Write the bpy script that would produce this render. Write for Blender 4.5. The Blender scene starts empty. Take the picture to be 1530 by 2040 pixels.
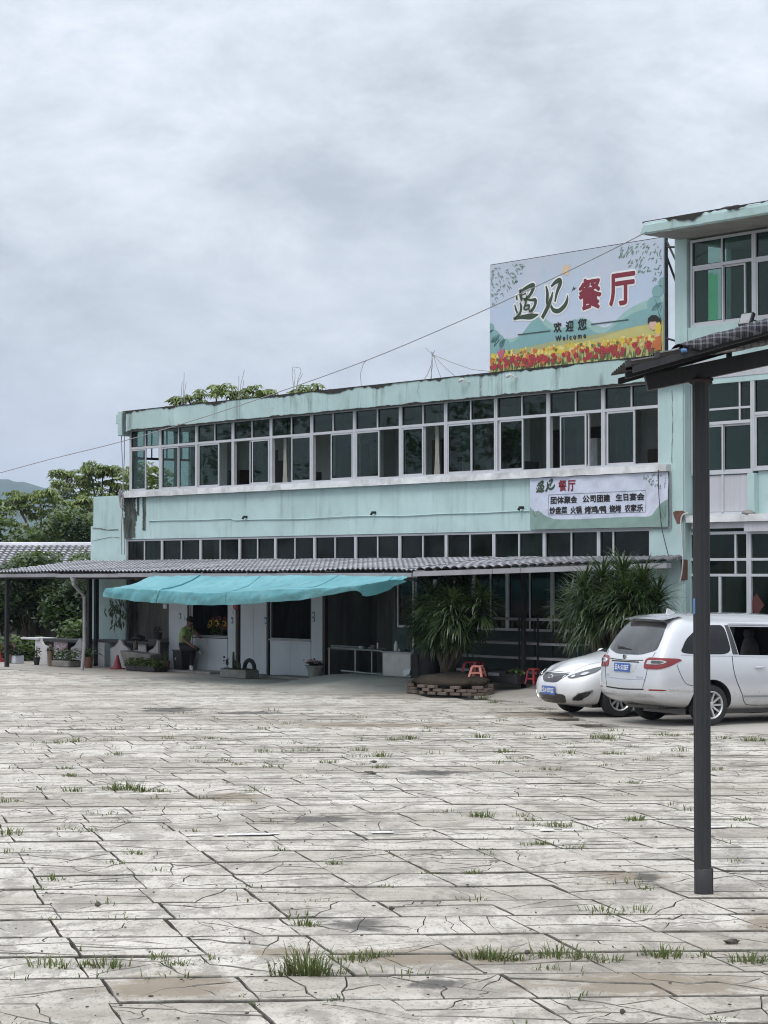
import bpy, bmesh, math, random
from mathutils import Vector, Matrix, noise
from mathutils.bvhtree import BVHTree

random.seed(7)
R = math.radians
scene = bpy.context.scene
C = scene.collection

# ---------------------------------------------------------------- camera
EYE = 2.5                       # the photographer stands a little above the yard
FOC = 4420.0                    # focal length in pixels of the 1530 x 2040 frame
PITCH = math.atan(120 / FOC)
cam = bpy.data.cameras.new('camera')
cam.sensor_fit = 'HORIZONTAL'
cam.sensor_width = 36
cam.lens = 36 * FOC / 1530
cam.clip_start = 0.2
cam.clip_end = 9000
cam_ob = bpy.data.objects.new('camera', cam)
cam_ob.location = (0, 0, EYE)
cam_ob.rotation_euler = (math.pi / 2 + PITCH, 0, 0)
C.objects.link(cam_ob)
scene.camera = cam_ob

# ---------------------------------------------------------------- sky
SUN_EL, SUN_AZ = R(56), R(212)    # azimuth clockwise from +Y: behind the photographer, to the left
world = bpy.data.worlds.new('World')
scene.world = world
world.use_nodes = True
wn, wl = world.node_tree.nodes, world.node_tree.links
wn.clear()
w_out = wn.new('ShaderNodeOutputWorld')
w_bg = wn.new('ShaderNodeBackground')
w_bg.inputs['Strength'].default_value = 0.1
w_tc = wn.new('ShaderNodeTexCoord')
w_sky = wn.new('ShaderNodeTexSky')
w_sky.sky_type = 'NISHITA'
w_sky.sun_disc = False
w_sky.sun_elevation = SUN_EL
w_sky.sun_rotation = SUN_AZ
w_sky.dust_density = 3.0
def wmath(op, a, b=None, c=None):
    n = wn.new('ShaderNodeMath'); n.operation = op
    for i, v in enumerate((a, b, c)):
        if v is None: continue
        if isinstance(v, (int, float)): n.inputs[i].default_value = v
        else: wl.new(v, n.inputs[i])
    return n.outputs[0]
w_sep = wn.new('ShaderNodeSeparateXYZ')
wl.new(w_tc.outputs['Generated'], w_sep.inputs[0])
w_up = wmath('MAXIMUM', w_sep.outputs[2], 0.0)
# a closed cloud deck: soft rolls, drawn out level and slightly tilted
w_map = wn.new('ShaderNodeMapping')
w_map.inputs['Rotation'].default_value = (0, R(-14), 0)
w_map.inputs['Scale'].default_value = (9.0, 3.0, 17.0)
w_map.inputs['Location'].default_value = (1.7, 0.4, 3.1)
wl.new(w_tc.outputs['Generated'], w_map.inputs[0])
w_n1 = wn.new('ShaderNodeTexNoise')
w_n1.inputs['Scale'].default_value = 1.0
w_n1.inputs['Detail'].default_value = 9
w_n1.inputs['Roughness'].default_value = 0.6
w_n1.inputs['Distortion'].default_value = 0.35
wl.new(w_map.outputs[0], w_n1.inputs[0])
w_r = wn.new('ShaderNodeValToRGB')
w_r.color_ramp.elements[0].position = 0.36
w_r.color_ramp.elements[0].color = (5.05, 5.5, 6.15, 1)
w_r.color_ramp.elements[1].position = 0.63
w_r.color_ramp.elements[1].color = (7.9, 8.4, 9.1, 1)
e = w_r.color_ramp.elements.new(0.5); e.color = (6.5, 7.0, 7.7, 1)
w_map2 = wn.new('ShaderNodeMapping')
w_map2.inputs['Rotation'].default_value = (0, R(-20), 0)
w_map2.inputs['Scale'].default_value = (20.0, 6.0, 34.0)
wl.new(w_tc.outputs['Generated'], w_map2.inputs[0])
w_n2 = wn.new('ShaderNodeTexNoise')
w_n2.inputs['Scale'].default_value = 1.0
w_n2.inputs['Detail'].default_value = 8
w_n2.inputs['Roughness'].default_value = 0.62
wl.new(w_map2.outputs[0], w_n2.inputs[0])
wl.new(wmath('ADD', wmath('MULTIPLY', w_n1.outputs[0], 0.66), wmath('MULTIPLY', w_n2.outputs[0], 0.34)), w_r.inputs[0])
# paler, evener towards the horizon
w_hz = wn.new('ShaderNodeMix'); w_hz.data_type = 'RGBA'
w_hf = wmath('POWER', wmath('SUBTRACT', 1.0, wmath('MINIMUM', wmath('MULTIPLY', w_up, 6.2), 1.0)), 1.6)
wl.new(wmath('MULTIPLY', w_hf, 0.8), w_hz.inputs[0])
wl.new(w_r.outputs[0], w_hz.inputs[6])
w_hz.inputs[7].default_value = (7.3, 7.75, 8.8, 1)
# overcast skies grow brighter towards the zenith
w_zen = wmath('ADD', 1.0, wmath('MULTIPLY', wmath('POWER', w_up, 1.4), 1.9))
w_mul = wn.new('ShaderNodeMix'); w_mul.data_type = 'RGBA'; w_mul.blend_type = 'MULTIPLY'
w_mul.inputs[0].default_value = 1.0
wl.new(w_hz.outputs[2], w_mul.inputs[6])
wl.new(w_zen, w_mul.inputs[7])
w_mix = wn.new('ShaderNodeMix'); w_mix.data_type = 'RGBA'
w_mix.inputs[0].default_value = 0.05
wl.new(w_mul.outputs[2], w_mix.inputs[6])
wl.new(w_sky.outputs[0], w_mix.inputs[7])
wl.new(w_mix.outputs[2], w_bg.inputs[0])
wl.new(w_bg.outputs[0], w_out.inputs[0])

# ---------------------------------------------------------------- sun through the cloud
sun = bpy.data.lights.new('sun', 'SUN')
sun.energy = 1.5
sun.angle = R(24)
sun.color = (1.0, 0.96, 0.9)
sun_ob = bpy.data.objects.new('sun', sun)
sd = Vector((math.sin(SUN_AZ) * math.cos(SUN_EL), math.cos(SUN_AZ) * math.cos(SUN_EL), math.sin(SUN_EL)))
sun_ob.rotation_euler = sd.to_track_quat('Z', 'Y').to_euler()
sun_ob.location = (0, 20, 60)
C.objects.link(sun_ob)

scene.view_settings.view_transform = 'Standard'
scene.view_settings.look = 'None'
scene.view_settings.exposure = -0.03
scene.view_settings.gamma = 1.0
scene.render.engine = 'CYCLES'
scene.cycles.use_denoising = True
scene.cycles.filter_width = 1.1
scene.cycles.max_bounces = 6
scene.cycles.diffuse_bounces = 3
scene.cycles.transparent_max_bounces = 12
scene.cycles.volume_bounces = 0
scene.cycles.caustics_reflective = False
scene.cycles.caustics_refractive = False
scene.cycles.sample_clamp_indirect = 6

# ---------------------------------------------------------------- measuring helpers
# The facade is a vertical plane through P0, its level lines run along D (to the right and nearer), N points into the building.
def ray(px, py):
    u, v = px - 765.0, 1020.0 - py
    c, s = math.cos(PITCH), math.sin(PITCH)
    return Vector((u, FOC * c - v * s, FOC * s + v * c))
def gnd(px, py, z=0.0):
    d = ray(px, py); k = (z - EYE) / d.z
    return Vector((d.x * k, d.y * k, z))
def at(px, py, Y):
    d = ray(px, py); k = Y / d.y
    return Vector((d.x * k, Y, EYE + d.z * k))
P0 = gnd(650, 1353)
D = Vector((3560, -4420, 0)).normalized()
N = Vector((-D.y, D.x, 0))
FR = {'W': Matrix.Identity(4),
      'F': Matrix.Translation(P0) @ Matrix.Rotation(math.atan2(D.y, D.x), 4, 'Z')}
FI = FR['F'].inverted()
def hit(px, py, t=0.0):
    """(s, z) where a line of sight meets the plane t metres behind the facade"""
    d = ray(px, py); o = Vector((0, 0, EYE))
    k = ((P0 + N * t - o).dot(N)) / d.dot(N)
    p = FI @ (o + d * k)
    return p.x, p.z
def sx(px, t=0.0, py=1100):
    return hit(px, py, t)[0]
def loc(px, py):
    """facade coordinates of a point on the ground"""
    return FI @ gnd(px, py)
def fw(s, t, z=0.0):
    return FR['F'] @ Vector((s, t, z))

# ---------------------------------------------------------------- mesh helpers
OFF = {}
def tag(o, label=None, cat=None, group=None, kind=None):
    if label: o['label'] = label
    if cat: o['category'] = cat
    if group: o['group'] = group
    if kind: o['kind'] = kind
    return o
def thing(name, label, cat, loc=(0, 0, 0), frame='F', rot=None, group=None):
    o = bpy.data.objects.new(name, None)
    o.empty_display_size = 0.2
    m = FR[frame] @ Matrix.Translation(Vector(loc))
    if rot is not None:
        m = m @ (Matrix.Rotation(rot, 4, 'Z') if isinstance(rot, (int, float)) else rot)
        OFF[o.name] = Vector((0, 0, 0))
    C.objects.link(o)
    o.matrix_world = m
    OFF[o.name] = Vector((0, 0, 0)) if rot is not None else Vector(loc)
    return tag(o, label, cat, group)

class MB:
    def __init__(s):
        s.v, s.f, s.m = [], [], []
        s.cur = 0
    def add(s, vs, fs):
        b = len(s.v)
        s.v += [tuple(v) for v in vs]
        s.f += [tuple(b + i for i in f) for f in fs]
        s.m += [s.cur] * len(fs)
        return s
    def box(s, x0, x1, y0, y1, z0, z1):
        return s.add([(x0, y0, z0), (x1, y0, z0), (x1, y1, z0), (x0, y1, z0), (x0, y0, z1), (x1, y0, z1), (x1, y1, z1), (x0, y1, z1)],
                     [(0, 3, 2, 1), (4, 5, 6, 7), (0, 1, 5, 4), (1, 2, 6, 5), (2, 3, 7, 6), (3, 0, 4, 7)])
    def obox(s, M, x0, x1, y0, y1, z0, z1):
        b = MB().box(x0, x1, y0, y1, z0, z1)
        return s.add([M @ Vector(v) for v in b.v], b.f)
    def poly(s, pts):
        return s.add(pts, [tuple(range(len(pts)))])
    def prism(s, pts, axis, a, b):
        """polygon in two axes extruded along the third ('x','y','z')"""
        def put(p, c):
            return {'x': (c, p[0], p[1]), 'y': (p[0], c, p[1]), 'z': (p[0], p[1], c)}[axis]
        n = len(pts)
        return s.add([put(p, a) for p in pts] + [put(p, b) for p in pts],
                     [tuple(range(n))[::-1], tuple(range(n, 2 * n))] + [(i, (i + 1) % n, n + (i + 1) % n, n + i) for i in range(n)])
    def tube(s, pts, r, n=8, cap=True):
        pts = [Vector(p) for p in pts]
        rs = r if isinstance(r, (list, tuple)) else [r] * len(pts)
        rings = []; up = Vector((0, 0, 1)); prev = None
        for i, p in enumerate(pts):
            d = (pts[min(i + 1, len(pts) - 1)] - pts[max(i - 1, 0)])
            d = d.normalized() if d.length > 1e-9 else Vector((0, 0, 1))
            if prev is None:
                a = d.cross(up if abs(d.z) < 0.9 else Vector((1, 0, 0))).normalized()
            else:
                a = (prev - d * prev.dot(d)); a = a.normalized() if a.length > 1e-6 else d.orthogonal().normalized()
            prev = a; b = d.cross(a)
            rings.append([p + (a * math.cos(2 * math.pi * k / n) + b * math.sin(2 * math.pi * k / n)) * rs[i] for k in range(n)])
        vs = [q for g in rings for q in g]; fs = []
        for i in range(len(pts) - 1):
            for k in range(n):
                fs.append((i * n + k, i * n + (k + 1) % n, (i + 1) * n + (k + 1) % n, (i + 1) * n + k))
        if cap:
            fs.append(tuple(range(n))[::-1]); fs.append(tuple(range((len(pts) - 1) * n, len(pts) * n)))
        return s.add(vs, fs)
    def lathe(s, prof, n=16, c=(0, 0, 0), M=None, cap=True):
        """prof: (radius, z) from bottom to top, about the z axis"""
        vs = []; fs = []
        for r, z in prof:
            for k in range(n):
                a = 2 * math.pi * k / n
                p = Vector((r * math.cos(a), r * math.sin(a), z))
                vs.append((M @ p if M else p) + Vector(c))
        for i in range(len(prof) - 1):
            for k in range(n):
                fs.append((i * n + k, i * n + (k + 1) % n, (i + 1) * n + (k + 1) % n, (i + 1) * n + k))
        if cap: fs.append(tuple(range(n))[::-1]); fs.append(tuple(range((len(prof) - 1) * n, len(prof) * n)))
        return s.add(vs, fs)
    def grid(s, nu, nv, fn):
        vs = [fn(i / nu, j / nv) for j in range(nv + 1) for i in range(nu + 1)]
        fs = [(j * (nu + 1) + i, j * (nu + 1) + i + 1, (j + 1) * (nu + 1) + i + 1, (j + 1) * (nu + 1) + i) for j in range(nv) for i in range(nu)]
        return s.add(vs, fs)
    def blob(s, c, r, nu=10, nv=7, amp=0.0, seed=0, M=None):
        """rounded lump; r is a triple of radii"""
        c = Vector(c); vs = []; fs = []
        for j in range(nv + 1):
            th = math.pi * j / nv
            for i in range(nu):
                ph = 2 * math.pi * i / nu
                d = Vector((math.sin(th) * math.cos(ph), math.sin(th) * math.sin(ph), math.cos(th)))
                k = 1 + amp * noise.noise(d * 1.7 + Vector((seed * 3.1, seed * 1.7, seed)))
                p = Vector((d.x * r[0], d.y * r[1], d.z * r[2])) * k
                vs.append((M @ p if M else p) + c)
        for j in range(nv):
            for i in range(nu):
                fs.append((j * nu + i, (j + 1) * nu + i, (j + 1) * nu + (i + 1) % nu, j * nu + (i + 1) % nu))
        return s.add(vs, fs)
    def build(s, name, mats, parent=None, at=(0, 0, 0), frame='F', smooth=False, label=None, cat=None, group=None, kind=None, bevel=0, mesh=None):
        off = OFF[parent.name] if parent is not None else Vector(at)
        me = bpy.data.meshes.new(name)
        me.from_pydata([(v[0] - off.x, v[1] - off.y, v[2] - off.z) for v in s.v], [], s.f)
        for m in (mats if isinstance(mats, (list, tuple)) else [mats]):
            me.materials.append(m)
        if any(s.m): me.polygons.foreach_set('material_index', s.m)
        if smooth:
            me.polygons.foreach_set('use_smooth', [True] * len(me.polygons))
            if smooth is not True: me.set_sharp_from_angle(angle=R(smooth))
        me.update()
        o = bpy.data.objects.new(name, me)
        C.objects.link(o)
        if parent is not None: o.parent = parent
        else: o.matrix_world = FR[frame] @ Matrix.Translation(Vector(at))
        OFF[o.name] = Vector(off)
        if bevel:
            b = o.modifiers.new('bevel', 'BEVEL'); b.width = bevel; b.segments = 2; b.limit_method = 'ANGLE'
        return tag(o, label, cat, group, kind)

def put_mesh(o_src, name, parent=None, matrix=None):
    o = bpy.data.objects.new(name, o_src.data)
    C.objects.link(o)
    if parent is not None: o.parent = parent; OFF[o.name] = OFF[parent.name]
    if matrix is not None: o.matrix_local = matrix
    return o
def copy_tree(o, parent=None):
    c = o.copy(); C.objects.link(c); c.parent = parent
    OFF[c.name] = OFF.get(o.name, Vector((0, 0, 0)))
    for ch in o.children: copy_tree(ch, c)
    return c
def spline(pts, n=6):
    """Catmull-Rom through tuples of any length"""
    out = []; P = [pts[0]] + list(pts) + [pts[-1]]
    for i in range(1, len(P) - 2):
        a, b, c, d = P[i - 1], P[i], P[i + 1], P[i + 2]
        for k in range(n):
            t = k / n
            out.append(tuple(0.5 * (2 * b[j] + (c[j] - a[j]) * t + (2 * a[j] - 5 * b[j] + 4 * c[j] - d[j]) * t * t + (3 * b[j] - a[j] - 3 * c[j] + d[j]) * t ** 3) for j in range(len(b))))
    out.append(tuple(pts[-1]))
    return out

# ---------------------------------------------------------------- materials
def srgb(r, g, b):
    f = lambda c: (c / 255 / 12.92) if c <= 10 else ((c / 255 + 0.055) / 1.055) ** 2.4
    return (f(r), f(g), f(b))
class NT:
    """small node-tree builder"""
    def __init__(s, name):
        s.mat = bpy.data.materials.new(name); s.mat.use_nodes = True
        s.n, s.l = s.mat.node_tree.nodes, s.mat.node_tree.links
        s.bs = s.n['Principled BSDF']; s.out = s.n['Material Output']
    def new(s, t, **kw):
        n = s.n.new(t)
        for k, v in kw.items(): setattr(n, k, v)
        return n
    def put(s, sock, v):
        if isinstance(v, bpy.types.NodeSocket): s.l.new(v, sock)
        elif isinstance(v, (tuple, list)) and len(v) == 3 and sock.type == 'RGBA': sock.default_value = (*v, 1)
        else: sock.default_value = v
    def math(s, op, a, b=None, c=None, clamp=False):
        n = s.new('ShaderNodeMath', operation=op); n.use_clamp = clamp
        for i, v in enumerate((a, b, c)):
            if v is not None: s.put(n.inputs[i], v)
        return n.outputs[0]
    def co(s, kind='Object', scale=(1, 1, 1), rot=(0, 0, 0), locn=(0, 0, 0)):
        if kind == 'World': o = s.new('ShaderNodeNewGeometry').outputs['Position']
        else: o = s.new('ShaderNodeTexCoord').outputs[kind]
        m = s.new('ShaderNodeMapping')
        m.inputs['Scale'].default_value = scale; m.inputs['Rotation'].default_value = rot; m.inputs['Location'].default_value = locn
        s.l.new(o, m.inputs[0]); return m.outputs[0]
    def noise(s, vec, scale, detail=4, rough=0.55, dist=0.0):
        n = s.new('ShaderNodeTexNoise')
        n.inputs['Scale'].default_value = scale; n.inputs['Detail'].default_value = detail
        n.inputs['Roughness'].default_value = rough; n.inputs['Distortion'].default_value = dist
        s.l.new(vec, n.inputs[0]); return n.outputs[0]
    def ramp(s, f, stops):
        n = s.new('ShaderNodeValToRGB'); r = n.color_ramp
        while len(r.elements) < len(stops): r.elements.new(0.5)
        for e_, (p, c) in zip(r.elements, stops):
            e_.position = p; e_.color = (*c, 1) if isinstance(c, (tuple, list)) else (c, c, c, 1)
        s.l.new(f, n.inputs[0]); return n.outputs[0]
    def mix(s, f, a, b, blend='MIX'):
        n = s.new('ShaderNodeMix', data_type='RGBA', blend_type=blend)
        s.put(n.inputs[0], f); s.put(n.inputs[6], a); s.put(n.inputs[7], b)
        return n.outputs[2]
    def bump(s, h, strength=0.3, dist=0.02):
        n = s.new('ShaderNodeBump'); n.inputs['Strength'].default_value = strength; n.inputs['Distance'].default_value = dist
        s.l.new(h, n.inputs['Height']); s.l.new(n.outputs[0], s.bs.inputs['Normal'])
    def rand(s):
        return s.new('ShaderNodeNewGeometry').outputs['Random Per Island']
    def orand(s):
        return s.new('ShaderNodeObjectInfo').outputs['Random']
    def set(s, **kw):
        for k, v in kw.items(): s.put(s.bs.inputs[k.replace('_', ' ')], v)
        return s
def pm(name, c, var=0.12, scale=6.0, rough=0.7, bump=0.0, metal=0.0, coat=0.0, kind='Object', spec=0.5, dirt=None, dirt_amt=0.0, stretch=(1, 1, 1)):
    """painted, plastic, stone or metal surface: base colour with mottling, optional dirt and fine relief"""
    t = NT(name)
    v = t.co(kind, stretch)
    n1 = t.noise(v, scale, 5, 0.6)
    lo = tuple(x * (1 - var) for x in c); hi = tuple(min(1, x * (1 + var)) for x in c)
    col = t.ramp(n1, [(0.25, lo), (0.75, hi)])
    if dirt is not None:
        n2 = t.noise(v, scale * 0.37, 6, 0.65, 0.5)
        m = t.math('MULTIPLY', t.ramp(n2, [(0.45, 0.0), (0.68, 1.0)]), dirt_amt)
        col = t.mix(m, col, dirt)
    t.set(Base_Color=col, Roughness=t.math('ADD', rough - 0.06, t.math('MULTIPLY', n1, 0.12)), Metallic=metal)
    t.bs.inputs['Specular IOR Level'].default_value = spec
    if coat: t.bs.inputs['Coat Weight'].default_value = coat; t.bs.inputs['Coat Roughness'].default_value = 0.06
    if bump: t.bump(t.noise(v, scale * 5, 4, 0.6), bump, 0.01)
    return t.mat
def leafm(name, c1, c2, rough=0.5, trans=0.35):
    t = NT(name)
    col = t.mix(t.rand(), c1, c2)
    t.set(Base_Color=col, Roughness=rough)
    tr = t.new('ShaderNodeBsdfTranslucent'); t.put(tr.inputs[0], t.mix(0.5, col, (0.25, 0.4, 0.05)))
    ms = t.new('ShaderNodeMixShader'); ms.inputs[0].default_value = trans
    t.l.new(t.bs.outputs[0], ms.inputs[1]); t.l.new(tr.outputs[0], ms.inputs[2]); t.l.new(ms.outputs[0], t.out.inputs[0])
    return t.mat
def glassm(name, tint, gloss=1.0, rough=0.02, dirt=0.06, ior=1.5):
    """thin pane: tinted see-through, mirror by Fresnel, a film of dust"""
    t = NT(name)
    tr = t.new('ShaderNodeBsdfTransparent'); t.put(tr.inputs[0], tint)
    gl = t.new('ShaderNodeBsdfGlossy'); gl.inputs['Roughness'].default_value = rough
    t.put(gl.inputs[0], (0.9, 0.95, 0.93))
    lw = t.new('ShaderNodeLayerWeight'); lw.inputs[0].default_value = .5
    fr = t.math('ADD', .04, t.math('MULTIPLY', t.math('POWER', lw.outputs['Facing'], 5.0), .96))
    a = t.new('ShaderNodeMixShader'); t.l.new(t.math('MULTIPLY', fr, gloss, clamp=True), a.inputs[0])
    t.l.new(tr.outputs[0], a.inputs[1]); t.l.new(gl.outputs[0], a.inputs[2])
    df = t.new('ShaderNodeBsdfDiffuse'); t.put(df.inputs[0], (0.32, 0.34, 0.33))
    v = t.co('Object', (1, 1, 0.5))
    sp = t.ramp(t.noise(t.co('Object', (9, 9, 4)), 3.0, 3, 0.6), [(0.66, 0.0), (0.72, 1.0)])
    d = t.math('ADD', t.math('MULTIPLY', t.ramp(t.noise(v, 1.6, 5, 0.7, 0.8), [(0.4, 0.0), (0.75, 1.0)]), dirt), t.math('MULTIPLY', sp, dirt * 1.2))
    b = t.new('ShaderNodeMixShader'); t.l.new(d, b.inputs[0])
    t.l.new(a.outputs[0], b.inputs[1]); t.l.new(df.outputs[0], b.inputs[2]); t.l.new(b.outputs[0], t.out.inputs[0])
    t.n.remove(t.bs)
    return t.mat

MINT = (0.465, 0.615, 0.61)
def wallm(name, base, streak=0.34, patch=0.6):
    t = NT(name)
    v = t.co('Object')
    big = t.noise(v, 0.7, 5, 0.6, 0.4)
    col = t.ramp(big, [(0.3, tuple(x * 0.84 for x in base)), (0.7, tuple(min(1, x * 1.08) for x in base))])
    fine = t.noise(v, 26, 4, 0.6)
    col = t.mix(t.ramp(fine, [(0.3, 0.14), (0.7, 0.0)]), col, tuple(x * 0.75 for x in base))
    # rain streaks run down, grey green
    st = t.noise(t.co('Object', (2.6, 2.6, 0.22)), 1.6, 7, 0.7, 0.35)
    m2 = t.noise(v, 0.9, 3)
    sm = t.math('MULTIPLY', t.math('MULTIPLY', t.ramp(st, [(0.50, 0.0), (0.66, 1.0)]), t.ramp(m2, [(0.42, 0.0), (0.6, 1.0)])), streak)
    col = t.mix(sm, col, (0.10, 0.125, 0.115))
    # flaked paint shows the grey render
    pk = t.ramp(t.noise(v, 3.3, 7, 0.72, 0.6), [(0.635, 0.0), (0.66, 1.0)])
    col = t.mix(t.math('MULTIPLY', pk, patch), col, (0.42, 0.44, 0.41))
    t.set(Base_Color=col, Roughness=0.86)
    t.bump(t.math('ADD', fine, t.math('MULTIPLY', pk, -0.6)), 0.35, 0.008)
    return t
M = {}
M['mint'] = wallm('mint_paint', MINT).mat
M['mint_clean'] = wallm('mint_paint_upper', MINT, 0.15, 0.3).mat
# parapet: sooty along the top edge, mould running down from it
t = wallm('mint_parapet', tuple(x * 0.93 for x in MINT), 0.8, 0.8)
M['mint_parapet'] = t.mat
t = wallm('mint_mould', MINT, 0.5, 0.5)
mo = t.ramp(t.noise(t.co('Object', (1.6, 1.6, .55), locn=(.6, 0, .4)), 1.9, 7, 0.7, 0.6), [(0.37, 0.0), (0.50, 1.0)])
old = t.bs.inputs['Base Color'].links[0].from_socket
t.set(Base_Color=t.mix(t.math('MULTIPLY', mo, 0.9), old, (0.022, 0.026, 0.022)))
M['mould'] = t.mat
M['ledge'] = pm('ledge_white', (0.72, 0.73, 0.74), 0.1, 3, 0.8, 0.3, dirt=(0.16, 0.15, 0.14), dirt_amt=0.55)
M['soot_black'] = pm('broken_edge', (0.03, 0.028, 0.026), 0.5, 9, 0.95, 0.6)
M['alu'] = pm('window_aluminium', (0.56, 0.57, 0.6), 0.08, 4, 0.42, metal=0.25)
M['alu_dark'] = pm('aged_aluminium', (0.33, 0.34, 0.36), 0.15, 4, 0.5, metal=0.25)
M['gasket'] = pm('rubber_black', (0.012, 0.012, 0.013), 0.2, 8, 0.6)
M['glass'] = glassm('green_glass', (0.45, 0.57, 0.53), .9, .015, .02)
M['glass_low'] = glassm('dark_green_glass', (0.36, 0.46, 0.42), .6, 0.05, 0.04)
M['glass_green'] = glassm('bright_green_glass', (0.62, 0.97, 0.72), 0.5)
M['plaster'] = pm('plaster_grey', (0.62, 0.63, 0.63), 0.08, 2, 0.9)
M['plaster_mint'] = pm('plaster_mint', (0.50, 0.62, 0.58), 0.08, 2, 0.9)
M['ceiling'] = pm('ceiling_white', (0.55, 0.55, 0.54), 0.1, 2, 0.9, dirt=(0.2, 0.2, 0.18), dirt_amt=0.4)
M['floor_in'] = pm('floor_tile', (0.3, 0.29, 0.27), 0.1, 2, 0.6)
M['door_brown'] = pm('door_brown', (0.045, 0.024, 0.014), 0.3, 5, 0.45, stretch=(6, 6, 0.6))
M['shade_wall'] = pm('mint_wall_in_shade', (0.075, 0.10, 0.095), 0.2, 2, 0.9)  # mint wall darkened: the shade under the awning is put into its colour
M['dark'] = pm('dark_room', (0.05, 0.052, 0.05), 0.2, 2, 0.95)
M['white_panel'] = pm('white_panel', (0.55, 0.59, 0.64), 0.05, 1.2, 0.45, dirt=(0.34, 0.34, 0.34), dirt_amt=0.35)
M['black_metal'] = pm('black_metal', (0.016, 0.017, 0.019), 0.3, 6, 0.5, 0.1)
M['rust'] = pm('rusty_steel', (0.035, 0.032, 0.034), 0.35, 9, 0.62, 0.3, dirt=(0.11, 0.045, 0.02), dirt_amt=0.5, metal=0.2)
M['steel'] = pm('stainless_steel', (0.42, 0.42, 0.42), 0.1, 5, 0.38, metal=0.7, dirt=(0.2, 0.19, 0.17), dirt_amt=0.5)
M['concrete'] = pm('concrete_grey', (0.30, 0.29, 0.275), 0.16, 3, 0.92, 0.4, dirt=(0.14, 0.125, 0.105), dirt_amt=0.5)
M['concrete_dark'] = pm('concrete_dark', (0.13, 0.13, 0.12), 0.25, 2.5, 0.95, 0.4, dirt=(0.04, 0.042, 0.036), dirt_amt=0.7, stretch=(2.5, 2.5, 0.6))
M['gutter'] = pm('grey_gutter', (0.30, 0.30, 0.325), 0.1, 2, 0.5, dirt=(0.12, 0.12, 0.12), dirt_amt=0.4)
M['pvc'] = pm('pvc_white', (0.66, 0.65, 0.64), 0.07, 4, 0.45, dirt=(0.3, 0.28, 0.25), dirt_amt=0.35)
M['wire'] = pm('wire_black', (0.03, 0.03, 0.032), 0.2, 9, 0.6)
M['wire_grey'] = pm('wire_grey', (0.28, 0.27, 0.27), 0.2, 9, 0.6)
M['terracotta'] = pm('terracotta', (0.20, 0.095, 0.06), 0.2, 7, 0.85, 0.3, dirt=(0.10, 0.08, 0.065), dirt_amt=0.6)
M['soil'] = pm('soil', (0.055, 0.042, 0.03), 0.4, 20, 1.0, 0.8)
M['red_plastic'] = pm('red_plastic', (0.26, 0.025, 0.035), 0.12, 5, 0.45)
M['pink_plastic'] = pm('pink_plastic', (0.40, 0.15, 0.12), 0.1, 5, 0.5)
M['rubber'] = pm('tyre_rubber', (0.018, 0.018, 0.019), 0.25, 12, 0.8, 0.2)

# ================================================================ GROUND
t = NT('earth')
v = t.co('World')
c = t.ramp(t.noise(v, 0.25, 6, 0.65), [(0.3, (0.075, 0.075, 0.045)), (0.7, (0.14, 0.125, 0.085))])
t.set(Base_Color=c, Roughness=1.0); t.bump(t.noise(v, 4, 5), 0.5, 0.05)
M['earth'] = t.mat
MB().poly([(-4000, -300, -0.09), (4000, -300, -0.09), (4000, 5000, -0.09), (-4000, 5000, -0.09)]).build('ground', M['earth'], frame='W', kind='structure')

def stains(t, col, spots, tint, amt):
    """dirt washed together in patches: ragged, each with its place and reach on the ground (metres)"""
    v = t.co('World')
    rag = t.noise(t.co('World', (1, 1, 1)), 3.2, 7, 0.7, 0.6)
    tot = None
    for (x, y, rx, ry) in spots:
        m = t.new('ShaderNodeMapping'); m.vector_type = 'TEXTURE'
        m.inputs['Location'].default_value = (x, y, 0); m.inputs['Scale'].default_value = (rx, ry, 50)
        t.l.new(v, m.inputs[0])
        ln = t.new('ShaderNodeVectorMath', operation='LENGTH'); t.l.new(m.outputs[0], ln.inputs[0])
        k = t.math('SUBTRACT', 1.0, ln.outputs['Value'])
        tot = k if tot is None else t.math('MAXIMUM', tot, k)
    msk = t.ramp(t.math('ADD', tot, t.math('MULTIPLY', t.math('SUBTRACT', rag, 0.5), 2.4)), [(0.12, 0.0), (0.55, 1.0)])
    return t.mix(t.math('MULTIPLY', msk, amt), col, tint)
def spot(px, py, wpx, hpx):
    g = gnd(px, py); a = gnd(px, py - hpx / 2); b = gnd(px, py + hpx / 2)
    return (g.x, g.y, wpx / 2 * g.y / FOC, abs(a.y - b.y) / 2)
mud = [spot(330, 1962, 360, 70), spot(850, 1905, 500, 46), spot(1300, 1962, 620, 60), spot(470, 1588, 160, 26), spot(560, 1900, 200, 30), spot(1240, 1745, 260, 26), spot(1520, 1840, 120, 60), spot(760, 1445, 500, 14), spot(1100, 1425, 300, 20)]
grit = [spot(720, 1840, 190, 36), spot(640, 1632, 190, 20), spot(340, 1414, 170, 14), spot(890, 1960, 160, 28), spot(500, 1420, 160, 8), spot(860, 1540, 200, 12), spot(1290, 1748, 60, 40)]
t = NT('stone_slab')
v = t.co('World')
r = t.rand()
base = t.ramp(t.noise(v, 1.3, 6, 0.62), [(0.3, (0.45, 0.415, 0.365)), (0.7, (0.655, 0.615, 0.555))])
base = t.mix(t.math('MULTIPLY', r, 0.45), base, (0.43, 0.39, 0.335))
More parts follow.
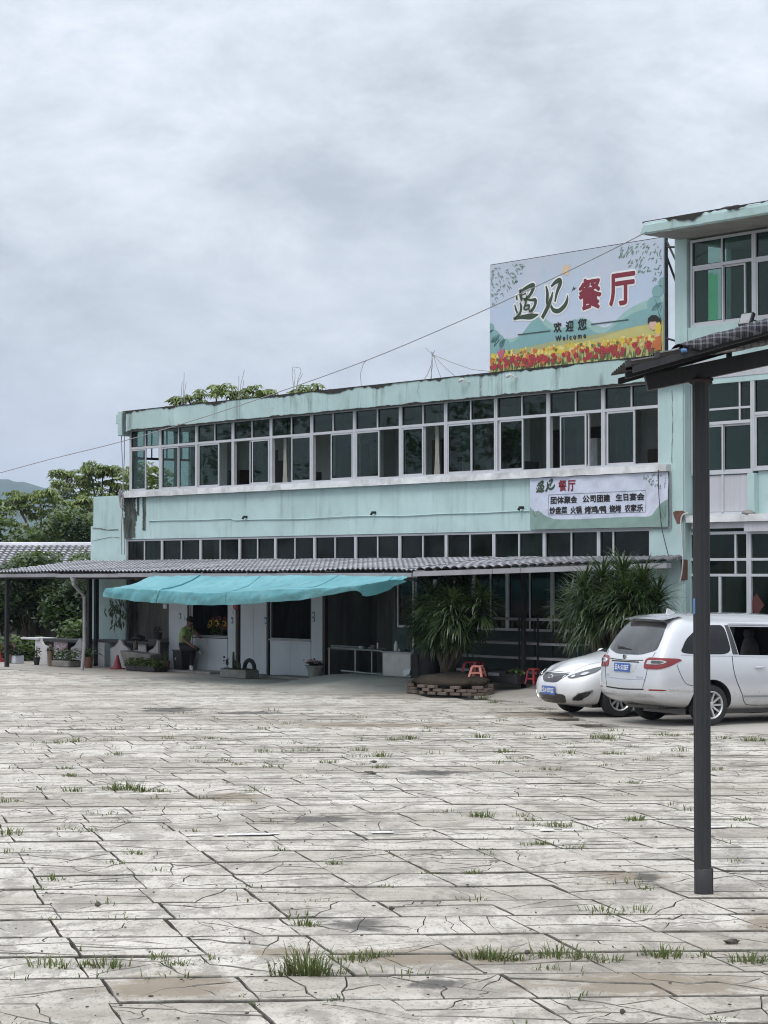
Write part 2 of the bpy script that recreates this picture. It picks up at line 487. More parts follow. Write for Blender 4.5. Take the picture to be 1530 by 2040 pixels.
# pitted, chipped skin
pit = t.noise(t.co('World', (1, .38, 1)), 40, 5, 0.7)
base = t.mix(t.ramp(pit, [(0.56, 0.0), (0.64, 0.75)]), base, (0.15, 0.13, 0.105))
pit2 = t.noise(t.co('World', (1, .42, 1), locn=(3, 5, 0)), 15, 7, 0.78, 0.4)
base = t.mix(t.ramp(pit2, [(0.555, 0.0), (0.615, 0.72)]), base, (0.20, 0.17, 0.14))
base = t.mix(t.ramp(t.noise(v, 7, 4, 0.6), [(0.25, 0.35), (0.45, 0.0)]), base, (0.70, 0.66, 0.60))
# dust and damp dragged over the yard
dust = t.noise(t.co('World', (0.35, 1.0, 1)), 0.55, 6, 0.65, 0.5)
base = t.mix(t.ramp(dust, [(0.46, 0.0), (0.62, 0.62)]), base, (0.25, 0.215, 0.175))
blot = t.noise(t.co('World', (1.0, .55, 1), locn=(7, 2, 0)), 2.6, 8, 0.74, 0.5)
base = t.mix(t.ramp(blot, [(0.49, 0.0), (0.57, 0.6)]), base, (0.20, 0.18, 0.155))
base = stains(t, base, mud, (0.235, 0.19, 0.14), 0.85)
base = stains(t, base, grit, (0.075, 0.07, 0.065), 0.85)
t.set(Base_Color=base, Roughness=0.9)
t.bs.inputs['Specular IOR Level'].default_value = 0.25
t.bump(t.math('ADD', t.math('MULTIPLY', pit2, 0.7), t.math('MULTIPLY', pit, 0.4)), 0.5, 0.012)
M['slab'] = t.mat
M['slab_edge'] = pm('chipped_slab_edge', (0.11, 0.10, 0.085), .6, 14, .95, .5, kind='World', dirt=(0.26, 0.24, 0.21), dirt_amt=.7)
t = NT('joint_soil')
v = t.co('World')
c = t.ramp(t.noise(v, 9, 5, 0.7), [(0.3, (0.022, 0.022, 0.017)), (0.7, (0.062, 0.055, 0.042))])
t.set(Base_Color=c, Roughness=1.0); t.bump(t.noise(v, 30, 4), 0.6, 0.02)
M['joint'] = t.mat
t = NT('apron_concrete')
v = t.co('World')
c = t.ramp(t.noise(v, 0.8, 7, 0.65, 0.4), [(0.28, (0.31, 0.285, 0.25)), (0.72, (0.44, 0.41, 0.37))])
c = t.mix(t.ramp(t.noise(t.co('World', (0.6, 1.2, 1)), 1.7, 6, 0.7, 0.7), [(0.55, 0.0), (0.72, 0.6)]), c, (0.15, 0.13, 0.11))
c = t.mix(t.ramp(t.noise(v, 34, 4, 0.6), [(0.62, 0.0), (0.72, 0.5)]), c, (0.12, 0.11, 0.10))
t.set(Base_Color=c, Roughness=0.93); t.bump(t.noise(v, 18, 5), 0.35, 0.01)
M['apron'] = t.mat

# ---- paved yard
def lerp_(a, b, k): return a + (b - a) * k
E1 = Vector((math.cos(R(3)), math.sin(R(3)), 0))
E2 = Vector((-1103, 4420, 0)).normalized()
SW, SD = 0.82, 0.79
ORG = gnd(528, 1797)
apron_px = [(786, 1367), (850, 1374), (905, 1381), (960, 1391), (1010, 1397), (1060, 1402), (1110, 1414), (1165, 1436), (1225, 1446), (1300, 1452), (1420, 1458), (1535, 1464), (1640, 1470)]
apron_front = [gnd(*p) for p in apron_px]
def on_apron(p):
    """right of and beyond the ragged front edge of the concrete"""
    if p.x < apron_front[0].x - 0.3: return False
    for a, b in zip(apron_front, apron_front[1:]):
        if min(a.x, b.x) <= p.x <= max(a.x, b.x):
            k = (p.x - a.x) / (b.x - a.x)
            return p.y > a.y + (b.y - a.y) * k + 0.05
    return p.x > apron_front[-1].x and p.y > apron_front[-1].y
def clip(poly, a, b, side):
    n = Vector((-(b - a).y, (b - a).x, 0)) * side
    out = []
    for i, p in enumerate(poly):
        q = poly[(i + 1) % len(poly)]
        dp, dq = (p - a).dot(n), (q - a).dot(n)
        if dp >= 0: out.append(p)
        if dp * dq < 0: out.append(p + (q - p) * (dp / (dp - dq)))
    return out
def area(poly):
    return abs(sum(p.x * poly[(i + 1) % len(poly)].y - poly[(i + 1) % len(poly)].x * p.y for i, p in enumerate(poly))) / 2
def crack(poly, rng, depth):
    """break a slab along rough straight lines"""
    if depth == 0 or area(poly) < 0.035: return [poly]
    c = sum(poly, Vector()) / len(poly)
    c = c + Vector((rng.uniform(-.16, .16), rng.uniform(-.16, .16), 0))
    an = rng.uniform(0, math.pi) if rng.random() < .8 else R(3) + rng.gauss(0, .25)
    d = Vector((math.cos(an), math.sin(an), 0))
    A, B = clip(poly, c - d, c + d, 1), clip(poly, c - d, c + d, -1)
    if len(A) < 3 or len(B) < 3 or area(A) < 0.015 or area(B) < 0.015: return [poly]
    # bend the cut: both sides get the same extra corners
    on = lambda p: abs((p - c).dot(Vector((-d.y, d.x, 0)))) < 1e-6
    ends = [p for p in A if on(p)]
    if len(ends) == 2:
        nrm = Vector((-d.y, d.x, 0)); ps = []
        for k in (0.28, 0.52, 0.77):
            ps.append(ends[0].lerp(ends[1], k) + nrm * rng.uniform(-.028, .028))
        def ins(P):
            for i in range(len(P)):
                a, b = P[i], P[(i + 1) % len(P)]
                if on(a) and on(b):
                    mid = ps if (a - ends[0]).length < (b - ends[0]).length else ps[::-1]
                    return P[:i + 1] + mid + P[i + 1:]
            return P
        A, B = ins(A), ins(B)
    out = []
    for P in (A, B):
        out += crack(P, rng, depth - 1) if rng.random() < 0.7 else [P]
    return out
def slab_mesh(mb, i, j, rng, detail):
    """one slab of the yard, sunk or lifted a little, cracked, its corners worn"""
    o = ORG + E1 * (i * SW) + E2 * (j * SD)
    far = max(0.0, min(1.0, (j - 3) / 9.0))
    ro = (random.Random(j * 71 + 3).random() - .5) * lerp_(.10, .8, far)
    o = o + E1 * ro
    g, g2 = rng.uniform(0.002, 0.007) * (1 - .3 * far), rng.uniform(0.010, 0.022)
    cor = [(g, g2), (SW - g, g2), (SW - g, SD - g2), (g, SD - g2)]
    poly = []
    for k, (a, b) in enumerate(cor):
        p = o + E1 * (a + rng.uniform(-.008, .008)) + E2 * (b + rng.uniform(-.008, .008))
        poly.append(p)
    if detail:
        out = []
        for k in range(4):
            a, b = poly[k], poly[(k + 1) % 4]
            out.append(a)
            for q in (0.22, 0.47, 0.74):
                out.append(a.lerp(b, q) + Vector((rng.uniform(-.006, .006), rng.uniform(-.007, .007), 0)))
        poly = out
    frs = crack(poly, rng, rng.choice((1, 2, 3, 3, 4, 4, 5)) if detail else 0)
    h0 = rng.uniform(-0.0035, 0.0035); tx, ty = rng.uniform(-.006, .006), rng.uniform(-.006, .006)
    ctr = o + E1 * SW / 2 + E2 * SD / 2
    for P in frs:
        c = sum(P, Vector()) / len(P)
        wv = rng.uniform(0.002, 0.009) if len(frs) > 1 else 0.0
        dh = rng.uniform(-.003, .003) if len(frs) > 1 else 0.0
        top, low = [], []
        for p in P:
            r_ = (p - c).length
            dx_, dy_ = p.x - c.x, p.y - c.y
            q = Vector((p.x - math.copysign(min(wv * .4, abs(dx_) * .4), dx_), p.y - math.copysign(min(wv * 1.0, abs(dy_) * .4), dy_), 0))
            z = h0 + dh + (q.x - ctr.x) * tx + (q.y - ctr.y) * ty
            if detail: z += noise.noise(Vector((q.x * 3, q.y * 3, 0))) * 0.004
            top.append((q.x, q.y, z)); qq = c + (p - c) * 1.0
            low.append((q.x, q.y, -0.05))
        n = len(top); b = len(mb.v)
        if detail:
            # worn arris: a narrow sloping rim inside the edge
            inn = []
            for (x, y, z) in top:
                dx_, dy_ = x - c.x, y - c.y; cw = rng.uniform(.5, 1.5)
                inn.append((x - math.copysign(min(.003 * cw, abs(dx_) * .3), dx_), y - math.copysign(min(.010 * cw, abs(dy_) * .3), dy_), z))
            top2 = [(x, y, z - 0.006) for (x, y, z) in top]
            fs = [tuple(range(n))] + [(k, (k + 1) % n, n + (k + 1) % n, n + k)[::-1] for k in range(n)] + [(n + k, n + (k + 1) % n, 2 * n + (k + 1) % n, 2 * n + k)[::-1] for k in range(n)]
            b0 = len(mb.m); mb.add(inn + top2 + low, fs)
            for q_ in range(b0 + 1, len(mb.m)): mb.m[q_] = 1
        else:
            mb.add(top + low, [tuple(range(n))] + [(k, (k + 1) % n, n + (k + 1) % n, n + k)[::-1] for k in range(n)])
    return ctr
bed = MB()
bed.poly([(-30, 5, -0.034), (34, 5, -0.034), (34, 60, -0.034), (-30, 60, -0.034)])
yard = bed.build('paved_yard', M['joint'], frame='W', kind='structure')
cells = []
for j in range(-9, 52):
    for i in range(-30, 40):
        o = ORG + E1 * ((i + .5) * SW) + E2 * ((j + .5) * SD)
        if o.y < 10.4 or on_apron(o): continue
        lp = FI @ o
        if lp.y > -3.15 or o.y > 62: continue
        lim = o.y * 765 / FOC + 1.9 + o.y * 0.03
        if abs(o.x) > lim: continue
        inview = abs(o.x) < o.y * 765 / FOC + 0.5 and o.y > 11.2
        cells.append(((0 if inview else 1), o.y, i, j))
cells.sort()
near = set((i, j) for a, y, i, j in cells[:300])
field = MB()
for a, y, i, j in cells:
    rng = random.Random(i * 1009 + j * 31 + 5)
    if (i, j) in near:
        mb = MB(); slab_mesh(mb, i, j, rng, True)
        mb.build('slab', [M['slab'], M['slab_edge']], yard)
    else:
        slab_mesh(field, i, j, rng, y < 40)
field.build('slab_field', [M['slab'], M['slab_edge']], yard, kind='stuff')

# ---- concrete in front of the plants and under the cars: broken front edge, rising a hand's breadth towards the plants
def smooth(x):
    x = max(0.0, min(1.0, x)); return x * x * (3 - 2 * x)
def zg(s, t):
    return 0.012 + .22 * smooth((t - afront(s)) / 2.4) * smooth((s - .8) / 1.3) * (1 - smooth((s - 11) / 1.6))
afl = [(.6, -3.25), (2.4, -3.6), (4.2, -4.3)] + sorted(q for q in [tuple((FI @ p)[:2]) for p in apron_front] if q[0] > 5.2)
def afront(s):
    for p, q in zip(afl, afl[1:]):
        if p[0] <= s <= q[0]: return lerp_(p[1], q[1], (s - p[0]) / max(1e-6, q[0] - p[0]))
    return afl[-1][1] if s > afl[-1][0] else afl[0][1]
ap = MB()
s_a, s_b = min(afl[0][0], .7), 21.0
def apt(u, v_):
    s = s_a + (s_b - s_a) * u
    tf = afront(s) + .10 * noise.noise(Vector((s * 2.7, 0, 0))) + .07 * noise.noise(Vector((s * 9, 3, 0)))
    t_ = tf + (.12 - tf) * max(0, v_ - .04) / .96
    return (s, t_, zg(s, t_) if v_ > .03 else -.05)
ap.grid(160, 26, apt)
ap.build('concrete_apron', M['apron'], frame='F', smooth=50, kind='structure')
# ---- dusty concrete strip along the shop fronts
st = MB()
s0, s1 = sx(-160), sx(800, -0.1, 1350)
edge = []
for k in range(61):
    s = s0 + (s1 - s0) * k / 60
    edge.append((s, -3.2 + 0.12 * noise.noise(Vector((s * 1.3, 0, 0))) , 0.006))
pts = edge + [(s1, 0.3, 0.006), (s0, 0.3, 0.006)]
n = len(pts)
st.add(pts + [(p[0], p[1], -0.06) for p in pts], [tuple(range(n))] + [(k, (k + 1) % n, n + (k + 1) % n, n + k)[::-1] for k in range(n)])
st.build('shop_pavement', M['apron'], frame='F', kind='structure')
# low doorstep slabs below the two serving windows
def doorstep(px0, px1, py, label):
    a, b = loc(px0, py), loc(px1, py + (px1 - px0) * 0.06)
    MB().box(a.x, b.x, -0.75, -0.06, 0.004, 0.055).build('doorstep', M['concrete'], at=((a.x + b.x) / 2, -0.4, 0), bevel=0.01, label=label, cat='doorstep')
doorstep(352, 445, 1337, 'low concrete step below the serving window with sunflowers')
doorstep(524, 632, 1350, 'low concrete step below the serving window without flowers')

# ---- worn white parking lines
t = NT('road_paint')
c = t.ramp(t.noise(t.co('World'), 14, 5, 0.7), [(0.35, (0.46, 0.44, 0.41)), (0.6, (0.70, 0.69, 0.68))])
t.set(Base_Color=c, Roughness=0.8); M['paint'] = t.mat
def worn_line(pa, pb, w, seed):
    rng = random.Random(seed); mb = MB(); a, b = gnd(*pa), gnd(*pb)
    L = (b - a).length; k = 0.0
    d = (b - a).normalized(); nn = Vector((-d.y, d.x, 0))
    while k < L:
        ln = rng.uniform(.08, .5)
        if rng.random() < 0.6:
            w0 = w * rng.uniform(.15, .8)
            off = rng.uniform(-.03, .03)
            q = []
            for (u, s_) in ((k, -1), (k + ln * .5, -1.15), (k + ln, -.8), (k + ln, .9), (k + ln * .4, 1.1), (k, .8)):
                p = a + d * u + nn * (off + s_ * w0 / 2)
                q.append((p.x, p.y, 0.0185))
            mb.poly(q)
        k += ln + rng.uniform(0, .12)
    return mb
l1 = worn_line((370, 1667), (1380, 1652), 0.16, 3)
l1.build('painted_line', M['paint'], frame='W', kind='structure')
worn_line((700, 1476), (1080, 1473), 0.2, 9).build('painted_line', M['paint'], frame='W', kind='structure')

# ---- weeds in the joints
M['grass'] = leafm('grass_blades', (0.07, 0.10, 0.032), (0.16, 0.175, 0.075), 0.7, 0.2)
M['grass_dry'] = leafm('grass_dry', (0.20, 0.17, 0.08), (0.12, 0.11, 0.05), 0.7, 0.2)
def tuft(mb, p, size, n, rng, spread=0.5):
    for k in range(n):
        a = rng.uniform(0, 2 * math.pi); r0 = rng.random() ** 0.7 * size * spread
        b = p + Vector((math.cos(a) * r0 * 1.5, math.sin(a) * r0, -0.02))
        h = size * rng.uniform(0.25, 0.9); lean = rng.uniform(0.2, 1.5) * h; la = a + rng.uniform(-.9, .9)
        w = rng.uniform(.003, .0065)
        d = Vector((math.cos(la), math.sin(la), 0)); sd_ = Vector((-d.y, d.x, 0)) * w
        m1 = b + d * lean * .35 + Vector((0, 0, h * .62)); tip = b + d * lean + Vector((0, 0, h * (1 - .25 * lean / h)))
        mb.cur = 1 if rng.random() < 0.16 else 0
        mb.add([b - sd_, b + sd_, m1 + sd_ * .8, m1 - sd_ * .8, tip], [(0, 1, 2, 3), (3, 2, 4)])
W_ = [(700, 1912, .17, 60), (745, 1905, .14, 40), (950, 1908, .16, 70), (985, 1910, .17, 80), (1030, 1912, .13, 40), (1110, 1905, .2, 60), (1165, 1910, .13, 50), (1210, 1915, .12, 40), (1318, 1905, .18, 80), (1400, 1905, .12, 20), (1490, 1917, .16, 50), (1520, 1915, .12, 30),
      (105, 1925, .17, 45), (215, 1925, .16, 60), (175, 1922, .1, 25), (350, 1922, .12, 45), (315, 1908, .1, 35), (420, 1910, .1, 18), (610, 1842, .13, 45), (1085, 1930, .1, 25), (1050, 1855, .07, 12),
      (270, 1702, .12, 45), (230, 1722, .12, 28), (105, 1752, .13, 25), (320, 1736, .12, 14), (665, 1721, .1, 40), (940, 1739, .1, 40), (860, 1740, .09, 12), (1290, 1771, .12, 22), (1195, 1817, .16, 26), (1270, 1816, .14, 24), (1260, 1752, .08, 12), (1465, 1718, .1, 14), (980, 1718, .07, 16),
      (255, 1573, .22, 90), (225, 1574, .16, 60), (285, 1576, .15, 50), (320, 1577, .12, 35), (345, 1578, .08, 20), (145, 1576, .15, 50), (80, 1574, .12, 14), (10, 1664, .2, 60), (12, 1598, .15, 40), (35, 1596, .1, 14), (130, 1652, .12, 20), (960, 1627, .16, 60), (1040, 1626, .14, 22), (1052, 1634, .12, 18), (1115, 1646, .15, 45), (1075, 1645, .1, 22), (1265, 1635, .14, 60), (1080, 1682, .12, 40), (1050, 1683, .1, 22), (1480, 1634, .12, 36), (970, 1692, .08, 18), (560, 1694, .09, 22), (450, 1560, .08, 10), (500, 1578, .1, 18), (1340, 1604, .1, 14),
      (130, 1532, .14, 40), (140, 1546, .12, 40), (150, 1478, .18, 40), (115, 1480, .14, 36), (90, 1480, .1, 18), (230, 1504, .13, 28), (335, 1472, .15, 32), (415, 1472, .13, 32), (440, 1472, .11, 24), (445, 1516, .13, 32), (470, 1524, .12, 32), (525, 1497, .16, 34), (575, 1498, .12, 32), (600, 1496, .11, 26), (630, 1496, .12, 24), (655, 1520, .14, 44), (715, 1496, .15, 54), (755, 1508, .2, 54), (755, 1530, .14, 40), (725, 1524, .12, 22), (785, 1474, .15, 44), (815, 1472, .17, 54), (720, 1474, .12, 30), (960, 1470, .18, 54), (1005, 1499, .18, 48), (990, 1520, .12, 18), (1045, 1512, .1, 16), (1080, 1472, .14, 34), (1135, 1501, .15, 36), (1190, 1470, .2, 50), (1210, 1472, .22, 60), (1215, 1502, .14, 44), (1240, 1503, .12, 26), (1320, 1465, .15, 44), (1345, 1466, .12, 34), (1380, 1464, .12, 32), (1355, 1497, .16, 34), (1350, 1508, .12, 20), (1262, 1561, .12, 44), (1235, 1560, .1, 30), (1430, 1534, .13, 34), (1445, 1472, .16, 30), (1495, 1476, .18, 50), (1520, 1476, .14, 40), (1030, 1538, .1, 30), (1060, 1537, .08, 20), (970, 1535, .08, 18), (575, 1442, .12, 20), (525, 1451, .12, 20), (300, 1452, .1, 14), (990, 1399, .14, 24), (962, 1392, .2, 44), (985, 1400, .16, 30), (1040, 1400, .12, 16), (440, 1600, .1, 8), (900, 1700, .07, 10), (730, 1560, .09, 14), (1100, 1545, .1, 14)]
gr = MB(); rng = random.Random(77)
for (px, py, s_, n_) in W_:
    tuft(gr, gnd(px, py), s_ * .82, int(n_ * 1.3), rng, 0.7)
for k in range(620):      # seedlings along the joints
    i, j = rng.randint(-14, 18), rng.randint(-7, 30)
    o = ORG + E1 * (i * SW) + E2 * (j * SD)
    o = o + (E1 * rng.random() * SW if rng.random() < .75 else E2 * rng.random() * SD)
    if abs(o.x) < o.y * 765 / FOC + .3 and not on_apron(o) and (FI @ o).y < -3.2:
        tuft(gr, o, rng.uniform(.04, .13), rng.randint(5, 22), rng, 1.0)
gr.build('grass', [M['grass'], M['grass_dry']], frame='W', label='sparse green grass and weeds sprouting from the joints of the paved yard', cat='grass', kind='stuff')
g0 = gnd(612, 1942)
big = MB()
tuft(big, g0, 0.29, 150, rng, 0.30); tuft(big, g0 + Vector((-.13, .02, 0)), 0.2, 30, rng, .4); tuft(big, g0 + Vector((.13, .05, 0)), 0.17, 30, rng, .5)
big.build('grass_clump', [M['grass'], M['grass_dry']], at=g0, frame='W', label='largest and tallest clump of grass at the front of the yard', cat='grass')
# crumbs of broken stone and dead leaves
db = MB()
for k in range(200):
    px, py = rng.uniform(0, 1530), rng.uniform(1400, 2040) if rng.random() < .6 else rng.uniform(1700, 2040)
    p = gnd(px, py); r_ = rng.uniform(.003, .010)
    if on_apron(p): continue
    db.blob((p.x, p.y, 0.01), (r_ * rng.uniform(.8, 1.8), r_, r_ * .6), 6, 4, 0.5, k)
for (px, py, l) in ((1458, 1881, .11), (1050, 1903, .04), (195, 1807, .05), (780, 1815, .05), (1240, 2022, .03), (745, 1520, .1), (735, 1542, .18)):
    p = gnd(px, py); db.blob((p.x, p.y, 0.02), (l * .5, l * .3, 0.016), 8, 5, 0.6, px)
M['debris'] = pm('stone_crumbs', (0.09, 0.08, 0.07), 0.5, 30, 0.95)
db.build('debris', M['debris'], frame='W', label='scattered stone crumbs and dead leaves on the paving', cat='debris', kind='stuff')

# ================================================================ HILLS, TREES
t = NT('forest_hill')
v = t.co('World')
c = t.ramp(t.noise(v, 0.015, 6, 0.7), [(0.3, (0.022, 0.045, 0.02)), (0.7, (0.055, 0.085, 0.035))])
t.set(Base_Color=c, Roughness=1.0); M['hill'] = t.mat
hl = MB()
def hill(u, v_):
    x = -3200 + u * 4600
    px = 765 + x / 4200 * FOC
    ridge = 184 + 12 * noise.noise(Vector((x * 0.002, 1.3, 0))) + 7 * noise.noise(Vector((x * 0.009, 4, 0)))
    if px > 20: ridge -= min(60, (px - 20) * 0.28)
    y = 3500 + v_ * 700
    k = math.sin(math.pi * min(1, v_ * 1.0) * 0.5) if v_ < 1 else 1
    z = ridge * k + (7 * noise.noise(Vector((x * .013, y * .013, 0))) + 4 * noise.noise(Vector((x * .05, y * .05, 2))) + 2.4 * noise.noise(Vector((x * .17, y * .17, 5)))) * (0.3 + v_)
    return (x, y, z - 2)
hl.grid(420, 26, hill)
hl.build('hills', M['hill'], frame='W', smooth=True, kind='structure')

M['bark'] = pm('bark', (0.085, 0.07, 0.055), 0.3, 8, 0.95, 0.6, stretch=(1, 1, .3))
M['leaf_light'] = leafm('leaf_light', (0.085, 0.13, 0.03), (0.25, 0.29, 0.09), 0.4, 0.3)
M['leaf_mid'] = leafm('leaf_mid', (0.032, 0.065, 0.022), (0.11, 0.15, 0.05), 0.45, 0.25)
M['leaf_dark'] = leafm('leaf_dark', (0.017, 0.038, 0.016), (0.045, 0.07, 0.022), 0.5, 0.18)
def rosette(mb, p, r, rng, n=8, droop=0.5, up=None):
    """a spray of long leaflets that arch outwards and hang"""
    a0 = rng.uniform(0, 6.28)
    for k in range(n):
        a = a0 + 6.283 * k / n + rng.uniform(-.25, .25)
        L = r * rng.uniform(.75, 1.1); w = L * rng.uniform(.13, .19); dr = droop * rng.uniform(.6, 1.3)
        d = Vector((math.cos(a), math.sin(a), 0)); s_ = Vector((-d.y, d.x, 0)) * w
        m1 = p + d * L * .5 + Vector((0, 0, L * .10 * (1 - dr))); tip = p + d * L * .95 - Vector((0, 0, L * dr * .75))
        mb.add([p, m1 + s_, tip, m1 - s_ + Vector((0, 0, -w * .35))], [(0, 1, 2, 3)])
def leaves(mb, c, r, n, size, rng, shell=0.35):
    for k in range(n):
        d = Vector((rng.gauss(0, 1), rng.gauss(0, 1), rng.gauss(0, 1))).normalized()
        q = rng.uniform(shell, 1.0) ** 0.6
        p = c + Vector((d.x * r[0], d.y * r[1], d.z * r[2])) * q
        L = size * rng.uniform(.6, 1.3)
        ax = Vector((rng.uniform(-1, 1), rng.uniform(-1, 1), rng.uniform(-.8, .25))).normalized()
        sd_ = ax.cross(Vector((rng.uniform(-.4, .4), rng.uniform(-.4, .4), 1))).normalized() * L * rng.uniform(.25, .4)
        mb.add([p, p + ax * L * .5 + sd_, p + ax * L, p + ax * L * .5 - sd_ + Vector((0, 0, -L * .1))], [(0, 1, 2, 3)])
def tree(name, base, label, cat, limbs, clumps, leafmat, style, seed, trunk_r=0.16, group=None, frame='W', sub=0.0):
    """limbs: polylines from the base (absolute world points); clumps: (centre, radii, count, leaf size)"""
    rng = random.Random(seed)
    root = thing(name, label, cat, base, frame, group=group)
    for k, pl in enumerate(limbs):
        pl = [tuple(p) for p in pl]
        sp = spline(pl, 4)
        r0 = trunk_r if k == 0 else trunk_r * .45
        n_ = len(sp)
        MB().tube(sp, [max(.012, r0 * (1 - .75 * i / n_)) for i in range(n_)], 7).build('trunk' if k == 0 else 'limb', M['bark'], root, smooth=True)
    cr = MB()
    for (c, r, n_, size) in clumps:
        c = Vector(c)
        if style == 'umbrella':
            for k in range(n_):
                d = Vector((rng.gauss(0, 1), rng.gauss(0, 1), rng.gauss(0, 1))).normalized() * rng.uniform(.35, 1)
                p = c + Vector((d.x * r[0], d.y * r[1], d.z * r[2]))
                rosette(cr, p, size * rng.uniform(.8, 1.2), rng, rng.randint(8, 11), rng.uniform(.35, .8))
                if rng.random() < .5: rosette(cr, p + Vector((0, 0, size * .16)), size * .7, rng, 7, .3)
        else:
            leaves(cr, c, r, n_, size, rng)
    cr.build('crown', leafmat, root)
    return root
def crown_clumps(px0, px1, py0, py1, Y, k, rng, rr, n_, size, dy=1.5, dome=0.0):
    out = []
    for _ in range(k):
        u = rng.uniform(-1, 1); v_ = rng.uniform(-1, 1)
        px = (px0 + px1) / 2 + u * (px1 - px0) / 2
        top = py0 + dome * u * u * (py1 - py0)
        py = top + (py1 - top) * (v_ + 1) / 2
        r = rr * rng.uniform(.75, 1.25)
        out.append((at(px, py, Y + rng.uniform(-dy, dy)), (r * 1.15, r * 1.1, r * .7), n_, size))
    return out
rng = random.Random(21)
Y = 74
b = at(440, 1300, Y); b.z = 0
tops = [at(px, py, Y) for px, py in ((345, 806), (372, 785), (430, 773), (470, 776), (505, 780), (530, 784), (400, 800), (455, 800))]
limbs = [[b, (b.x, b.y, 4), (b.x + .1, b.y, 6.2)]] + [[(b.x + .05, b.y, 5.4), ((b.x + q.x) / 2, Y + .1, 6.9), q] for q in tops]
cl = []
for (px, py, r) in ((345, 812, .3), (350, 797, .38), (375, 788, .45), (385, 808, .5), (415, 780, .5), (435, 775, .5), (440, 800, .55), (462, 775, .45), (480, 790, .45), (480, 808, .45), (505, 775, .33), (503, 796, .4), (525, 785, .38), (535, 778, .28), (412, 805, .5), (330, 818, .28), (520, 806, .3)):
    cl.append((at(px, py + 3, Y + rng.uniform(-.8, .8)), (r * 1.2, r, r * .45), 9, .30))
tree('broadleaf_tree', b, 'tree with drooping leaf sprays rising behind the parapet, left of the billboard', 'tree', limbs, cl, M['leaf_light'], 'umbrella', 3, .14)
b = at(612, 1300, 76); b.z = 0
q = at(612, 783, 76)
tree('broadleaf_tree', b, 'small tip of a tree just showing above the parapet beside bent wire', 'tree', [[b, (b.x, b.y, 4), (b.x, b.y, 7.2), q]],
     [(at(px, py, 76), (.32, .3, .14), 4, .38) for px, py in ((600, 781), (612, 775), (628, 774), (620, 783), (606, 786), (596, 786))], M['leaf_light'], 'umbrella', 4, .1)
# the trees left of the building
Y = 104
b = at(190, 1300, Y); b.z = 0
def fork(b, z0, q):
    return [(b.x, b.y, z0), ((b.x + q.x) / 2 + .1, (b.y + q.y) / 2, z0 + (q.z - z0) * .6), tuple(q)]
tp = [at(px, py, Y) for px, py in ((125, 945), (150, 955), (180, 935), (205, 935), (225, 950), (240, 965), (160, 985), (205, 985))]
cl = []
for (px, py, r) in ((122, 942, .4), (132, 946, .35), (112, 962, .5), (150, 952, .5), (165, 955, .5), (172, 938, .5), (184, 930, .5), (197, 938, .5), (207, 932, .45), (218, 936, .5), (229, 942, .5), (242, 942, .4), (140, 972, .7), (160, 975, .7), (185, 965, .8), (205, 962, .8), (225, 962, .7), (240, 975, .7), (130, 985, .6), (170, 990, .8), (200, 988, .8), (228, 985, .7), (150, 1000, .7), (185, 1005, .8), (212, 1000, .7)):
    cl.append((at(px, py, Y + rng.uniform(-1, 1)), (r * 1.2, r * 1.1, r * .5), 11, .38))
tree('broadleaf_tree', b, 'tall tree with hanging leaf sprays closest to the left end of the building', 'tree', [[b, (b.x, b.y, 3), (b.x, b.y, 4.6)]] + [fork(b, 3.6, q) for q in tp], cl, M['leaf_light'], 'umbrella', 5, .16)
Y = 96
b = at(73, 1300, Y); b.z = 0
tp = [at(px, py, Y) for px, py in ((30, 1000), (80, 990), (115, 1010), (135, 1015), (165, 1010), (40, 1020), (80, 1030), (20, 1040))]
cl = []
for (px, py, r) in ((30, 984, .35), (38, 992, .4), (15, 1000, .5), (30, 1008, .6), (55, 990, .55), (75, 988, .6), (95, 985, .6), (105, 982, .5), (60, 1008, .7), (85, 1003, .7), (110, 1000, .6), (130, 1000, .6), (150, 998, .6), (170, 998, .5), (20, 1022, .7), (5, 1015, .6), (70, 1025, .6), (100, 1020, .7), (125, 1018, .7), (150, 1018, .7), (172, 1015, .6), (140, 1035, .5), (165, 1035, .5), (25, 1045, .5), (0, 1035, .6), (110, 1036, .5)):
    cl.append((at(px, py, Y + rng.uniform(-.8, .8)), (r * 1.15, r, r * .45), 11, .34))
tree('broadleaf_tree', b, 'tree with a forked dark trunk and spreading pale crown at the left edge', 'tree', [[b, (b.x, b.y, 2.5), (b.x, b.y, 3.6)]] + [fork(b, 2.9, q) for q in tp], cl, M['leaf_light'], 'umbrella', 6, .17)
# darker bushy trees below them, behind the tiled roof
def bushy(px, py0, py1, wpx, Y, label, mat_, seed, n=26, cnt=90, size=.26):
    rg = random.Random(seed)
    b = at(px, 1300, Y); b.z = 0
    top = at(px, py0, Y)
    cl = crown_clumps(px - wpx / 2, px + wpx / 2, py0 + 14, py1, Y, n, rg, .55, cnt, size, 1.2, .35)
    lm = [[b, (b.x + .1, b.y, top.z * .4), (b.x, b.y, top.z * .8)]] + [[(b.x, b.y, top.z * .4), c[0]] for c in cl[:5]]
    return tree('bushy_tree', b, label, 'tree', lm, cl, mat_, 'leaf', seed, .12)
bushy(300, 905, 1000, 90, 92, 'tree seen through the end window of the upper corridor', M['leaf_light'], 34, 16, 60)
bushy(20, 1025, 1110, 130, 91, 'dense bushy tree at the far left edge behind the tiled house roof', M['leaf_mid'], 31)
bushy(150, 1008, 1110, 110, 89, 'dense bushy tree between the tiled house roof and the mint wall', M['leaf_mid'], 32, 30)
bushy(88, 1040, 1110, 80, 90, 'low bushy tree in the middle behind the tiled house roof', M['leaf_mid'], 33, 20)

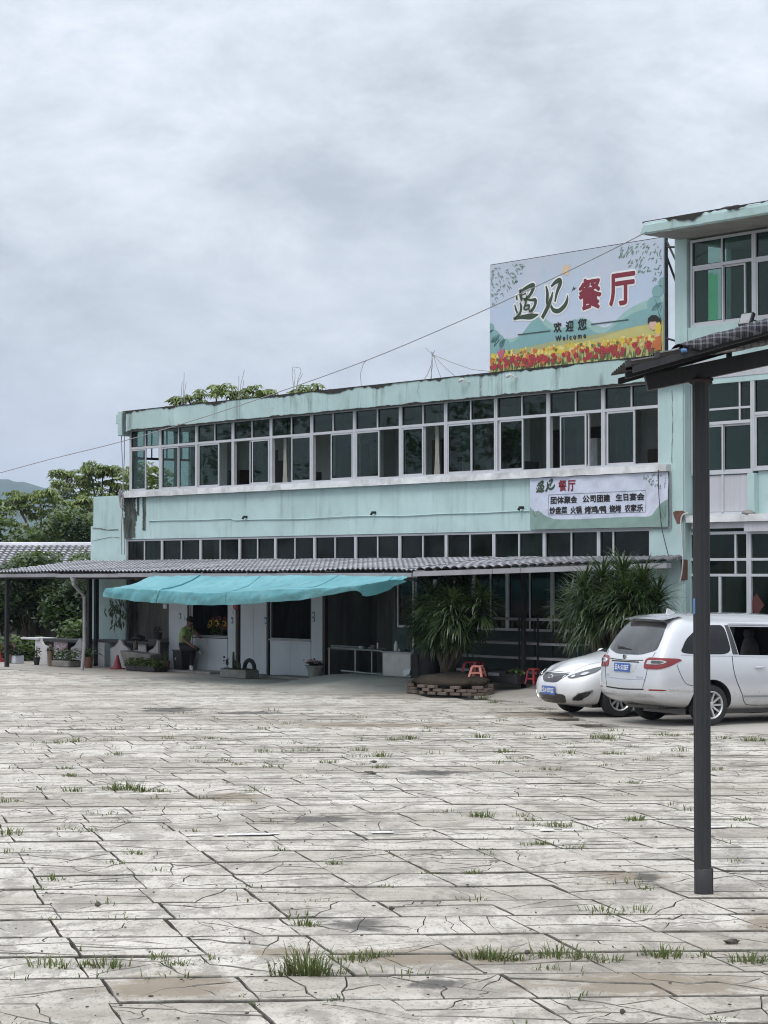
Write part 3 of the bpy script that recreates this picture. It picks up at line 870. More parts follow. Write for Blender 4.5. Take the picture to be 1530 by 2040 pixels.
# wood out of the picture on the left: it shows in the window reflections
wood = MB(); rg = random.Random(60)
for (x, y, sc) in ((-30, 52, 1.0), (-34, 63, 1.15), (-27, 72, .95), (-41, 57, 1.2), (-36, 76, 1.1)):
    b = Vector((x, y, 0)); wood.cur = 1
    wood.tube([b, b + Vector((.1, 0, 2.5)), b + Vector((0, 0, 6 * sc))], [.2, .16, .06], 7); wood.cur = 0
    for q in range(26):
        a = rg.uniform(0, 6.28); r_ = rg.random() ** .6 * 2.3 * sc; zz = rg.uniform(3.0, 8.2) * sc
        r_ *= math.sqrt(max(.15, 1 - ((zz / sc - 5.2) / 3.4) ** 2))
        leaves(wood, b + Vector((r_ * math.cos(a), r_ * math.sin(a), zz)), (.9, .9, .55), 60, .34, rg)
wood.build('wood', [M['leaf_mid'], M['bark']], at=(-33, 62, 0), frame='W', label='wood beyond the left edge, mirrored in the upper window panes', cat='wood', kind='stuff')

# ================================================================ MAIN BUILDING (two storeys, mint)
SL, SR = -8.78, 11.42
Z_AW, Z_LW, Z_LB, Z_SILL, Z_TR, Z_HD, Z_PT = 2.72, 3.37, 4.47, 4.61, 5.77, 6.25, 6.75
bld = thing('restaurant_building', 'two storey mint green restaurant building with two bands of aluminium windows', 'building', (0, 0, 0))
def bx(name, mat, *b, parent=bld, **kw):
    return MB().box(*b).build(name, mat, parent, **kw)
# solid parts of the front
def rough_face(s0, s1, z0, z1, t0, depth, ns, nz, amp=0.006):
    """plastered wall slab whose face is slightly uneven"""
    mb = MB()
    mb.grid(ns, nz, lambda u, v_: (s0 + (s1 - s0) * u, t0 + amp * noise.noise(Vector((u * (s1 - s0) * 1.1, v_ * (z1 - z0) * 1.4, s0))), z0 + (z1 - z0) * v_))
    b = MB().box(s0, s1, t0 + amp * 1.2, t0 + depth, z0, z1)
    mb.add(b.v, b.f)
    return mb
rough_face(SL, 10.98, Z_LW, Z_LB, 0.0, 0.22, 120, 8).build('wall', M['mint'], bld, smooth=30)
rough_face(10.51, SR, 0.0, Z_LW, 0.0, 0.3, 6, 20).build('wall', M['mint'], bld, smooth=30)
rough_face(10.78, SR, Z_LB + .0, Z_HD + .3, 0.0, 0.3, 6, 12).build('pillar', M['mint_clean'], bld, smooth=30)
rough_face(10.98, SR, Z_LW, Z_LB, 0.0, 0.3, 4, 8).build('pillar', M['mint_clean'], bld, smooth=30)
bx('side_wall', M['mint'], SR - .01, SR + .02, 0.03, 6.0, 0, 6.6)
M['mould_dark'] = pm('black_mould', (0.030, 0.034, 0.030), .5, 9, .95, .4, dirt=(0.16, 0.20, 0.17), dirt_amt=.8, stretch=(1.6, 1.6, .6))
for (m0_, m1_, za_, zb_, sd__) in ((SL - .04, SL + .52, 3.42, Z_LB + .02, 1), (SL + .86, SL + 1.0, 3.6, Z_LB, 2), (SL + .6, SL + .68, 4.0, Z_LB, 3), (SL - .05, SL + .34, 3.39, 3.95, 4)):
    mp_ = MB()
    mp_.grid(8, 26, lambda u, v_: (lerp_(m0_, m1_, u) + (u - .5) * .5 * (m1_ - m0_) * (noise.noise(Vector((sd__, v_ * 3, u))) * .7 + noise.noise(Vector((sd__ + 4, v_ * 17, u * 3))) * .8 - .35 * (1 - v_) + .2), -.0125 - .002 * sd__, lerp_(za_, zb_, v_)))
    mp_.build('mould_patch', M['mould_dark'], bld)
# window ledge, chipped
ld = MB()
ld.grid(150, 3, lambda u, v_: (SL - .05 + (11.1 - SL + .05) * u, -0.13 + 0.012 * noise.noise(Vector((u * 60, v_ * 3, 0))), Z_LB + .14 * v_ + 0.012 * noise.noise(Vector((u * 45, 3, v_)))))
ld.box(SL - .05, 11.1, -0.115, 0.2, Z_LB + .005, Z_SILL - .003)
ld.build('window_ledge', M['ledge'], bld, smooth=30)
# parapet with a near-black ragged strip along its lower edge, left end block
pt = MB()
def par(u, v_):
    s = SL + .1 + (SR - SL + .02) * u
    z = Z_HD - .02 + (Z_PT - Z_HD + .02) * v_
    if v_ > .99: z += 0.018 * noise.noise(Vector((s * 2.3, 0, 0))) + 0.012 * noise.noise(Vector((s * 9, 2, 0)))
    if v_ < .01: z += 0.03 * noise.noise(Vector((s * 1.9, 7, 0))) + 0.02 * noise.noise(Vector((s * 7, 5, 0)))
    return (s, -0.15 + 0.008 * noise.noise(Vector((s * 1.2, z * 2, 0))), z)
pt.grid(260, 8, par)
pt.box(SL + .1, SR + .12, -0.135, 0.1, Z_HD + .03, Z_PT - .03)
pt.build('parapet', M['mint_parapet'], bld, smooth=30)
cp = MB()
cp.grid(260, 2, lambda u, v_: (SL + .1 + (SR - SL + .02) * u, -0.165 + .3 * v_, Z_PT + .003 + 0.02 * noise.noise(Vector(((SL + (SR - SL) * u) * 2.3, 0, 0))) + 0.018 * noise.noise(Vector((u * 300, v_ * 2, 4)))))
cp.build('coping', M['soot_black'], bld)
so = MB()
so.grid(300, 1, lambda u, v_: (SL + .5 + (SR - SL - .5) * u, -0.157 - .004 * v_, Z_HD - .01 + (1 - v_) * -.02 + v_ * (0.012 + 0.05 * max(0, noise.noise(Vector((u * 38, 3, 0))) + .35 * noise.noise(Vector((u * 160, 1, 0))) + .05 + .25 * u))))
so.build('broken_edge', M['soot_black'], bld)
def top_grime(parent, s0, s1, t, z, deep, nseg):
    """mildew hanging in a ragged fringe from a wet top edge"""
    g_ = MB()
    g_.grid(nseg, 1, lambda u, v_: (s0 + (s1 - s0) * u, t, z + .012 - (1 - v_) * (.018 + deep * max(0, noise.noise(Vector((u * nseg * .06, 3, s0))) + .5 * noise.noise(Vector((u * nseg * .31, 8, 0))) + .12))))
    g_.build('mildew_edge', M['soot_black'], parent)
top_grime(bld, SL + .1, SR + .1, -.163, Z_PT, .10, 420)
lb = MB().box(SL - .09, SL + .1, -0.2, 0.3, Z_HD - .14, Z_PT + .02)
lb.build('corner_block', M['mint_parapet'], bld, bevel=.02)
MB().box(SL - .42, SL - .09, -0.05, 0.18, Z_HD + .2, Z_PT - .04).build('roof_spout', M['mint_parapet'], bld, bevel=.02)
MB().box(SL + .1, SL + .24, -0.165, -0.14, Z_HD - .06, Z_PT).build('mould_patch', M['mould'], bld)
# slabs and rooms
bx('roof_slab', M['ceiling'], SL + .02, SR - .02, 0.1, 6.4, Z_HD + .04, Z_HD + .2)
bx('floor_slab', M['floor_in'], SL + .02, SR - .02, 0.12, 6.4, Z_LW + .04, Z_LW + .2)
bx('back_wall', M['plaster'], SL + .02, SR - .02, 6.3, 6.45, 0, Z_HD + .03)
cw = MB(); door_s = [-5.6, -2.2, 1.4, 3.2, 5.1, 6.35, 8.6]
for a, b in zip([SL + .1] + [d + .95 for d in door_s], door_s + [SR - .1]):
    cw.box(a, b, 2.3, 2.42, Z_LW + .2, Z_HD + .04)
for d in door_s: cw.box(d, d + .95, 2.3, 2.42, Z_LW + 2.3, Z_HD + .04)
cw.build('corridor_wall', M['plaster'], bld)
for k, d in enumerate(door_s):
    o = MB().box(d + .03, d + .92, 2.34, 2.4, Z_LW + .2, Z_LW + 2.28)
    o.box(d + .12, d + .83, 2.325, 2.34, Z_LW + .5, Z_LW + 1.2); o.box(d + .12, d + .83, 2.325, 2.34, Z_LW + 1.35, Z_LW + 2.1)
    dr = o.build('door', M['door_brown'], bld)
    if k == 5:
        MB().box(d + .33, d + .62, 2.31, 2.324, Z_LW + 1.72, Z_LW + 1.86).build('name_plate', M['ledge'], dr)
for s in (-7.3, -4.0, -.7, 2.6, 4.5, 7.6, 9.9):
    bx('column', M['plaster'], s, s + .42, 1.95, 2.295, Z_LW + .2, Z_HD + .04)
# clutter behind the panes
rgw = random.Random(19)
for (px, w_, z0_, z1_, m_) in ((455, .5, 3.6, 5.1, 'door_brown'), (600, .3, 3.6, 4.95, 'concrete_dark'), (690, .7, 3.6, 4.85, 'concrete_dark'), (860, .35, 3.6, 5.5, 'door_brown'), (1010, .6, 3.6, 4.9, 'concrete_dark'), (1170, .3, 3.6, 5.3, 'ledge'), (1290, .4, 3.6, 5.0, 'door_brown')):
    s = sx(px, .9, 900); bx('stored_cabinet', M[m_], s, s + w_, .9, 1.3, z0_, z1_)
M['curtain_up'] = pm('grey_curtain', (0.36, 0.37, 0.34), 0.2, 4, 0.95)
for (a, w_) in ((-6.9, .3), (-2.1, .25), (.2, .35), (3.6, .25), (6.2, .4), (9.35, .3)):
    mb = MB(); mb.grid(24, 6, lambda u, v_: (a + w_ * (u - .5) * (1 - .45 * math.sin(v_ * 3.1)) + w_ / 2, .26 + .025 * math.sin(u * 30), 4.63 + 1.58 * v_))
    mb.build('curtain', M['curtain_up'], bld, smooth=True)
for (px, py) in ((560, 905), (735, 870), (930, 880), (1225, 830)):
    s, z = hit(px, py, 2.29); bx('paper_notice', M['ledge'], s - .12, s + .12, 2.28, 2.29, z - .16, z + .16)
# left end wall of the corridor, glazed: daylight comes through
for b in ((SL, SL + .12, .12, .3, Z_LW + .2, Z_HD + .04), (SL, SL + .12, 2.0, 6.3, Z_LW + .2, Z_HD + .04), (SL, SL + .12, .3, 2.0, Z_LW + .2, 4.55)):
    bx('end_wall', M['plaster_mint'], *b)
eb = MB()
for k in range(8): eb.box(SL + .03, SL + .06, .3 + k * .24, .325 + k * .24, 5.55, Z_HD + .04)
eb.box(SL + .02, SL + .08, .3, 2.0, 5.5, 5.56)
eb.build('window_bars', M['black_metal'], bld)
bx('end_wall', M['plaster'], SR - .3, SR - .05, .32, 6.3, 0, Z_HD + .04)
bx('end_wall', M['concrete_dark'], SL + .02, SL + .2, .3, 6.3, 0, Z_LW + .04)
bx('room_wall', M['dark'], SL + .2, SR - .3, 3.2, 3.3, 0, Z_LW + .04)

# windows: frame with sliding sashes and panes
def pane(mb_parent, mat, s0, s1, z0, z1, t):
    a, b, c, d = [random.uniform(-.005, .005) for _ in range(4)]      # never quite true in its frame
    MB().add([(s0, t + a, z0), (s1, t + b, z0), (s1, t + .006 + b, z0), (s0, t + .006 + a, z0), (s0, t + c, z1), (s1, t + b + c - a, z1), (s1, t + .006 + b + c - a, z1), (s0, t + .006 + c, z1)],
             [(0, 3, 2, 1), (4, 5, 6, 7), (0, 1, 5, 4), (1, 2, 6, 5), (2, 3, 7, 6), (3, 0, 4, 7)]).build('pane', mat, mb_parent)
def frame_rect(mb, s0, s1, z0, z1, t0, t1, w):
    mb.box(s0, s0 + w, t0, t1, z0, z1); mb.box(s1 - w, s1, t0, t1, z0, z1)
    mb.box(s0 + w, s1 - w, t0, t1, z0, z0 + w); mb.box(s0 + w, s1 - w, t0, t1, z1 - w, z1)
def window(parent, s0, s1, z0, zt, z1, t, sashes, upper=(0.5,), gl=None, gl_up=None, wmull=.05):
    """one bay: outer frame, transom, fixed lights above and sliding sashes below"""
    gl = gl or M['glass']; gl_up = gl_up or gl
    mb = MB()
    frame_rect(mb, s0, s1, z0, z1, t, t + .09, wmull)
    if zt:
        mb.box(s0 + wmull, s1 - wmull, t + .004, t + .086, zt - .03, zt + .03)
    cuts = [s0 + wmull] + [s0 + (s1 - s0) * u for u in upper] + [s1 - wmull]
    zz0 = (zt + .03) if zt else (z0 + wmull)
    for q in cuts[1:-1]: mb.box(q - .02, q + .02, t + .012, t + .078, zz0, z1 - wmull)
    w = mb.build('window', M['alu'], parent)
    gk = MB()
    for a, b in zip(cuts, cuts[1:]):
        pane(w, gl_up, a + .012, b - .012, zz0 + .008, z1 - wmull - .008, t + .04)
        frame_rect(gk, a + .001 if a == cuts[0] else a + .021, b - .001 if b == cuts[-1] else b - .021, zz0 + .001, z1 - wmull - .001, t + .03, t + .055, .014)
    if sashes:
        for k, (a, b, lay) in enumerate(sashes):
            x0, x1 = s0 + wmull + (s1 - s0 - 2 * wmull) * a, s0 + wmull + (s1 - s0 - 2 * wmull) * b
            tt = t + .015 + lay * .034
            ms = MB(); frame_rect(ms, x0, x1, z0 + wmull, zt - .032, tt, tt + .03, .038)
            sh = ms.build('sash', M['alu'], w)
            pane(w, gl, x0 + .036, x1 - .036, z0 + wmull + .036, zt - .068, tt + .012)
            frame_rect(gk, x0 + .039, x1 - .039, z0 + wmull + .039, zt - .071, tt + .004, tt + .026, .012)
    gk.build('gasket', M['gasket'], w)
    return w
edges = [-8.61, -7.15, -5.47, -3.86, -2.25, -0.61, 1.03, 2.71, 4.28, 5.93, 7.57, 9.19, 10.78]
SASH = [[(0, .52, 0)], [(0, .5, 0), (.48, 1, 1)], [(.02, .62, 0), (.1, .6, 1)], [(.5, .97, 0), (.4, .95, 1)], [(.5, 1, 0), (.47, .96, 1)], [(.44, .98, 0), (.5, 1, 1)], [(0, .54, 0), (.05, .5, 1)], [(0, .5, 0), (.03, .52, 1)], [(0, .52, 0), (.48, 1, 1)], [(.04, .52, 0), (.0, .5, 1)], [(.19, .7, 0), (.24, .74, 1)], [(.03, .56, 0), (0, .52, 1)]]
for k in range(12):
    window(bld, edges[k] + .002, edges[k + 1] - .002, Z_SILL, Z_TR, Z_HD + .02, .02, SASH[k])
low = [-8.77, -7.07, -5.29, -3.58, -2.08, -0.51, 1.06, 2.67, 4.28, 5.85, 7.43, 9.04, 10.51]
for k in range(12):
    window(bld, low[k] + .002, low[k + 1] - .002, 2.62, None, Z_LW - .01, .03, None, (0.5,) if k < 11 else (.28,), M['glass_low'], wmull=.042)
M['curtain'] = pm('pale_curtain', (0.30, 0.30, 0.27), 0.2, 4, 0.95)
for (a, b) in ((-5.2, -4.6), (-3.5, -2.95), (5.9, 7.3), (-8.7, -7.9)):
    mb = MB(); mb.grid(40, 2, lambda u, v_: (a + (b - a) * u, .34 + .03 * math.sin(u * 40) + .02 * math.sin(u * 17), 2.6 + .78 * v_))
    mb.build('curtain', M['curtain'], bld, smooth=True)
# conduit with dark drain stubs on the spandrel
cd = MB(); pts = []
for k in range(80):
    s = -7.6 + (7.1 + 7.6) * k / 79
    pts.append((s, -0.02, 3.78 + .025 * noise.noise(Vector((s * .5, 0, 0))) + (.05 if s < -3.7 else 0)))
cd.tube(pts, .012, 6).build('conduit', M['mint_clean'], bld, smooth=True)
for px in (487, 743, 1037):
    s = sx(px, -.08, 1028)
    MB().tube([(s, .02, 3.86), (s - .01, -.10, 3.86), (s - .02, -.12, 3.80)], .03, 8).build('drain_stub', M['gasket'], bld, smooth=True)
# cracks and a broken corner showing brick
def crack_line(pxs, t, w, name='crack', parent=bld, mat=None):
    mb = MB(); P = []
    for (a, b) in zip(pxs, pxs[1:]):
        for k in range(7):
            px = a[0] + (b[0] - a[0]) * k / 7 + random.uniform(-.8, .8); py = a[1] + (b[1] - a[1]) * k / 7
            P.append(hit(px, py, t))
    horiz = abs(pxs[-1][0] - pxs[0][0]) > abs(pxs[-1][1] - pxs[0][1])
    for p, q in zip(P, P[1:]):
        ww = w * random.uniform(.4, 1.2)
        if horiz: mb.add([(p[0], t, p[1] - ww), (q[0], t, q[1] - ww), (q[0], t, q[1] + ww), (p[0], t, p[1] + ww)], [(0, 1, 2, 3)])
        else: mb.add([(p[0] - ww, t, p[1]), (p[0] + ww, t, p[1]), (q[0] + ww, t, q[1]), (q[0] - ww, t, q[1])], [(0, 1, 2, 3)])
    mb.build(name, mat or M['concrete_dark'], parent)
crack_line([(1338, 778), (1340, 850), (1338, 935)], -.011, .006)
crack_line([(960, 745), (955, 760), (958, 775)], -.162, .004)
crack_line([(835, 760), (832, 780), (838, 800)], -.162, .004)
M['brick_raw'] = pm('raw_brick', (0.15, 0.075, 0.055), 0.4, 12, 0.95, 0.7)
hb = MB(); c_ = hit(1353, 1030, -.01)
hb.poly([(c_[0] + .13 * math.cos(a) * (1 + .4 * math.sin(3 * a)), -.014, c_[1] + .17 * math.sin(a) * (1 + .3 * math.cos(2 * a))) for a in [k * .45 for k in range(14)]])
hb.build('broken_plaster', M['brick_raw'], bld)
hb = MB(); c_ = hit(1359, 1108, -.01)
hb.box(c_[0] - .03, SR + .03, -.03, .1, 2.35, 2.75).build('broken_plaster', M['brick_raw'], bld, bevel=.02)

# ---- ground floor walls behind the awning
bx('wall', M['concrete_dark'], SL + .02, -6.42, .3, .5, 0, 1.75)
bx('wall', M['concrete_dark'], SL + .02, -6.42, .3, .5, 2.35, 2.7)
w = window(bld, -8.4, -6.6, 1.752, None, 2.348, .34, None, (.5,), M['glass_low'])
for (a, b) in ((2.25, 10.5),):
    bx('wall', M['shade_wall'], a, b, .25, .45, 0, 1.25)
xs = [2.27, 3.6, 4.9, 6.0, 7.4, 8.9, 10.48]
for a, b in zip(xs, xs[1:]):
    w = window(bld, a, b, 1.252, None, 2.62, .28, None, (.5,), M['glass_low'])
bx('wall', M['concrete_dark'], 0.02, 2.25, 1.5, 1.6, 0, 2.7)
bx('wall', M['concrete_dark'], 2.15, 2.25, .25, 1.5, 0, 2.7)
# curtains and pale doors behind the dark glass
bx('curtain', M['curtain'], 6.9, 7.25, .6, .62, 1.2, 2.6)
bx('curtain', M['curtain'], 4.4, 4.6, .6, .62, 1.2, 2.6)

# ================================================================ LOW MINT WALL LEFT OF IT
anx = thing('garden_wall', 'narrow mint wall with horizontal cracks left of the restaurant', 'wall', (-9.7, .1, 0))
mb = rough_face(-10.56, SL - .1, 3.74, 4.55, .1, .35, 14, 10, .012); mb.build('wall_top', M['mint'], anx, smooth=30)
mb = rough_face(-10.66, SL - .1, 0, 3.75, .08, .4, 14, 30, .012); mb.build('wall_base', M['mint'], anx, smooth=30)
MB().grid(20, 2, lambda u, v_: (-10.56 + (SL - .1 + 10.56) * u, .1 + .34 * v_, 4.553 + .02 * noise.noise(Vector((u * 14, v_, 0))))).build('mossy_top', M['soot_black'], anx)
crack_line([(184, 1052), (200, 1053), (215, 1056), (238, 1055)], .064, .012, parent=anx)
crack_line([(182, 1078), (200, 1074), (222, 1070), (240, 1071)], .064, .007, parent=anx)
bx('recess', M['concrete_dark'], SL - .099, SL - .02, .12, .3, 0, 4.4, parent=anx)

# ================================================================ THREE STOREY WING ON THE RIGHT
TW = .15
wing = thing('side_wing', 'three storey mint wing at the right edge with white ledge and large windows', 'building', (13, TW, 0))
WR = 18.5
def wb(name, mat, *b, **kw): return MB().box(*b).build(name, mat, wing, **kw)
s_l = sx(1344, TW, 600)
# top storey
wb('pillar', M['mint_clean'], s_l, sx(1368, TW, 560), TW, TW + .3, Z_PT - .3, 9.05, bevel=.01)
zs, zt_, zh = 7.27, 8.44, 8.98
e0, e1, e2 = sx(1371, TW, 560), sx(1497, TW, 560), 15.6
rough_face(sx(1368, TW, 560) + .002, WR, Z_PT - .62, zs, TW + .03, .25, 30, 6).build('wall', M['mint_clean'], wing, smooth=30)
window(wing, e0, e1, zs, zt_, zh, TW + .06, [(0, .52, 0), (.5, .87, 1)], (.5,), M['glass'])
window(wing, e1 + .003, e2, zs, zt_, zh, TW + .06, [(0, .5, 0), (.5, 1, 1)], (.5,), M['glass'])
window(wing, e2 + .003, 17.3, zs, zt_, zh, TW + .06, [(0, .5, 0), (.5, 1, 1)], (.5,), M['glass'])
wb('wall', M['mint_clean'], 17.3, WR, TW + .02, TW + .3, zs, 9.05)
# roof slab with a rounded, mildewed edge
rs = MB(); sl0 = sx(1286, -.8, 465)
prof = [(-.8, 9.03), (-.84, 9.06), (-.845, 9.2), (-.8, 9.26)]
rs.grid(90, 3, lambda u, v_: (sl0 + (WR + .5 - sl0) * u, prof[min(3, int(round(v_ * 3)))][0] + .012 * noise.noise(Vector((u * 40, v_, 0))), prof[min(3, int(round(v_ * 3)))][1] + .015 * noise.noise(Vector((u * 30, 2, v_ * 3)))))
rs.box(sl0 - .0, WR + .5, -.815, 6, 9.045, 9.25)
rs.prism([(sl0 - .16, 9.05), (sl0 + .01, 9.03), (sl0 + .01, 9.262), (sl0 - .05, 9.22)], 'y', -.8, 6)
rs.build('roof_slab', M['mint_parapet'], wing, smooth=30)
top_grime(wing, sl0 - .02, WR + .4, -.862, 9.262, .12, 160)
wb('soffit', M['concrete'], sl0 - .02, WR + .4, -.79, 6, 9.02, 9.043)
# dark tiled roof above
M['dark_tile'] = pm('dark_roof_tile', (0.06, 0.055, 0.06), 0.35, 9, 0.8, 0.5)
rt = MB(); ra = sx(1484, .6, 415); rb_ = WR + 2
rt.grid(160, 40, lambda u, v_: (ra + .15 * (1 - v_) + (rb_ - ra) * u, .6 + 4.2 * v_, 9.3 + 1.9 * v_ * (.44 + .4 * min(1, u * 8)) + .035 * abs(math.sin(u * 60)) - .03 * ((v_ * 14) % 1)))
rt.build('tiled_roof', M['dark_tile'], wing, smooth=40)
rg_ = MB(); q0, q1 = hit(1437, 421, .1), hit(1476, 414, .1)
rg_.blob(((q0[0] + q1[0]) / 2, .1, q0[1] - .0), ((q1[0] - q0[0]) / 2 + .02, .14, .07), 12, 6, .5, 3)
rg_.build('ridge_rubble', M['dark_tile'], wing)
# rooms of the top storey
for b in ((s_l + .02, s_l + .15, TW + .3, .95, 6.9, 9.02), (s_l + .02, s_l + .15, 1.62, 3.2, 6.9, 9.02), (s_l + .02, s_l + .15, .95, 1.62, 6.9, 7.4)):
    wb('end_wall', M['plaster_mint'], *b)
wb('end_pane', M['glass_green'], s_l + .06, s_l + .066, .96, 1.32, 7.41, 8.45)
wb('back_wall', M['plaster_mint'], s_l + .02, WR, 3.2, 3.3, 3.4, 9.02)
wb('ceiling', M['ceiling'], s_l + .02, WR, TW + .3, 3.2, 8.985, 9.018)
wb('door', M['door_brown'], 11.2, 12.0, 3.14, 3.19, 7.1, 8.6)
wb('floor_slab', M['floor_in'], SR + .05, WR, TW + .28, 3.2, 6.2, 6.85)
wb('floor_slab', M['floor_in'], SR + .05, WR, TW + .28, 3.2, 3.4, 3.6)
# middle storey
m0, m1 = sx(1374, TW, 850), sx(1496, TW, 850)
wb('jamb', M['mint'], SR + .025, m0 - .002, TW + .1, TW + .3, 3.6, 6.35)
window(wing, m0, m1, 4.38, 5.37, 6.23, TW + .04, [(0, .52, 0), (.5, 1, 1)], (.79,), M['glass'])
MB().box(m0 + .05, m1 - .05, TW + .05, TW + .11, 5.62, 5.66).build('transom', M['alu'], wing)
window(wing, m1 + .003, 15.4, 4.42, 5.5, 6.23, TW + .04, [(0, .5, 0), (.5, 1, 1)], (.5,), M['glass'])
window(wing, 15.403, 17.6, 4.42, 5.5, 6.23, TW + .04, [(0, .5, 0), (.5, 1, 1)], (.5,), M['glass'])
M['panel_lilac'] = pm('pale_panel', (0.50, 0.50, 0.54), 0.06, 2, 0.6, dirt=(0.36, 0.36, 0.36), dirt_amt=.4, stretch=(8, 8, .3))
pw = m0 + (m1 - m0) * .51
for a, b in ((m0 + .02, pw - .025), (pw + .025, m1 - .1)):
    wb('spandrel_panel', M['panel_lilac'], a, b, TW + .07, TW + .1, 3.66, 4.36)
MB().box(pw - .024, pw + .024, TW + .05, TW + .11, 3.62, 4.378).box(m0 + .02, m1 - .1, TW + .05, TW + .11, 3.60, 3.655).build('panel_frame', M['alu'], wing)
wb('pilaster', M['mint_clean'], m1 - .09, m1 + .09, TW - .02, TW + .3, 3.6, 4.37, bevel=.01)
rough_face(m1 + .092, WR, 3.6, 4.41, TW + .1, .25, 20, 6).build('wall', M['mint_clean'], wing, smooth=30)
rough_face(SR + .025, WR, 6.24, 6.6, TW + .02, .25, 30, 4).build('lintel', M['panel_lilac'], wing, smooth=30)
l2 = MB(); la, lb2 = sx(1363, TW - .2, 1030), WR
l2.grid(60, 3, lambda u, v_: (la + (lb2 - la) * u, TW - .16 + .012 * noise.noise(Vector((u * 40, v_ * 2, 1))), 3.46 + .14 * v_ + .01 * noise.noise(Vector((u * 50, 4, v_)))))
l2.box(la, lb2, TW - .145, TW + .2, 3.465, 3.597)
l2.build('window_ledge', M['ledge'], wing, smooth=30)
wb('lintel', M['panel_lilac'], la + .06, sx(1489, TW, 1046), TW - .06, TW + .2, 3.34, 3.459)
wb('lintel', M['panel_lilac'], sx(1489, TW, 1046) + .002, WR, TW - .1, TW + .2, 3.27, 3.459)
MB().blob((m1, TW - .08, 3.61), (.16, .1, .06), 10, 6, .3, 2).build('cement_lump', M['concrete'], wing)
# ground storey
g0_, g1_, g2_ = sx(1369, TW, 1100), sx(1489, TW, 1100), 14.9
wb('jamb', M['mint'], SR + .025, g0_ - .002, TW + .02, TW + .3, 0, 3.33)
def shopfront(a, b, cut):
    w = MB()
    frame_rect(w, a, b, .1, 3.28, TW + .03, TW + .12, .055)
    for z in (2.72, 2.42): w.box(a + .055, b - .055, TW + .034, TW + .116, z, z + .05)
    q = a + (b - a) * cut
    w.box(q - .022, q + .022, TW + .04, TW + .11, 2.77, 3.225); w.box(q - .022, q + .022, TW + .04, TW + .11, 2.47, 2.72)
    h = a + (b - a) * .52
    w.box(h - .03, h + .03, TW + .04, TW + .11, .155, 2.42); w.box(a + .055, b - .055, TW + .035, TW + .115, .95, 1.0)
    o = w.build('shopfront', M['alu'], wing)
    for (x0, x1, z0, z1) in ((a + .06, q - .025, 2.775, 3.22), (q + .025, b - .06, 2.775, 3.22), (a + .06, q - .025, 2.475, 2.715), (q + .025, b - .06, 2.475, 2.715), (a + .06, h - .035, 1.005, 2.415), (h + .035, b - .06, 1.005, 2.415), (a + .06, h - .035, .16, .945), (h + .035, b - .06, .16, .945)):
        pane(o, M['glass_low'], x0, x1, z0, z1, TW + .07)
    return o
shopfront(g0_, g1_, .78)
shopfront(g1_ + .003, g2_, .3)
shopfront(g2_ + .003, 16.9, .5)
wb('wall', M['mint'], 16.9, WR, TW + .02, TW + .3, 0, 3.27)
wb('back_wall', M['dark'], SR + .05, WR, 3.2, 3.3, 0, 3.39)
M['red_paper'] = pm('red_paper', (0.07, 0.018, 0.014), 0.2, 10, 0.7)
q = hit(1507, 1205, TW + .06)
fu = MB(); fu.poly([(q[0], TW + .064, q[1] - .22), (q[0] + .19, TW + .064, q[1]), (q[0], TW + .064, q[1] + .22), (q[0] - .19, TW + .064, q[1])])
fu.build('paper_charm', M['red_paper'], wing, label='red diamond paper charm on the glass')
# flood lamps below the top windows
def floodlight(px, py, label):
    s, z = hit(px, py, -.1)
    f_ = thing('flood_light', label, 'lamp', (s, -.1, z))
    Mx = Matrix.Translation((s, -.1, z)) @ Matrix.Rotation(R(-24), 4, 'X')
    MB().obox(Mx, -.15, .15, -.03, .05, -.13, .13).build('housing', M['black_metal'], f_, bevel=.01)
    MB().obox(Mx, -.125, .125, -.036, -.031, -.105, .105).build('lens', M['steel'], f_)
    MB().tube([(s + .12, -.06, z - .02), (s + .25, .05, z - .08), (s + .3, TW + .06, z - .08)], .016, 6).build('bracket', M['black_metal'], f_)
floodlight(1487, 636, 'black flood lamp under the top floor window of the right wing')

# ================================================================ THINGS ON THE PARAPET
def cctv(px, py, label):
    s, z = hit(px, py, -.3)
    c = thing('security_camera', label, 'camera', (s, -.3, z))
    Mx = Matrix.Translation((s, -.3, z)) @ Matrix.Rotation(R(8), 4, 'Y')
    b = MB(); b.lathe([(.0, -.10), (.032, -.10), (.034, .07), (.03, .09), (.0, .09)], 12, (s, -.3, z), Matrix.Rotation(R(80), 3, 'Y') @ Matrix.Rotation(R(20), 3, 'X'))
    b.build('camera_body', M['pvc'], c, smooth=40)
    b = MB(); b.lathe([(.0, -.118), (.03, -.118), (.03, -.102), (.0, -.102)], 12, (s, -.3, z), Matrix.Rotation(R(80), 3, 'Y') @ Matrix.Rotation(R(20), 3, 'X'))
    b.build('lens', M['gasket'], c)
    MB().tube([(s + .05, -.28, z), (s + .09, -.2, z - .04), (s + .1, -.15, z - .05)], .014, 6).build('bracket', M['pvc'], c)
cctv(919, 757, 'small bullet camera on the parapet left of the billboard')
cctv(1014, 748, 'small bullet camera on the parapet below the billboard')
def rods(name, label, lines, t=.1, r=.007, mat=None):
    """bent reinforcement bars and wires left standing on the roof"""
    p0 = hit(*lines[0][0], t)
    o = thing(name, label, 'wire', (p0[0], t, p0[1]))
    for ln in lines:
        pts = []
        for (px, py) in ln:
            s, z = hit(px, py, t); pts.append((s, t, z))
        MB().tube(pts, r, 5).build('rod', mat or M['wire_grey'], o)
    return o
rods('steel_rods', 'thin upright steel rods on the parapet, first group from the left end', [[(364, 812), (366, 775), (367, 742)], [(362, 812), (361, 790), (363, 760)], [(367, 812), (368, 780), (371, 762)]])
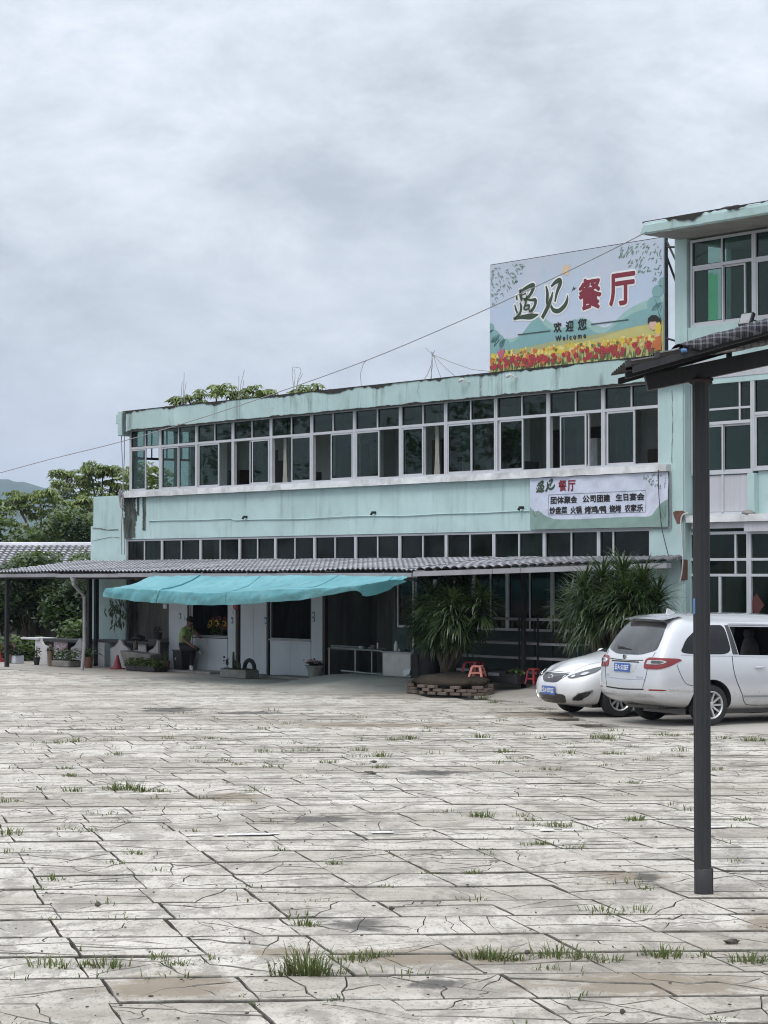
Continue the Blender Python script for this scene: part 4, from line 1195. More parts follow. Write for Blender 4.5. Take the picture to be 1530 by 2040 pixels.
rods('steel_rods', 'thin leaning steel rods on the parapet amid the tree tops', [[(476, 803), (480, 765), (487, 737)], [(475, 803), (476, 760), (476, 748)], [(480, 800), (484, 770), (486, 757)]])
rods('bent_wire', 'bent loop of wire standing on the parapet beside the small tree tip', [[(588, 790), (585, 770), (582, 745), (583, 731), (598, 733), (600, 740), (594, 755), (590, 775), (589, 788)], [(590, 788), (593, 762), (603, 745)], [(585, 775), (588, 752), (587, 735)]])
rods('bent_wire', 'single kinked wire standing on the parapet in the middle', [[(720, 772), (718, 745), (724, 725), (730, 718)]])
rods('antenna_mast', 'twisted wire mast with guy wires on the parapet left of the billboard', [[(860, 755), (859, 730), (862, 702)], [(858, 755), (862, 725), (860, 700)], [(848, 693), (858, 703), (866, 712)], [(866, 698), (860, 712)], [(862, 704), (872, 735), (878, 752)], [(862, 706), (885, 730), (905, 748)], [(864, 707), (900, 722), (940, 736), (978, 740)], [(859, 728), (852, 745), (846, 755)]])
# long overhead line from the far left to the right wing roof
a_, b_ = hit(-60, 957, -.6), hit(1288, 460, -.8)
pts = []
for (px, py) in ((-60, 956), (0, 942), (100, 915), (245, 879), (400, 833), (550, 783), (728, 719), (900, 647), (1080, 565), (1220, 497), (1288, 462)):
    s, z = hit(px, py, -1.0 + .15 * (px / 1300)); pts.append((s, -1.0 + .15 * (px / 1300), z))
MB().tube(spline(pts, 4), .011, 5).build('overhead_cable', M['wire_grey'], at=(pts[0]), label='long overhead cable slanting up from the left to the top of the right wing', cat='cable')
cb = MB()
for dx in (0, 4):
    pp = [hit(246 - dx * .6 + 2 * math.sin(y * .03 + dx), y, -.12) for y in range(850, 1120, 15)]
    cb.tube([(s, -.12, z) for s, z in pp], .012, 5)
s_, z_ = hit(240, 985, -.15)
for k in range(9):
    a = k * .7; cb.tube([(s_ + .10 * math.cos(a + j) + .02 * j, -.15, z_ + .16 * math.sin(a + j) - .06 * j) for j in range(5)], .012, 5)
cb.build('hanging_cables', M['wire_grey'], at=(s_, -.12, 2.9), label='bundle of grey cables hanging down the left corner of the building', cat='cable')
c2 = [hit(px, py, -.16) for px, py in ((1312, 936), (1312, 975), (1316, 1030), (1320, 1060), (1332, 1108))]
MB().tube(spline([(s, -.16, z) for s, z in c2], 4), .009, 5).build('hanging_cable', M['wire'], at=(c2[-1][0], -.16, c2[-1][1]), label='thin dark cable hanging down over the small banner', cat='cable')
c2 = [hit(px, py, .0) for px, py in ((1374, 1022), (1364, 1026), (1360, 1040), (1362, 1075), (1364, 1110), (1362, 1140), (1358, 1160))]
MB().tube(spline([(s, -.05, z) for s, z in c2], 4), .014, 6).build('white_cable', M['pvc'], at=(c2[0][0], -.05, c2[0][1]), label='pale cable looping down the corner between building and wing', cat='cable')

# ================================================================ TILED AWNING ALONG THE FRONT
def fp(px, py, t):
    s, z = hit(px, py, t); return Vector((s, t, z))
def lerp(a, b, k): return a + (b - a) * k
def aw_t(s): return -2.75 if s < 6.6 else lerp(-2.75, -.45, min(1, (s - 6.6) / 4.9))
def aw_z(s): return lerp(2.455, 2.49, (s + 11) / 17.6) if s < 6.6 else lerp(2.515, 2.68, min(1, (s - 6.6) / 4.9))
def aw_zw(s): return 2.76
t = NT('resin_tile')
v = t.co('Object')
vx = t.new('ShaderNodeVertexColor'); vx.layer_name = 'trough_dark'
c = t.ramp(t.noise(v, 1.6, 5, 0.65), [(0.3, (0.46, 0.46, 0.50)), (0.7, (0.64, 0.64, 0.68))])
c = t.mix(t.ramp(t.noise(v, 4.5, 6, 0.7, .4), [(0.55, 0.0), (0.72, 0.6)]), c, (0.16, 0.16, 0.17))
# near-black in the troughs between the rolls and below each lap
at_ = t.new('ShaderNodeAttribute'); at_.attribute_name = 'trough_dark'
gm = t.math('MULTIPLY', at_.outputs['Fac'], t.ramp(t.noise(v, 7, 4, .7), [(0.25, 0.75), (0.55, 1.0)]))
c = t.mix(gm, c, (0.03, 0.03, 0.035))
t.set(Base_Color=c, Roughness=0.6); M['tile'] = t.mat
def tile_sheet(parent, name, fpos, nwave, nrow, amp, step, mat, phase=0.0):
    """fpos(u, v) -> base point; rolls across u, laps along v (v = 0 at the eave)"""
    vs, gr_ = [], []
    nu = nwave * 6
    rows = []
    for j in range(nrow):
        rows += [(j + 0.0, 0.0), (j + 0.12, 0.12), (j + 0.97, .97)]
    for (rv, fr) in rows:
        for i in range(nu + 1):
            ph = (i % 6) / 6.0
            p = Vector(fpos(i / nu, min(1, rv / nrow)))
            w = math.sin(math.pi * ph) ** .8 if i % 6 else 0.0
            p.z += amp * w + step * (1 - fr)
            vs.append(p)
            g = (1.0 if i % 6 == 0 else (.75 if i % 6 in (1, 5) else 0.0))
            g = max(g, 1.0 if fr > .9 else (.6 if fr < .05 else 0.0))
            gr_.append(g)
    fs = [(j * (nu + 1) + i, j * (nu + 1) + i + 1, (j + 1) * (nu + 1) + i + 1, (j + 1) * (nu + 1) + i) for j in range(len(rows) - 1) for i in range(nu)]
    mb = MB().add(vs, fs)
    o = mb.build(name, mat, parent, smooth=45)
    a = o.data.attributes.new('trough_dark', 'FLOAT', 'POINT')
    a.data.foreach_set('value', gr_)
    return o
aw = thing('tiled_awning', 'long grey tiled awning roof with a grey gutter along the shop fronts', 'awning', (-2, -2.6, 0))
s = -11.05; k = 0
while s < 11.4:
    e_ = min(11.45, s + .86)
    if s < 6.6 < e_: e_ = 6.6
    lift = random.uniform(-.006, .006); tw = random.uniform(-.008, .008)
    def fpos(u, v_, s=s, e_=e_, lift=lift, tw=tw):
        q = s + (e_ - s) * u
        return (q, aw_t(q) * (1 - v_) - .02 * v_, aw_z(q) * (1 - v_) + aw_zw(q) * v_ + lift + tw * u - .012 * math.sin(q * 1.1) * (1 - v_))
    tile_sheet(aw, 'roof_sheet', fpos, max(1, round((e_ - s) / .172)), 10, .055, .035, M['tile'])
    s = e_; k += 1
gpx = [-11.1, -7.55, -4.6, -1.2, 1.9, 6.58]
for a, b in zip(gpx, gpx[1:]):
    g_ = MB(); M0 = 0.0
    za, zb = aw_z(a) + random.uniform(-.008, .008), aw_z(b) + random.uniform(-.008, .008)
    g_.add([(a + .006, -2.86, za - .085), (b - .006, -2.86, zb - .085), (b - .006, -2.86, zb + .0), (a + .006, -2.86, za + .0), (a + .006, -2.72, za - .095), (b - .006, -2.72, zb - .095), (b - .006, -2.72, zb - .0), (a + .006, -2.72, za - .0)],
           [(0, 1, 2, 3), (0, 4, 5, 1), (4, 7, 6, 5), (0, 3, 7, 4), (1, 5, 6, 2)])
    g_.build('gutter', M['gutter'], aw)
for a, b in ((6.62, 8.2), (8.21, 8.75), (8.76, 11.5)):
    ta, tb, za, zb = aw_t(a), aw_t(b), aw_z(a), aw_z(b)
    g_ = MB().add([(a, ta - .1, za - .10), (b, tb - .1, zb - .10), (b, tb - .1, zb), (a, ta - .1, za), (a, ta + .03, za - .10), (b, tb + .03, zb - .10), (b, tb + .03, zb - .004), (a, ta + .03, za - .004)],
                  [(0, 1, 2, 3), (0, 4, 5, 1), (4, 7, 6, 5), (0, 3, 7, 4), (1, 5, 6, 2)])
    g_.build('gutter', M['gutter'], aw)
for tt in (-2.6, -1.4, -.3):
    z = lerp(2.46, 2.76, (tt + 2.75) / 2.75) - .09
    MB().box(-11, 6.5, tt - .03, tt + .03, z - .06, z).build('purlin', M['black_metal'], aw)
for s in (-10.9, -7.2, -3.1, .1, 3.2, 6.4):
    MB().add([(s - .03, -2.6, 2.30), (s + .03, -2.6, 2.30), (s + .03, 0, 2.58), (s - .03, 0, 2.58), (s - .03, -2.6, 2.37), (s + .03, -2.6, 2.37), (s + .03, 0, 2.65), (s - .03, 0, 2.65)], [(0, 3, 2, 1), (4, 5, 6, 7), (0, 1, 5, 4), (1, 2, 6, 5), (2, 3, 7, 6), (3, 0, 4, 7)]).build('rafter', M['black_metal'], aw)
def post(px, t, r=.045, z1=2.42, mat=None, z0=0.0, sq=True):
    s = sx(px, t, 1250)
    if sq: MB().box(s - r, s + r, t - r, t + r, z0, z1).build('post', mat or M['black_metal'], aw, bevel=.006)
    else: MB().tube([(s, t, z0), (s, t, z1)], r, 12).build('post', mat or M['black_metal'], aw, smooth=40)
post(14, -2.55, .05); post(178, -.6, .055, 2.6); post(192, -.45, .05, 2.6); post(474, -1.1, .045, 2.5, M['rust'], sq=False); post(648, -.35, .05, 2.6, M['rust']); post(1043, -.8, .04, 2.6)
post(824, -.9, .03, 2.6, M['steel'], sq=False)
# gutter outlet and white downpipe
o_ = fp(146, 1152, -2.79); e1_ = fp(168, 1188, -2.3); f_ = fp(168, 1322, -2.3)
dp = MB().lathe([(.06, -.08), (.075, 0.0), (.075, .06)], 12, (o_.x, o_.y, o_.z)); dp.tube([(o_.x, o_.y, o_.z - .05), (o_.x, o_.y, o_.z - .14), (e1_.x, e1_.y, e1_.z), (f_.x, f_.y, f_.z + .45), (f_.x - .03, f_.y - .05, .03)], .045, 10)
dp.build('downpipe', M['gutter'], aw, smooth=40)

# ================================================================ SERVING BOOTHS BELOW THE AWNING
shop = thing('serving_booth', 'white panel booths with two open serving windows below the awning', 'booth', (-3.2, 0, 0))
def pnl(px0, px1, z0, z1, t=-.06):
    a, b = sx(px0, t, 1290), sx(px1, t, 1290)
    return MB().box(a + .004, b - .004, t, t + .05, z0, z1).build('panel', M['white_panel'], shop)
p1_ = pnl(336, 377, .03, 2.5); pnl(454, 471, .03, 2.5); pnl(378, 413, .03, .845); pnl(413, 453, .03, .845)
pnl(479, 505, .03, 2.5); pnl(505, 531, .03, 2.5); pnl(538, 578, .03, .86); pnl(578, 619, .03, .86); pnl(620, 644, .03, 2.5)
for (a, b) in ((377, 454), (537, 620)):
    x0, x1 = sx(a, -.06, 1290), sx(b, -.06, 1290)
    MB().box(x0, x1, -.1, .25, .862, .89).build('counter', M['alu_dark'], shop)
    w_ = MB(); frame_rect(w_, x0, x1, .892, 2.3, -.05, .0, .03); w_.build('opening_frame', M['alu_dark'], shop)
    pnl(a, b, 2.302, 2.5)
for px in (534, 375, 471.5):
    x = sx(px, -.06, 1290); MB().box(x - .03, x + .03, -.075, -.0, 0, 2.5).build('frame_post', M['black_metal'], shop)
x0, x1 = sx(331, -.06, 1290), 0.02
for b in ((x0, x1, 2.4, 2.5, 0, 2.6), (x0 - .02, x0 + .05, .0, 2.4, 0, 2.6), (x1 - .06, x1, .0, 1.5, 0, 2.6), (sx(505, 0, 1290), sx(505, 0, 1290) + .05, .0, 2.4, 0, 2.6), (x0, x1, -.05, 2.5, 2.502, 2.54)):
    MB().box(*b).build('partition', M['concrete_dark'], shop)
M['placard_blue'] = pm('placard_blue', (0.05, 0.14, 0.27), 0.1, 5, 0.5)
M['placard_green'] = pm('placard_teal', (0.10, 0.25, 0.24), 0.1, 5, 0.5)
M['paper'] = pm('paper_white', (0.62, 0.64, 0.66), 0.05, 5, 0.7)
def placard(px, py, w, h, mat, label, t=-.075):
    s, z = hit(px, py, t)
    p = MB().box(s - w / 2, s + w / 2, t, t + .012, z - h / 2, z + h / 2).build('notice_card', mat, at=(s, t, z), label=label, cat='sign')
    MB().box(s - w * .32, s + w * .32, t - .004, t - .0005, z - h * .38, z + h * .22).build('card_face', M['paper'], p)
placard(358, 1227, .09, .15, M['placard_green'], 'small teal card on the white panel left of the sunflower window')
placard(366, 1231, .07, .12, M['paper'], 'small white card beside the teal card, above the seated person')
placard(462, 1220, .08, .12, M['paper'], 'upper small white card right of the sunflower window')
placard(462, 1236, .08, .15, M['placard_blue'], 'small dark blue card right of the sunflower window')
placard(529, 1236, .09, .16, M['placard_blue'], 'small blue card left of the second serving window')
placard(529, 1249, .06, .08, M['paper'], 'tiny white card under the blue card at the second serving window')
placard(624, 1224, .08, .12, M['placard_green'], 'upper small teal card right of the second serving window')
placard(624, 1234, .08, .1, M['placard_blue'], 'lower small blue card right of the second serving window')
placard(328, 1208, .16, .11, M['paper'], 'small white and blue plate hanging under the left part of the tarpaulin', t=-.4)
s, z = hit(469, 1208, -1.18)
MB().lathe([(.0, -.02), (.09, -.02), (.095, .0), (.07, .03), (.0, .035)], 16, (s, -1.18, z), Matrix.Rotation(R(90), 3, 'X')).build('alarm_bell', M['red_plastic'], at=(s, -1.18, z), smooth=40, label='round red alarm bell on the post beside the sunflower window', cat='bell')
# panda sticker low on the panel
M['black_print'] = pm('black_print', (0.012, 0.012, 0.013), 0.1, 5, 0.6)
pd = MB()
def disc(mb, px, py, rx, ry, t, n=14, rot=0):
    c = hit(px, py, t)
    mb.poly([(c[0] + rx * math.cos(a) * math.cos(rot) - ry * math.sin(a) * math.sin(rot), t, c[1] + rx * math.cos(a) * math.sin(rot) + ry * math.sin(a) * math.cos(rot)) for a in [2 * math.pi * k / n for k in range(n)]])
disc(pd, 446.5, 1309, .045, .03, -.064); disc(pd, 446, 1316, .038, .022, -.064); disc(pd, 452.5, 1319.5, .06, .085, -.064, rot=.2); disc(pd, 454.5, 1313, .022, .025, -.064); disc(pd, 446, 1321.5, .02, .012, -.064)
c_ = hit(450, 1316, -.064)
pd.build('wall_sticker', M['black_print'], at=(c_[0], -.064, c_[1]), label='black and white panda sticker low on the white panel', cat='sticker')

# sunflowers on the counter
M['petal'] = leafm('yellow_petals', (0.62, 0.42, 0.03), (0.78, 0.58, 0.10), .6, .2)
M['petal_red'] = leafm('red_petals', (0.30, 0.03, 0.05), (0.45, 0.12, 0.06), .6, .2)
M['seed'] = pm('seed_disc', (0.02, 0.012, 0.008), .3, 30, .95)
fl = thing('flower_bouquet', 'bouquet of yellow sunflowers on the counter of the left serving window', 'flowers', fp(433, 1264, .05))
def sunflower(px, py, r, t, pet, ring=14):
    c = fp(px, py, t)
    mb = MB()
    for k in range(ring):
        a = 2 * math.pi * k / ring + random.uniform(-.1, .1); rr = r * random.uniform(.9, 1.1)
        d = Vector((math.cos(a), 0, math.sin(a))); p = Vector((-d.z, 0, d.x)) * r * .22
        mb.add([c + d * r * .35, c + d * rr * .7 + p + Vector((0, -.01, 0)), c + d * rr + Vector((0, .02, 0)), c + d * rr * .7 - p + Vector((0, -.01, 0))], [(0, 1, 2, 3)])
    h = mb.build('flower_head', pet, fl)
    MB().lathe([(.0, -.01), (r * .46, -.01), (r * .4, .015), (0, .02)], 12, (c.x, c.y - .012, c.z), Matrix.Rotation(R(90), 3, 'X')).build('seed_disc', M['seed'], h)
    MB().tube([c + Vector((0, .01, 0)), Vector((c.x * .7 + fl_c.x * .3, t, fl_c.z + .16)), Vector((fl_c.x * .6 + c.x * .4, t, fl_c.z))], .008, 5).build('stem', M['grass'], h)
fl_c = fp(435, 1265, .05)
for (px, py, r, pet) in ((419, 1241, .095, 'petal'), (431, 1242, .095, 'petal'), (446, 1242, .095, 'petal'), (415, 1247, .06, 'petal'), (423, 1234, .06, 'petal_red'), (437, 1232, .07, 'petal_red'), (447, 1234, .07, 'petal_red'), (440, 1248, .06, 'petal_red'), (449, 1250, .06, 'petal_red'), (430, 1233, .05, 'petal_red')):
    sunflower(px, py, r, .05 + random.uniform(-.03, .05), M[pet])
lv = MB(); rg = random.Random(4)
leaves(lv, fp(433, 1258, .06), (.26, .07, .12), 90, .1, rg)
lv.build('leaves', M['leaf_mid'], fl)

# ================================================================ TURQUOISE TARPAULIN
t = NT('tarpaulin')
v = t.co('Object')
c = t.ramp(t.noise(v, 1.1, 5, .6), [(0.3, (0.15, 0.44, 0.50)), (0.7, (0.23, 0.56, 0.62))])
c = t.mix(t.ramp(t.noise(t.co('Object', (1, 1, 3)), 2.2, 7, .72, .5), [(0.50, 0.0), (0.68, .55)]), c, (0.12, 0.27, 0.29))
c = t.mix(t.ramp(t.noise(t.co('Object', (3, .6, .6)), 2.0, 5, .7, .5), [(0.52, 0.0), (0.68, .4)]), c, (0.36, 0.60, 0.63))
t.set(Base_Color=c, Roughness=0.42)
tr = t.new('ShaderNodeBsdfTranslucent'); t.l.new(c, tr.inputs[0])
ms = t.new('ShaderNodeMixShader'); ms.inputs[0].default_value = .3
t.l.new(t.bs.outputs[0], ms.inputs[1]); t.l.new(tr.outputs[0], ms.inputs[2]); t.l.new(ms.outputs[0], t.out.inputs[0])
M['tarp'] = t.mat
TP = [((298, 1149), (211, 1172), (204, 1189), -4.2), ((345, 1147), (255, 1172), (250, 1195), -4.25), ((392, 1147), (312, 1175), (306, 1201), -4.25), ((440, 1148), (362, 1178), (358, 1203), -4.25), ((480, 1148), (412, 1181), (412, 1206), -4.25), ((545, 1147), (476, 1177), (476, 1204), -4.25), ((605, 1146), (545, 1174), (538, 1200), -4.25), ((690, 1147), (622, 1172), (605, 1194), -4.2), ((755, 1148), (706, 1167), (705, 1177), -4.1), ((790, 1148), (735, 1163), (722, 1187), -3.9), ((806, 1148), (768, 1157), (750, 1184), -3.5), ((812, 1149), (803, 1151), (812, 1158), -2.95)]
rows = []
for (B, F, H, tf) in TP:
    b, f, h = fp(*B, -2.9), fp(*F, tf), fp(*H, tf + .08)
    rows.append(tuple(b) + tuple(f) + tuple(h))
rows = spline(rows, 8)
def tarp_pt(u, v_):
    x = u * (len(rows) - 1); i = min(len(rows) - 2, int(x)); k = x - i
    r = [lerp(rows[i][j], rows[i + 1][j], k) for j in range(9)]
    b, f, h = Vector(r[:3]), Vector(r[3:6]), Vector(r[6:])
    L = u * 8.5
    if v_ < .6:
        q = v_ / .6; p = b.lerp(f, q); p.z += -.07 * math.sin(math.pi * q) * (1 + .4 * math.sin(L * 2.1)) + .024 * noise.noise(Vector((L * 2.2, q * 2.5, 0))) + .012 * noise.noise(Vector((L * 5 + q * 3, q * 7, 4)))
    else:
        q = (v_ - .6) / .4; p = f.lerp(h, q)
        fold = noise.noise(Vector((L * 3.2, q * .8, 9))) + .6 * noise.noise(Vector((L * 7.5 + q, q * 1.5, 2)))
        p += Vector((.02 * fold * q, -.075 * fold * (q ** .7) - .03 * math.sin(q * 3), .02 * noise.noise(Vector((L * 2.5, 0, 1))) * q))
    return p
tp = MB().grid(240, 30, tarp_pt)
tpo = tp.build('tarpaulin', M['tarp'], at=fp(500, 1175, -3.8), smooth=True, label='turquoise tarpaulin sagging in front of the awning over the booths', cat='tarpaulin')
seam = MB()
ps = [Vector(tarp_pt(.195 - .02 * 0, q)) + Vector((0, -.012, .018)) for q in [k / 14 for k in range(15)]]
seam.tube(ps, .02, 6); seam.build('seam_cord', M['tarp'], tpo, smooth=True)
for u_ in (.42, .62, .8):
    ps = [Vector(tarp_pt(u_, q)) + Vector((0, -.004, .006)) for q in [k / 14 for k in range(15)]]
    MB().tube(ps, .007, 5).build('seam_cord', M['tarp'], tpo, smooth=True)
for u_ in (.02, .2, .38, .56, .74):
    p = Vector(tarp_pt(u_, .995)); q = Vector(tarp_pt(u_, .02))
    MB().lathe([(.012, -.003), (.022, -.003), (.022, .003), (.012, .003)], 10, p + Vector((0, -.006, .02)), Matrix.Rotation(R(90), 3, 'X'), cap=False).build('eyelet', M['alu'], tpo)
    MB().tube([q, q + Vector((.01, .04, .1)), Vector((q.x + .02, -2.82, aw_z(q.x) - .05))], .006, 5).build('tie_rope', M['wire_grey'], tpo)
s, z = hit(383, 1205, -.16)
MB().tube([(s, -.16, .06), (s, -.16, 2.35)], .018, 8).build('tarp_pole', M['pvc'], at=(s, -.16, .06), label='slim white pole under the tarpaulin behind the seated person', cat='pole')

# ================================================================ HOUSE WITH TILED ROOF BEHIND, LEFT
hs = thing('tiled_house', 'low house with grey tiled roof at the left edge behind the trees and awning', 'house', (-10, 77, 0), 'W')
def hp(u, v_):
    a, b = at(-160, 1150, 75), at(215, 1150, 75)
    x = lerp(a.x, b.x + 1.2, u)
    return (x, lerp(75, 79.5, v_), lerp(2.2, 3.43, v_))
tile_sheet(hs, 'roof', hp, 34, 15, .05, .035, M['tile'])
hx0, hx1 = hp(0, 0)[0], hp(1, 0)[0]
rd = MB(); rd.tube([(hx0, 79.55, 3.47), (hx1, 79.55, 3.47)], .11, 8); rd.build('ridge', M['tile'], hs, smooth=40)
MB().box(hx0 + .3, hx1 - .3, 75.6, 79.4, 0, 2.2).build('wall', M['concrete_dark'], hs)
MB().add([(hx0 + .3, 75.6, 2.2), (hx1 - .3, 75.6, 2.2), (hx1 - .3, 79.4, 2.2), (hx0 + .3, 79.4, 2.2), (hx0 + .3, 79.4, 3.25), (hx1 - .3, 79.4, 3.25)], [(2, 3, 4, 5), (0, 4, 3), (1, 2, 5)]).build('gable', M['concrete_dark'], hs)
for k in range(5):
    x = lerp(hx0, hx1, (k + .7) / 5.5)
    w_ = MB().box(x, x + 1.0, 75.54, 75.598, .8, 1.7).build('window', M['alu_dark'], hs)
    MB().box(x + .06, x + .94, 75.52, 75.535, .86, 1.64).build('pane', M['glass_low'], w_)
# low garden wall of rough blocks in front of it
lw = thing('low_wall', 'low dark concrete wall behind the shrubs at the left edge', 'wall', (-12, 2.2, 0))
MB().box(-24, -10.7, 2.2, 2.4, 0, .95).build('wall_body', M['concrete_dark'], lw)
MB().box(-24, -10.7, 2.17, 2.43, .952, 1.02).build('coping', M['concrete'], lw)

# ================================================================ SIGN PRINTING HELPERS
GC = {}
def glyphs(txt, bold=0.0):
    """outline faces of a word set in the built-in typeface, as 2D points and faces"""
    if txt in GC: return GC[txt]
    c = bpy.data.curves.new('tmp', 'FONT'); c.body = txt; c.offset = bold; c.resolution_u = 3; c.fill_mode = 'FRONT'
    o = bpy.data.objects.new('tmp', c); C.objects.link(o)
    dg = bpy.context.evaluated_depsgraph_get()
    me = bpy.data.meshes.new_from_object(o.evaluated_get(dg))
    vs = [(v.co.x, v.co.y) for v in me.vertices]; fs = [tuple(p.vertices) for p in me.polygons]
    bpy.data.objects.remove(o); bpy.data.curves.remove(c); bpy.data.meshes.remove(me)
    GC[txt] = (vs, fs)
    return vs, fs
def set_text(mb, txt, s0, s1, z0, z1, t, bold=0.0, fbox=None, shear=0.0, surf=None):
    """bold (metres) thickens the strokes by laying shifted copies over each other"""
    if bold > 0:
        for k in range(8):
            a = k * math.pi / 4; dx, dz = bold * math.cos(a), bold * math.sin(a)
            set_text(mb, txt, s0 + dx, s1 + dx, z0 + dz, z1 + dz, t + .00012 * (k + 1), 0, None, shear, surf)
    vs, fs = glyphs(txt, 0.0)
    if not vs: return
    xa, xb = min(v[0] for v in vs), max(v[0] for v in vs); ya, yb = min(v[1] for v in vs), max(v[1] for v in vs)
    out = []
    for x, y in vs:
        u, w = (x - xa) / (xb - xa), (y - ya) / (yb - ya)
        s = s0 + (s1 - s0) * u + shear * (w - .5); z = z0 + (z1 - z0) * w
        out.append((s, (surf(s, z) if surf else 0) + t, z))
    mb.add(out, fs)
def ribbon(mb, pts, t, surf=None, grow=0.0, tr=(1, 1, 0, 0), n=5):
    """brush stroke: (s, z, width) points, round ends"""
    P = spline(pts, n)
    L, Rr = [], []
    for i, (s, z, w) in enumerate(P):
        a, b = P[max(0, i - 1)], P[min(len(P) - 1, i + 1)]
        d = Vector((b[0] - a[0], b[1] - a[1])); d = d.normalized() if d.length > 1e-9 else Vector((1, 0))
        nn = Vector((-d.y, d.x)) * (max(w, .002) / 2 + grow)
        ex = d * 0
        if i == 0: ex = -d * (w * .3 + grow)
        if i == len(P) - 1: ex = d * (w * .3 + grow)
        L.append((s + nn.x + ex.x, z + nn.y + ex.y)); Rr.append((s - nn.x + ex.x, z - nn.y + ex.y))
    vs = []
    for a, b in zip(L, Rr):
        for q in (a, b): vs.append((q[0], (surf(q[0], q[1]) if surf else 0) + t, q[1]))
    mb.add(vs, [(2 * i, 2 * i + 1, 2 * i + 3, 2 * i + 2) for i in range(len(P) - 1)])
def flat(mb, pts, t, surf=None):
    mb.poly([(s, (surf(s, z) if surf else 0) + t, z) for s, z in pts])
# the two brush-written characters, strokes as (x, y, width) in a unit grid read off the sign
BR = [
    [(505, 800, 22), (510, 835, 28), (514, 862, 10)],
    [(482, 930, 14), (495, 985, 26), (515, 1040, 22)],
    [(556, 715, 20), (565, 790, 36), (578, 865, 22)],
    [(560, 740, 24), (650, 680, 36), (735, 642, 44), (752, 672, 46), (705, 780, 34), (620, 860, 20)],
    [(590, 785, 14), (640, 760, 16)],
    [(588, 830, 12), (700, 858, 22), (780, 858, 36), (770, 940, 34), (725, 1010, 34), (690, 1015, 22)],
    [(655, 800, 18), (640, 900, 26), (615, 985, 22), (650, 1000, 14)],
    [(640, 940, 16), (690, 935, 24), (680, 985, 18), (650, 990, 12)],
    [(560, 905, 20), (572, 960, 34), (555, 1050, 30), (480, 1125, 18)],
    [(470, 1130, 20), (590, 1105, 40), (720, 1095, 56), (820, 1068, 12)],
    [(935, 660, 18), (955, 760, 38), (948, 880, 34), (950, 920, 14)],
    [(1015, 655, 24), (1070, 600, 40), (1130, 570, 46), (1140, 620, 46), (1095, 740, 36), (1066, 875, 20)],
    [(1030, 745, 16), (1010, 830, 34), (950, 980, 48), (885, 1105, 42)],
    [(1010, 950, 26), (1045, 1005, 40), (1120, 1015, 44), (1205, 940, 44), (1240, 860, 34), (1248, 790, 8)],
]
def brush(mb, mp, t, grow=0.0, surf=None, ws=1.0):
    for st in BR:
        pts = []
        for (x, y, w) in st:
            s, z = mp(x, y); pts.append((s, z, w * ws))
        ribbon(mb, pts, t, surf, grow)

# ================================================================ BILLBOARD ON THE ROOF
TB = .3
b_s0, b_s1, b_z0, b_z1 = 5.44, 10.63, 6.80, 9.15
bb = thing('billboard', 'large printed restaurant billboard with flowers standing on the roof', 'billboard', ((b_s0 + b_s1) / 2, TB, b_z0))
def mat_flat(name, c, rough=.55, var=.08, scale=3): return pm(name, c, var, scale, rough)
INK = {k: mat_flat('ink_' + k, c) for k, c in dict(hill=(0.20, 0.37, 0.38), hill2=(0.30, 0.46, 0.44), hill3=(0.15, 0.28, 0.28), field=(0.50, 0.46, 0.18), field2=(0.36, 0.38, 0.20), yellow=(0.66, 0.50, 0.06), yellow2=(0.70, 0.60, 0.22), red=(0.36, 0.035, 0.045), orange=(0.55, 0.16, 0.05), leaf=(0.10, 0.15, 0.06), sprig=(0.16, 0.24, 0.19), green=(0.035, 0.06, 0.035), maroon=(0.20, 0.022, 0.04), white=(0.74, 0.74, 0.74), black=(0.015, 0.013, 0.013), skin=(0.62, 0.42, 0.34), peach=(0.62, 0.46, 0.33), pink=(0.50, 0.12, 0.20), line=(0.05, 0.08, 0.08)).items()}
t = NT('print_sky')
v = t.co('Object')
sp_ = t.new('ShaderNodeSeparateXYZ'); t.l.new(v, sp_.inputs[0])
c = t.ramp(t.math('DIVIDE', sp_.outputs[2], 2.35), [(0.2, (0.54, 0.58, 0.68)), (0.55, (0.45, 0.54, 0.68)), (1.0, (0.46, 0.52, 0.60))])
c = t.mix(t.ramp(t.noise(v, .7, 4, .6), [(0.45, 0.0), (0.7, .45)]), c, (0.58, 0.54, 0.60))
# slack folds of the stretched sheet
c2 = t.noise(t.co('Object', (2.2, 1, .5), (0, R(28), 0)), 1.5, 3, .5)
t.set(Base_Color=c, Roughness=.5); t.bump(c2, .5, .05)
M['print_sky'] = t.mat
MB().box(b_s0, b_s1, TB, TB + .03, b_z0, b_z1).build('sheet', M['print_sky'], bb)
fr_ = MB(); frame_rect(fr_, b_s0 - .02, b_s1 + .035, b_z0 - .02, b_z1 + .02, TB + .031, TB + .09, .04)
fr_.build('frame', M['black_metal'], bb)
st_ = MB()
for k in range(5):
    s = lerp(b_s0 + .1, b_s1 - .1, k / 4)
    st_.tube([(s, TB + .1, b_z1 - .2), (s, TB + 1.5, Z_HD + .2)], .025, 6); st_.tube([(s, TB + .1, b_z0 - .3), (s, TB + .1, b_z1)], .025, 6)
st_.build('back_struts', M['black_metal'], bb)
sr = MB(); 
for (pa, pb, ta, tb_) in (((1326, 492), (1343, 492), TB + .05, TB), ((1328, 480), (1343, 520), TB + .05, TB), ((1325, 673), (1345, 680), TB + .05, TB)):
    sr.tube([fp(*pa, ta), fp(pb[0] + 4, pb[1], tb_)], .022, 6)
sr.build('side_struts', M['black_metal'], bb)
def bp(px, py):  return hit(px, py, TB)
def zrel(k): return b_z0 + (b_z1 - b_z0) * k
def srel(k): return b_s0 + (b_s1 - b_s0) * k
pic = MB(); mats = list(INK.values()); idx = {k: i for i, k in enumerate(INK)}
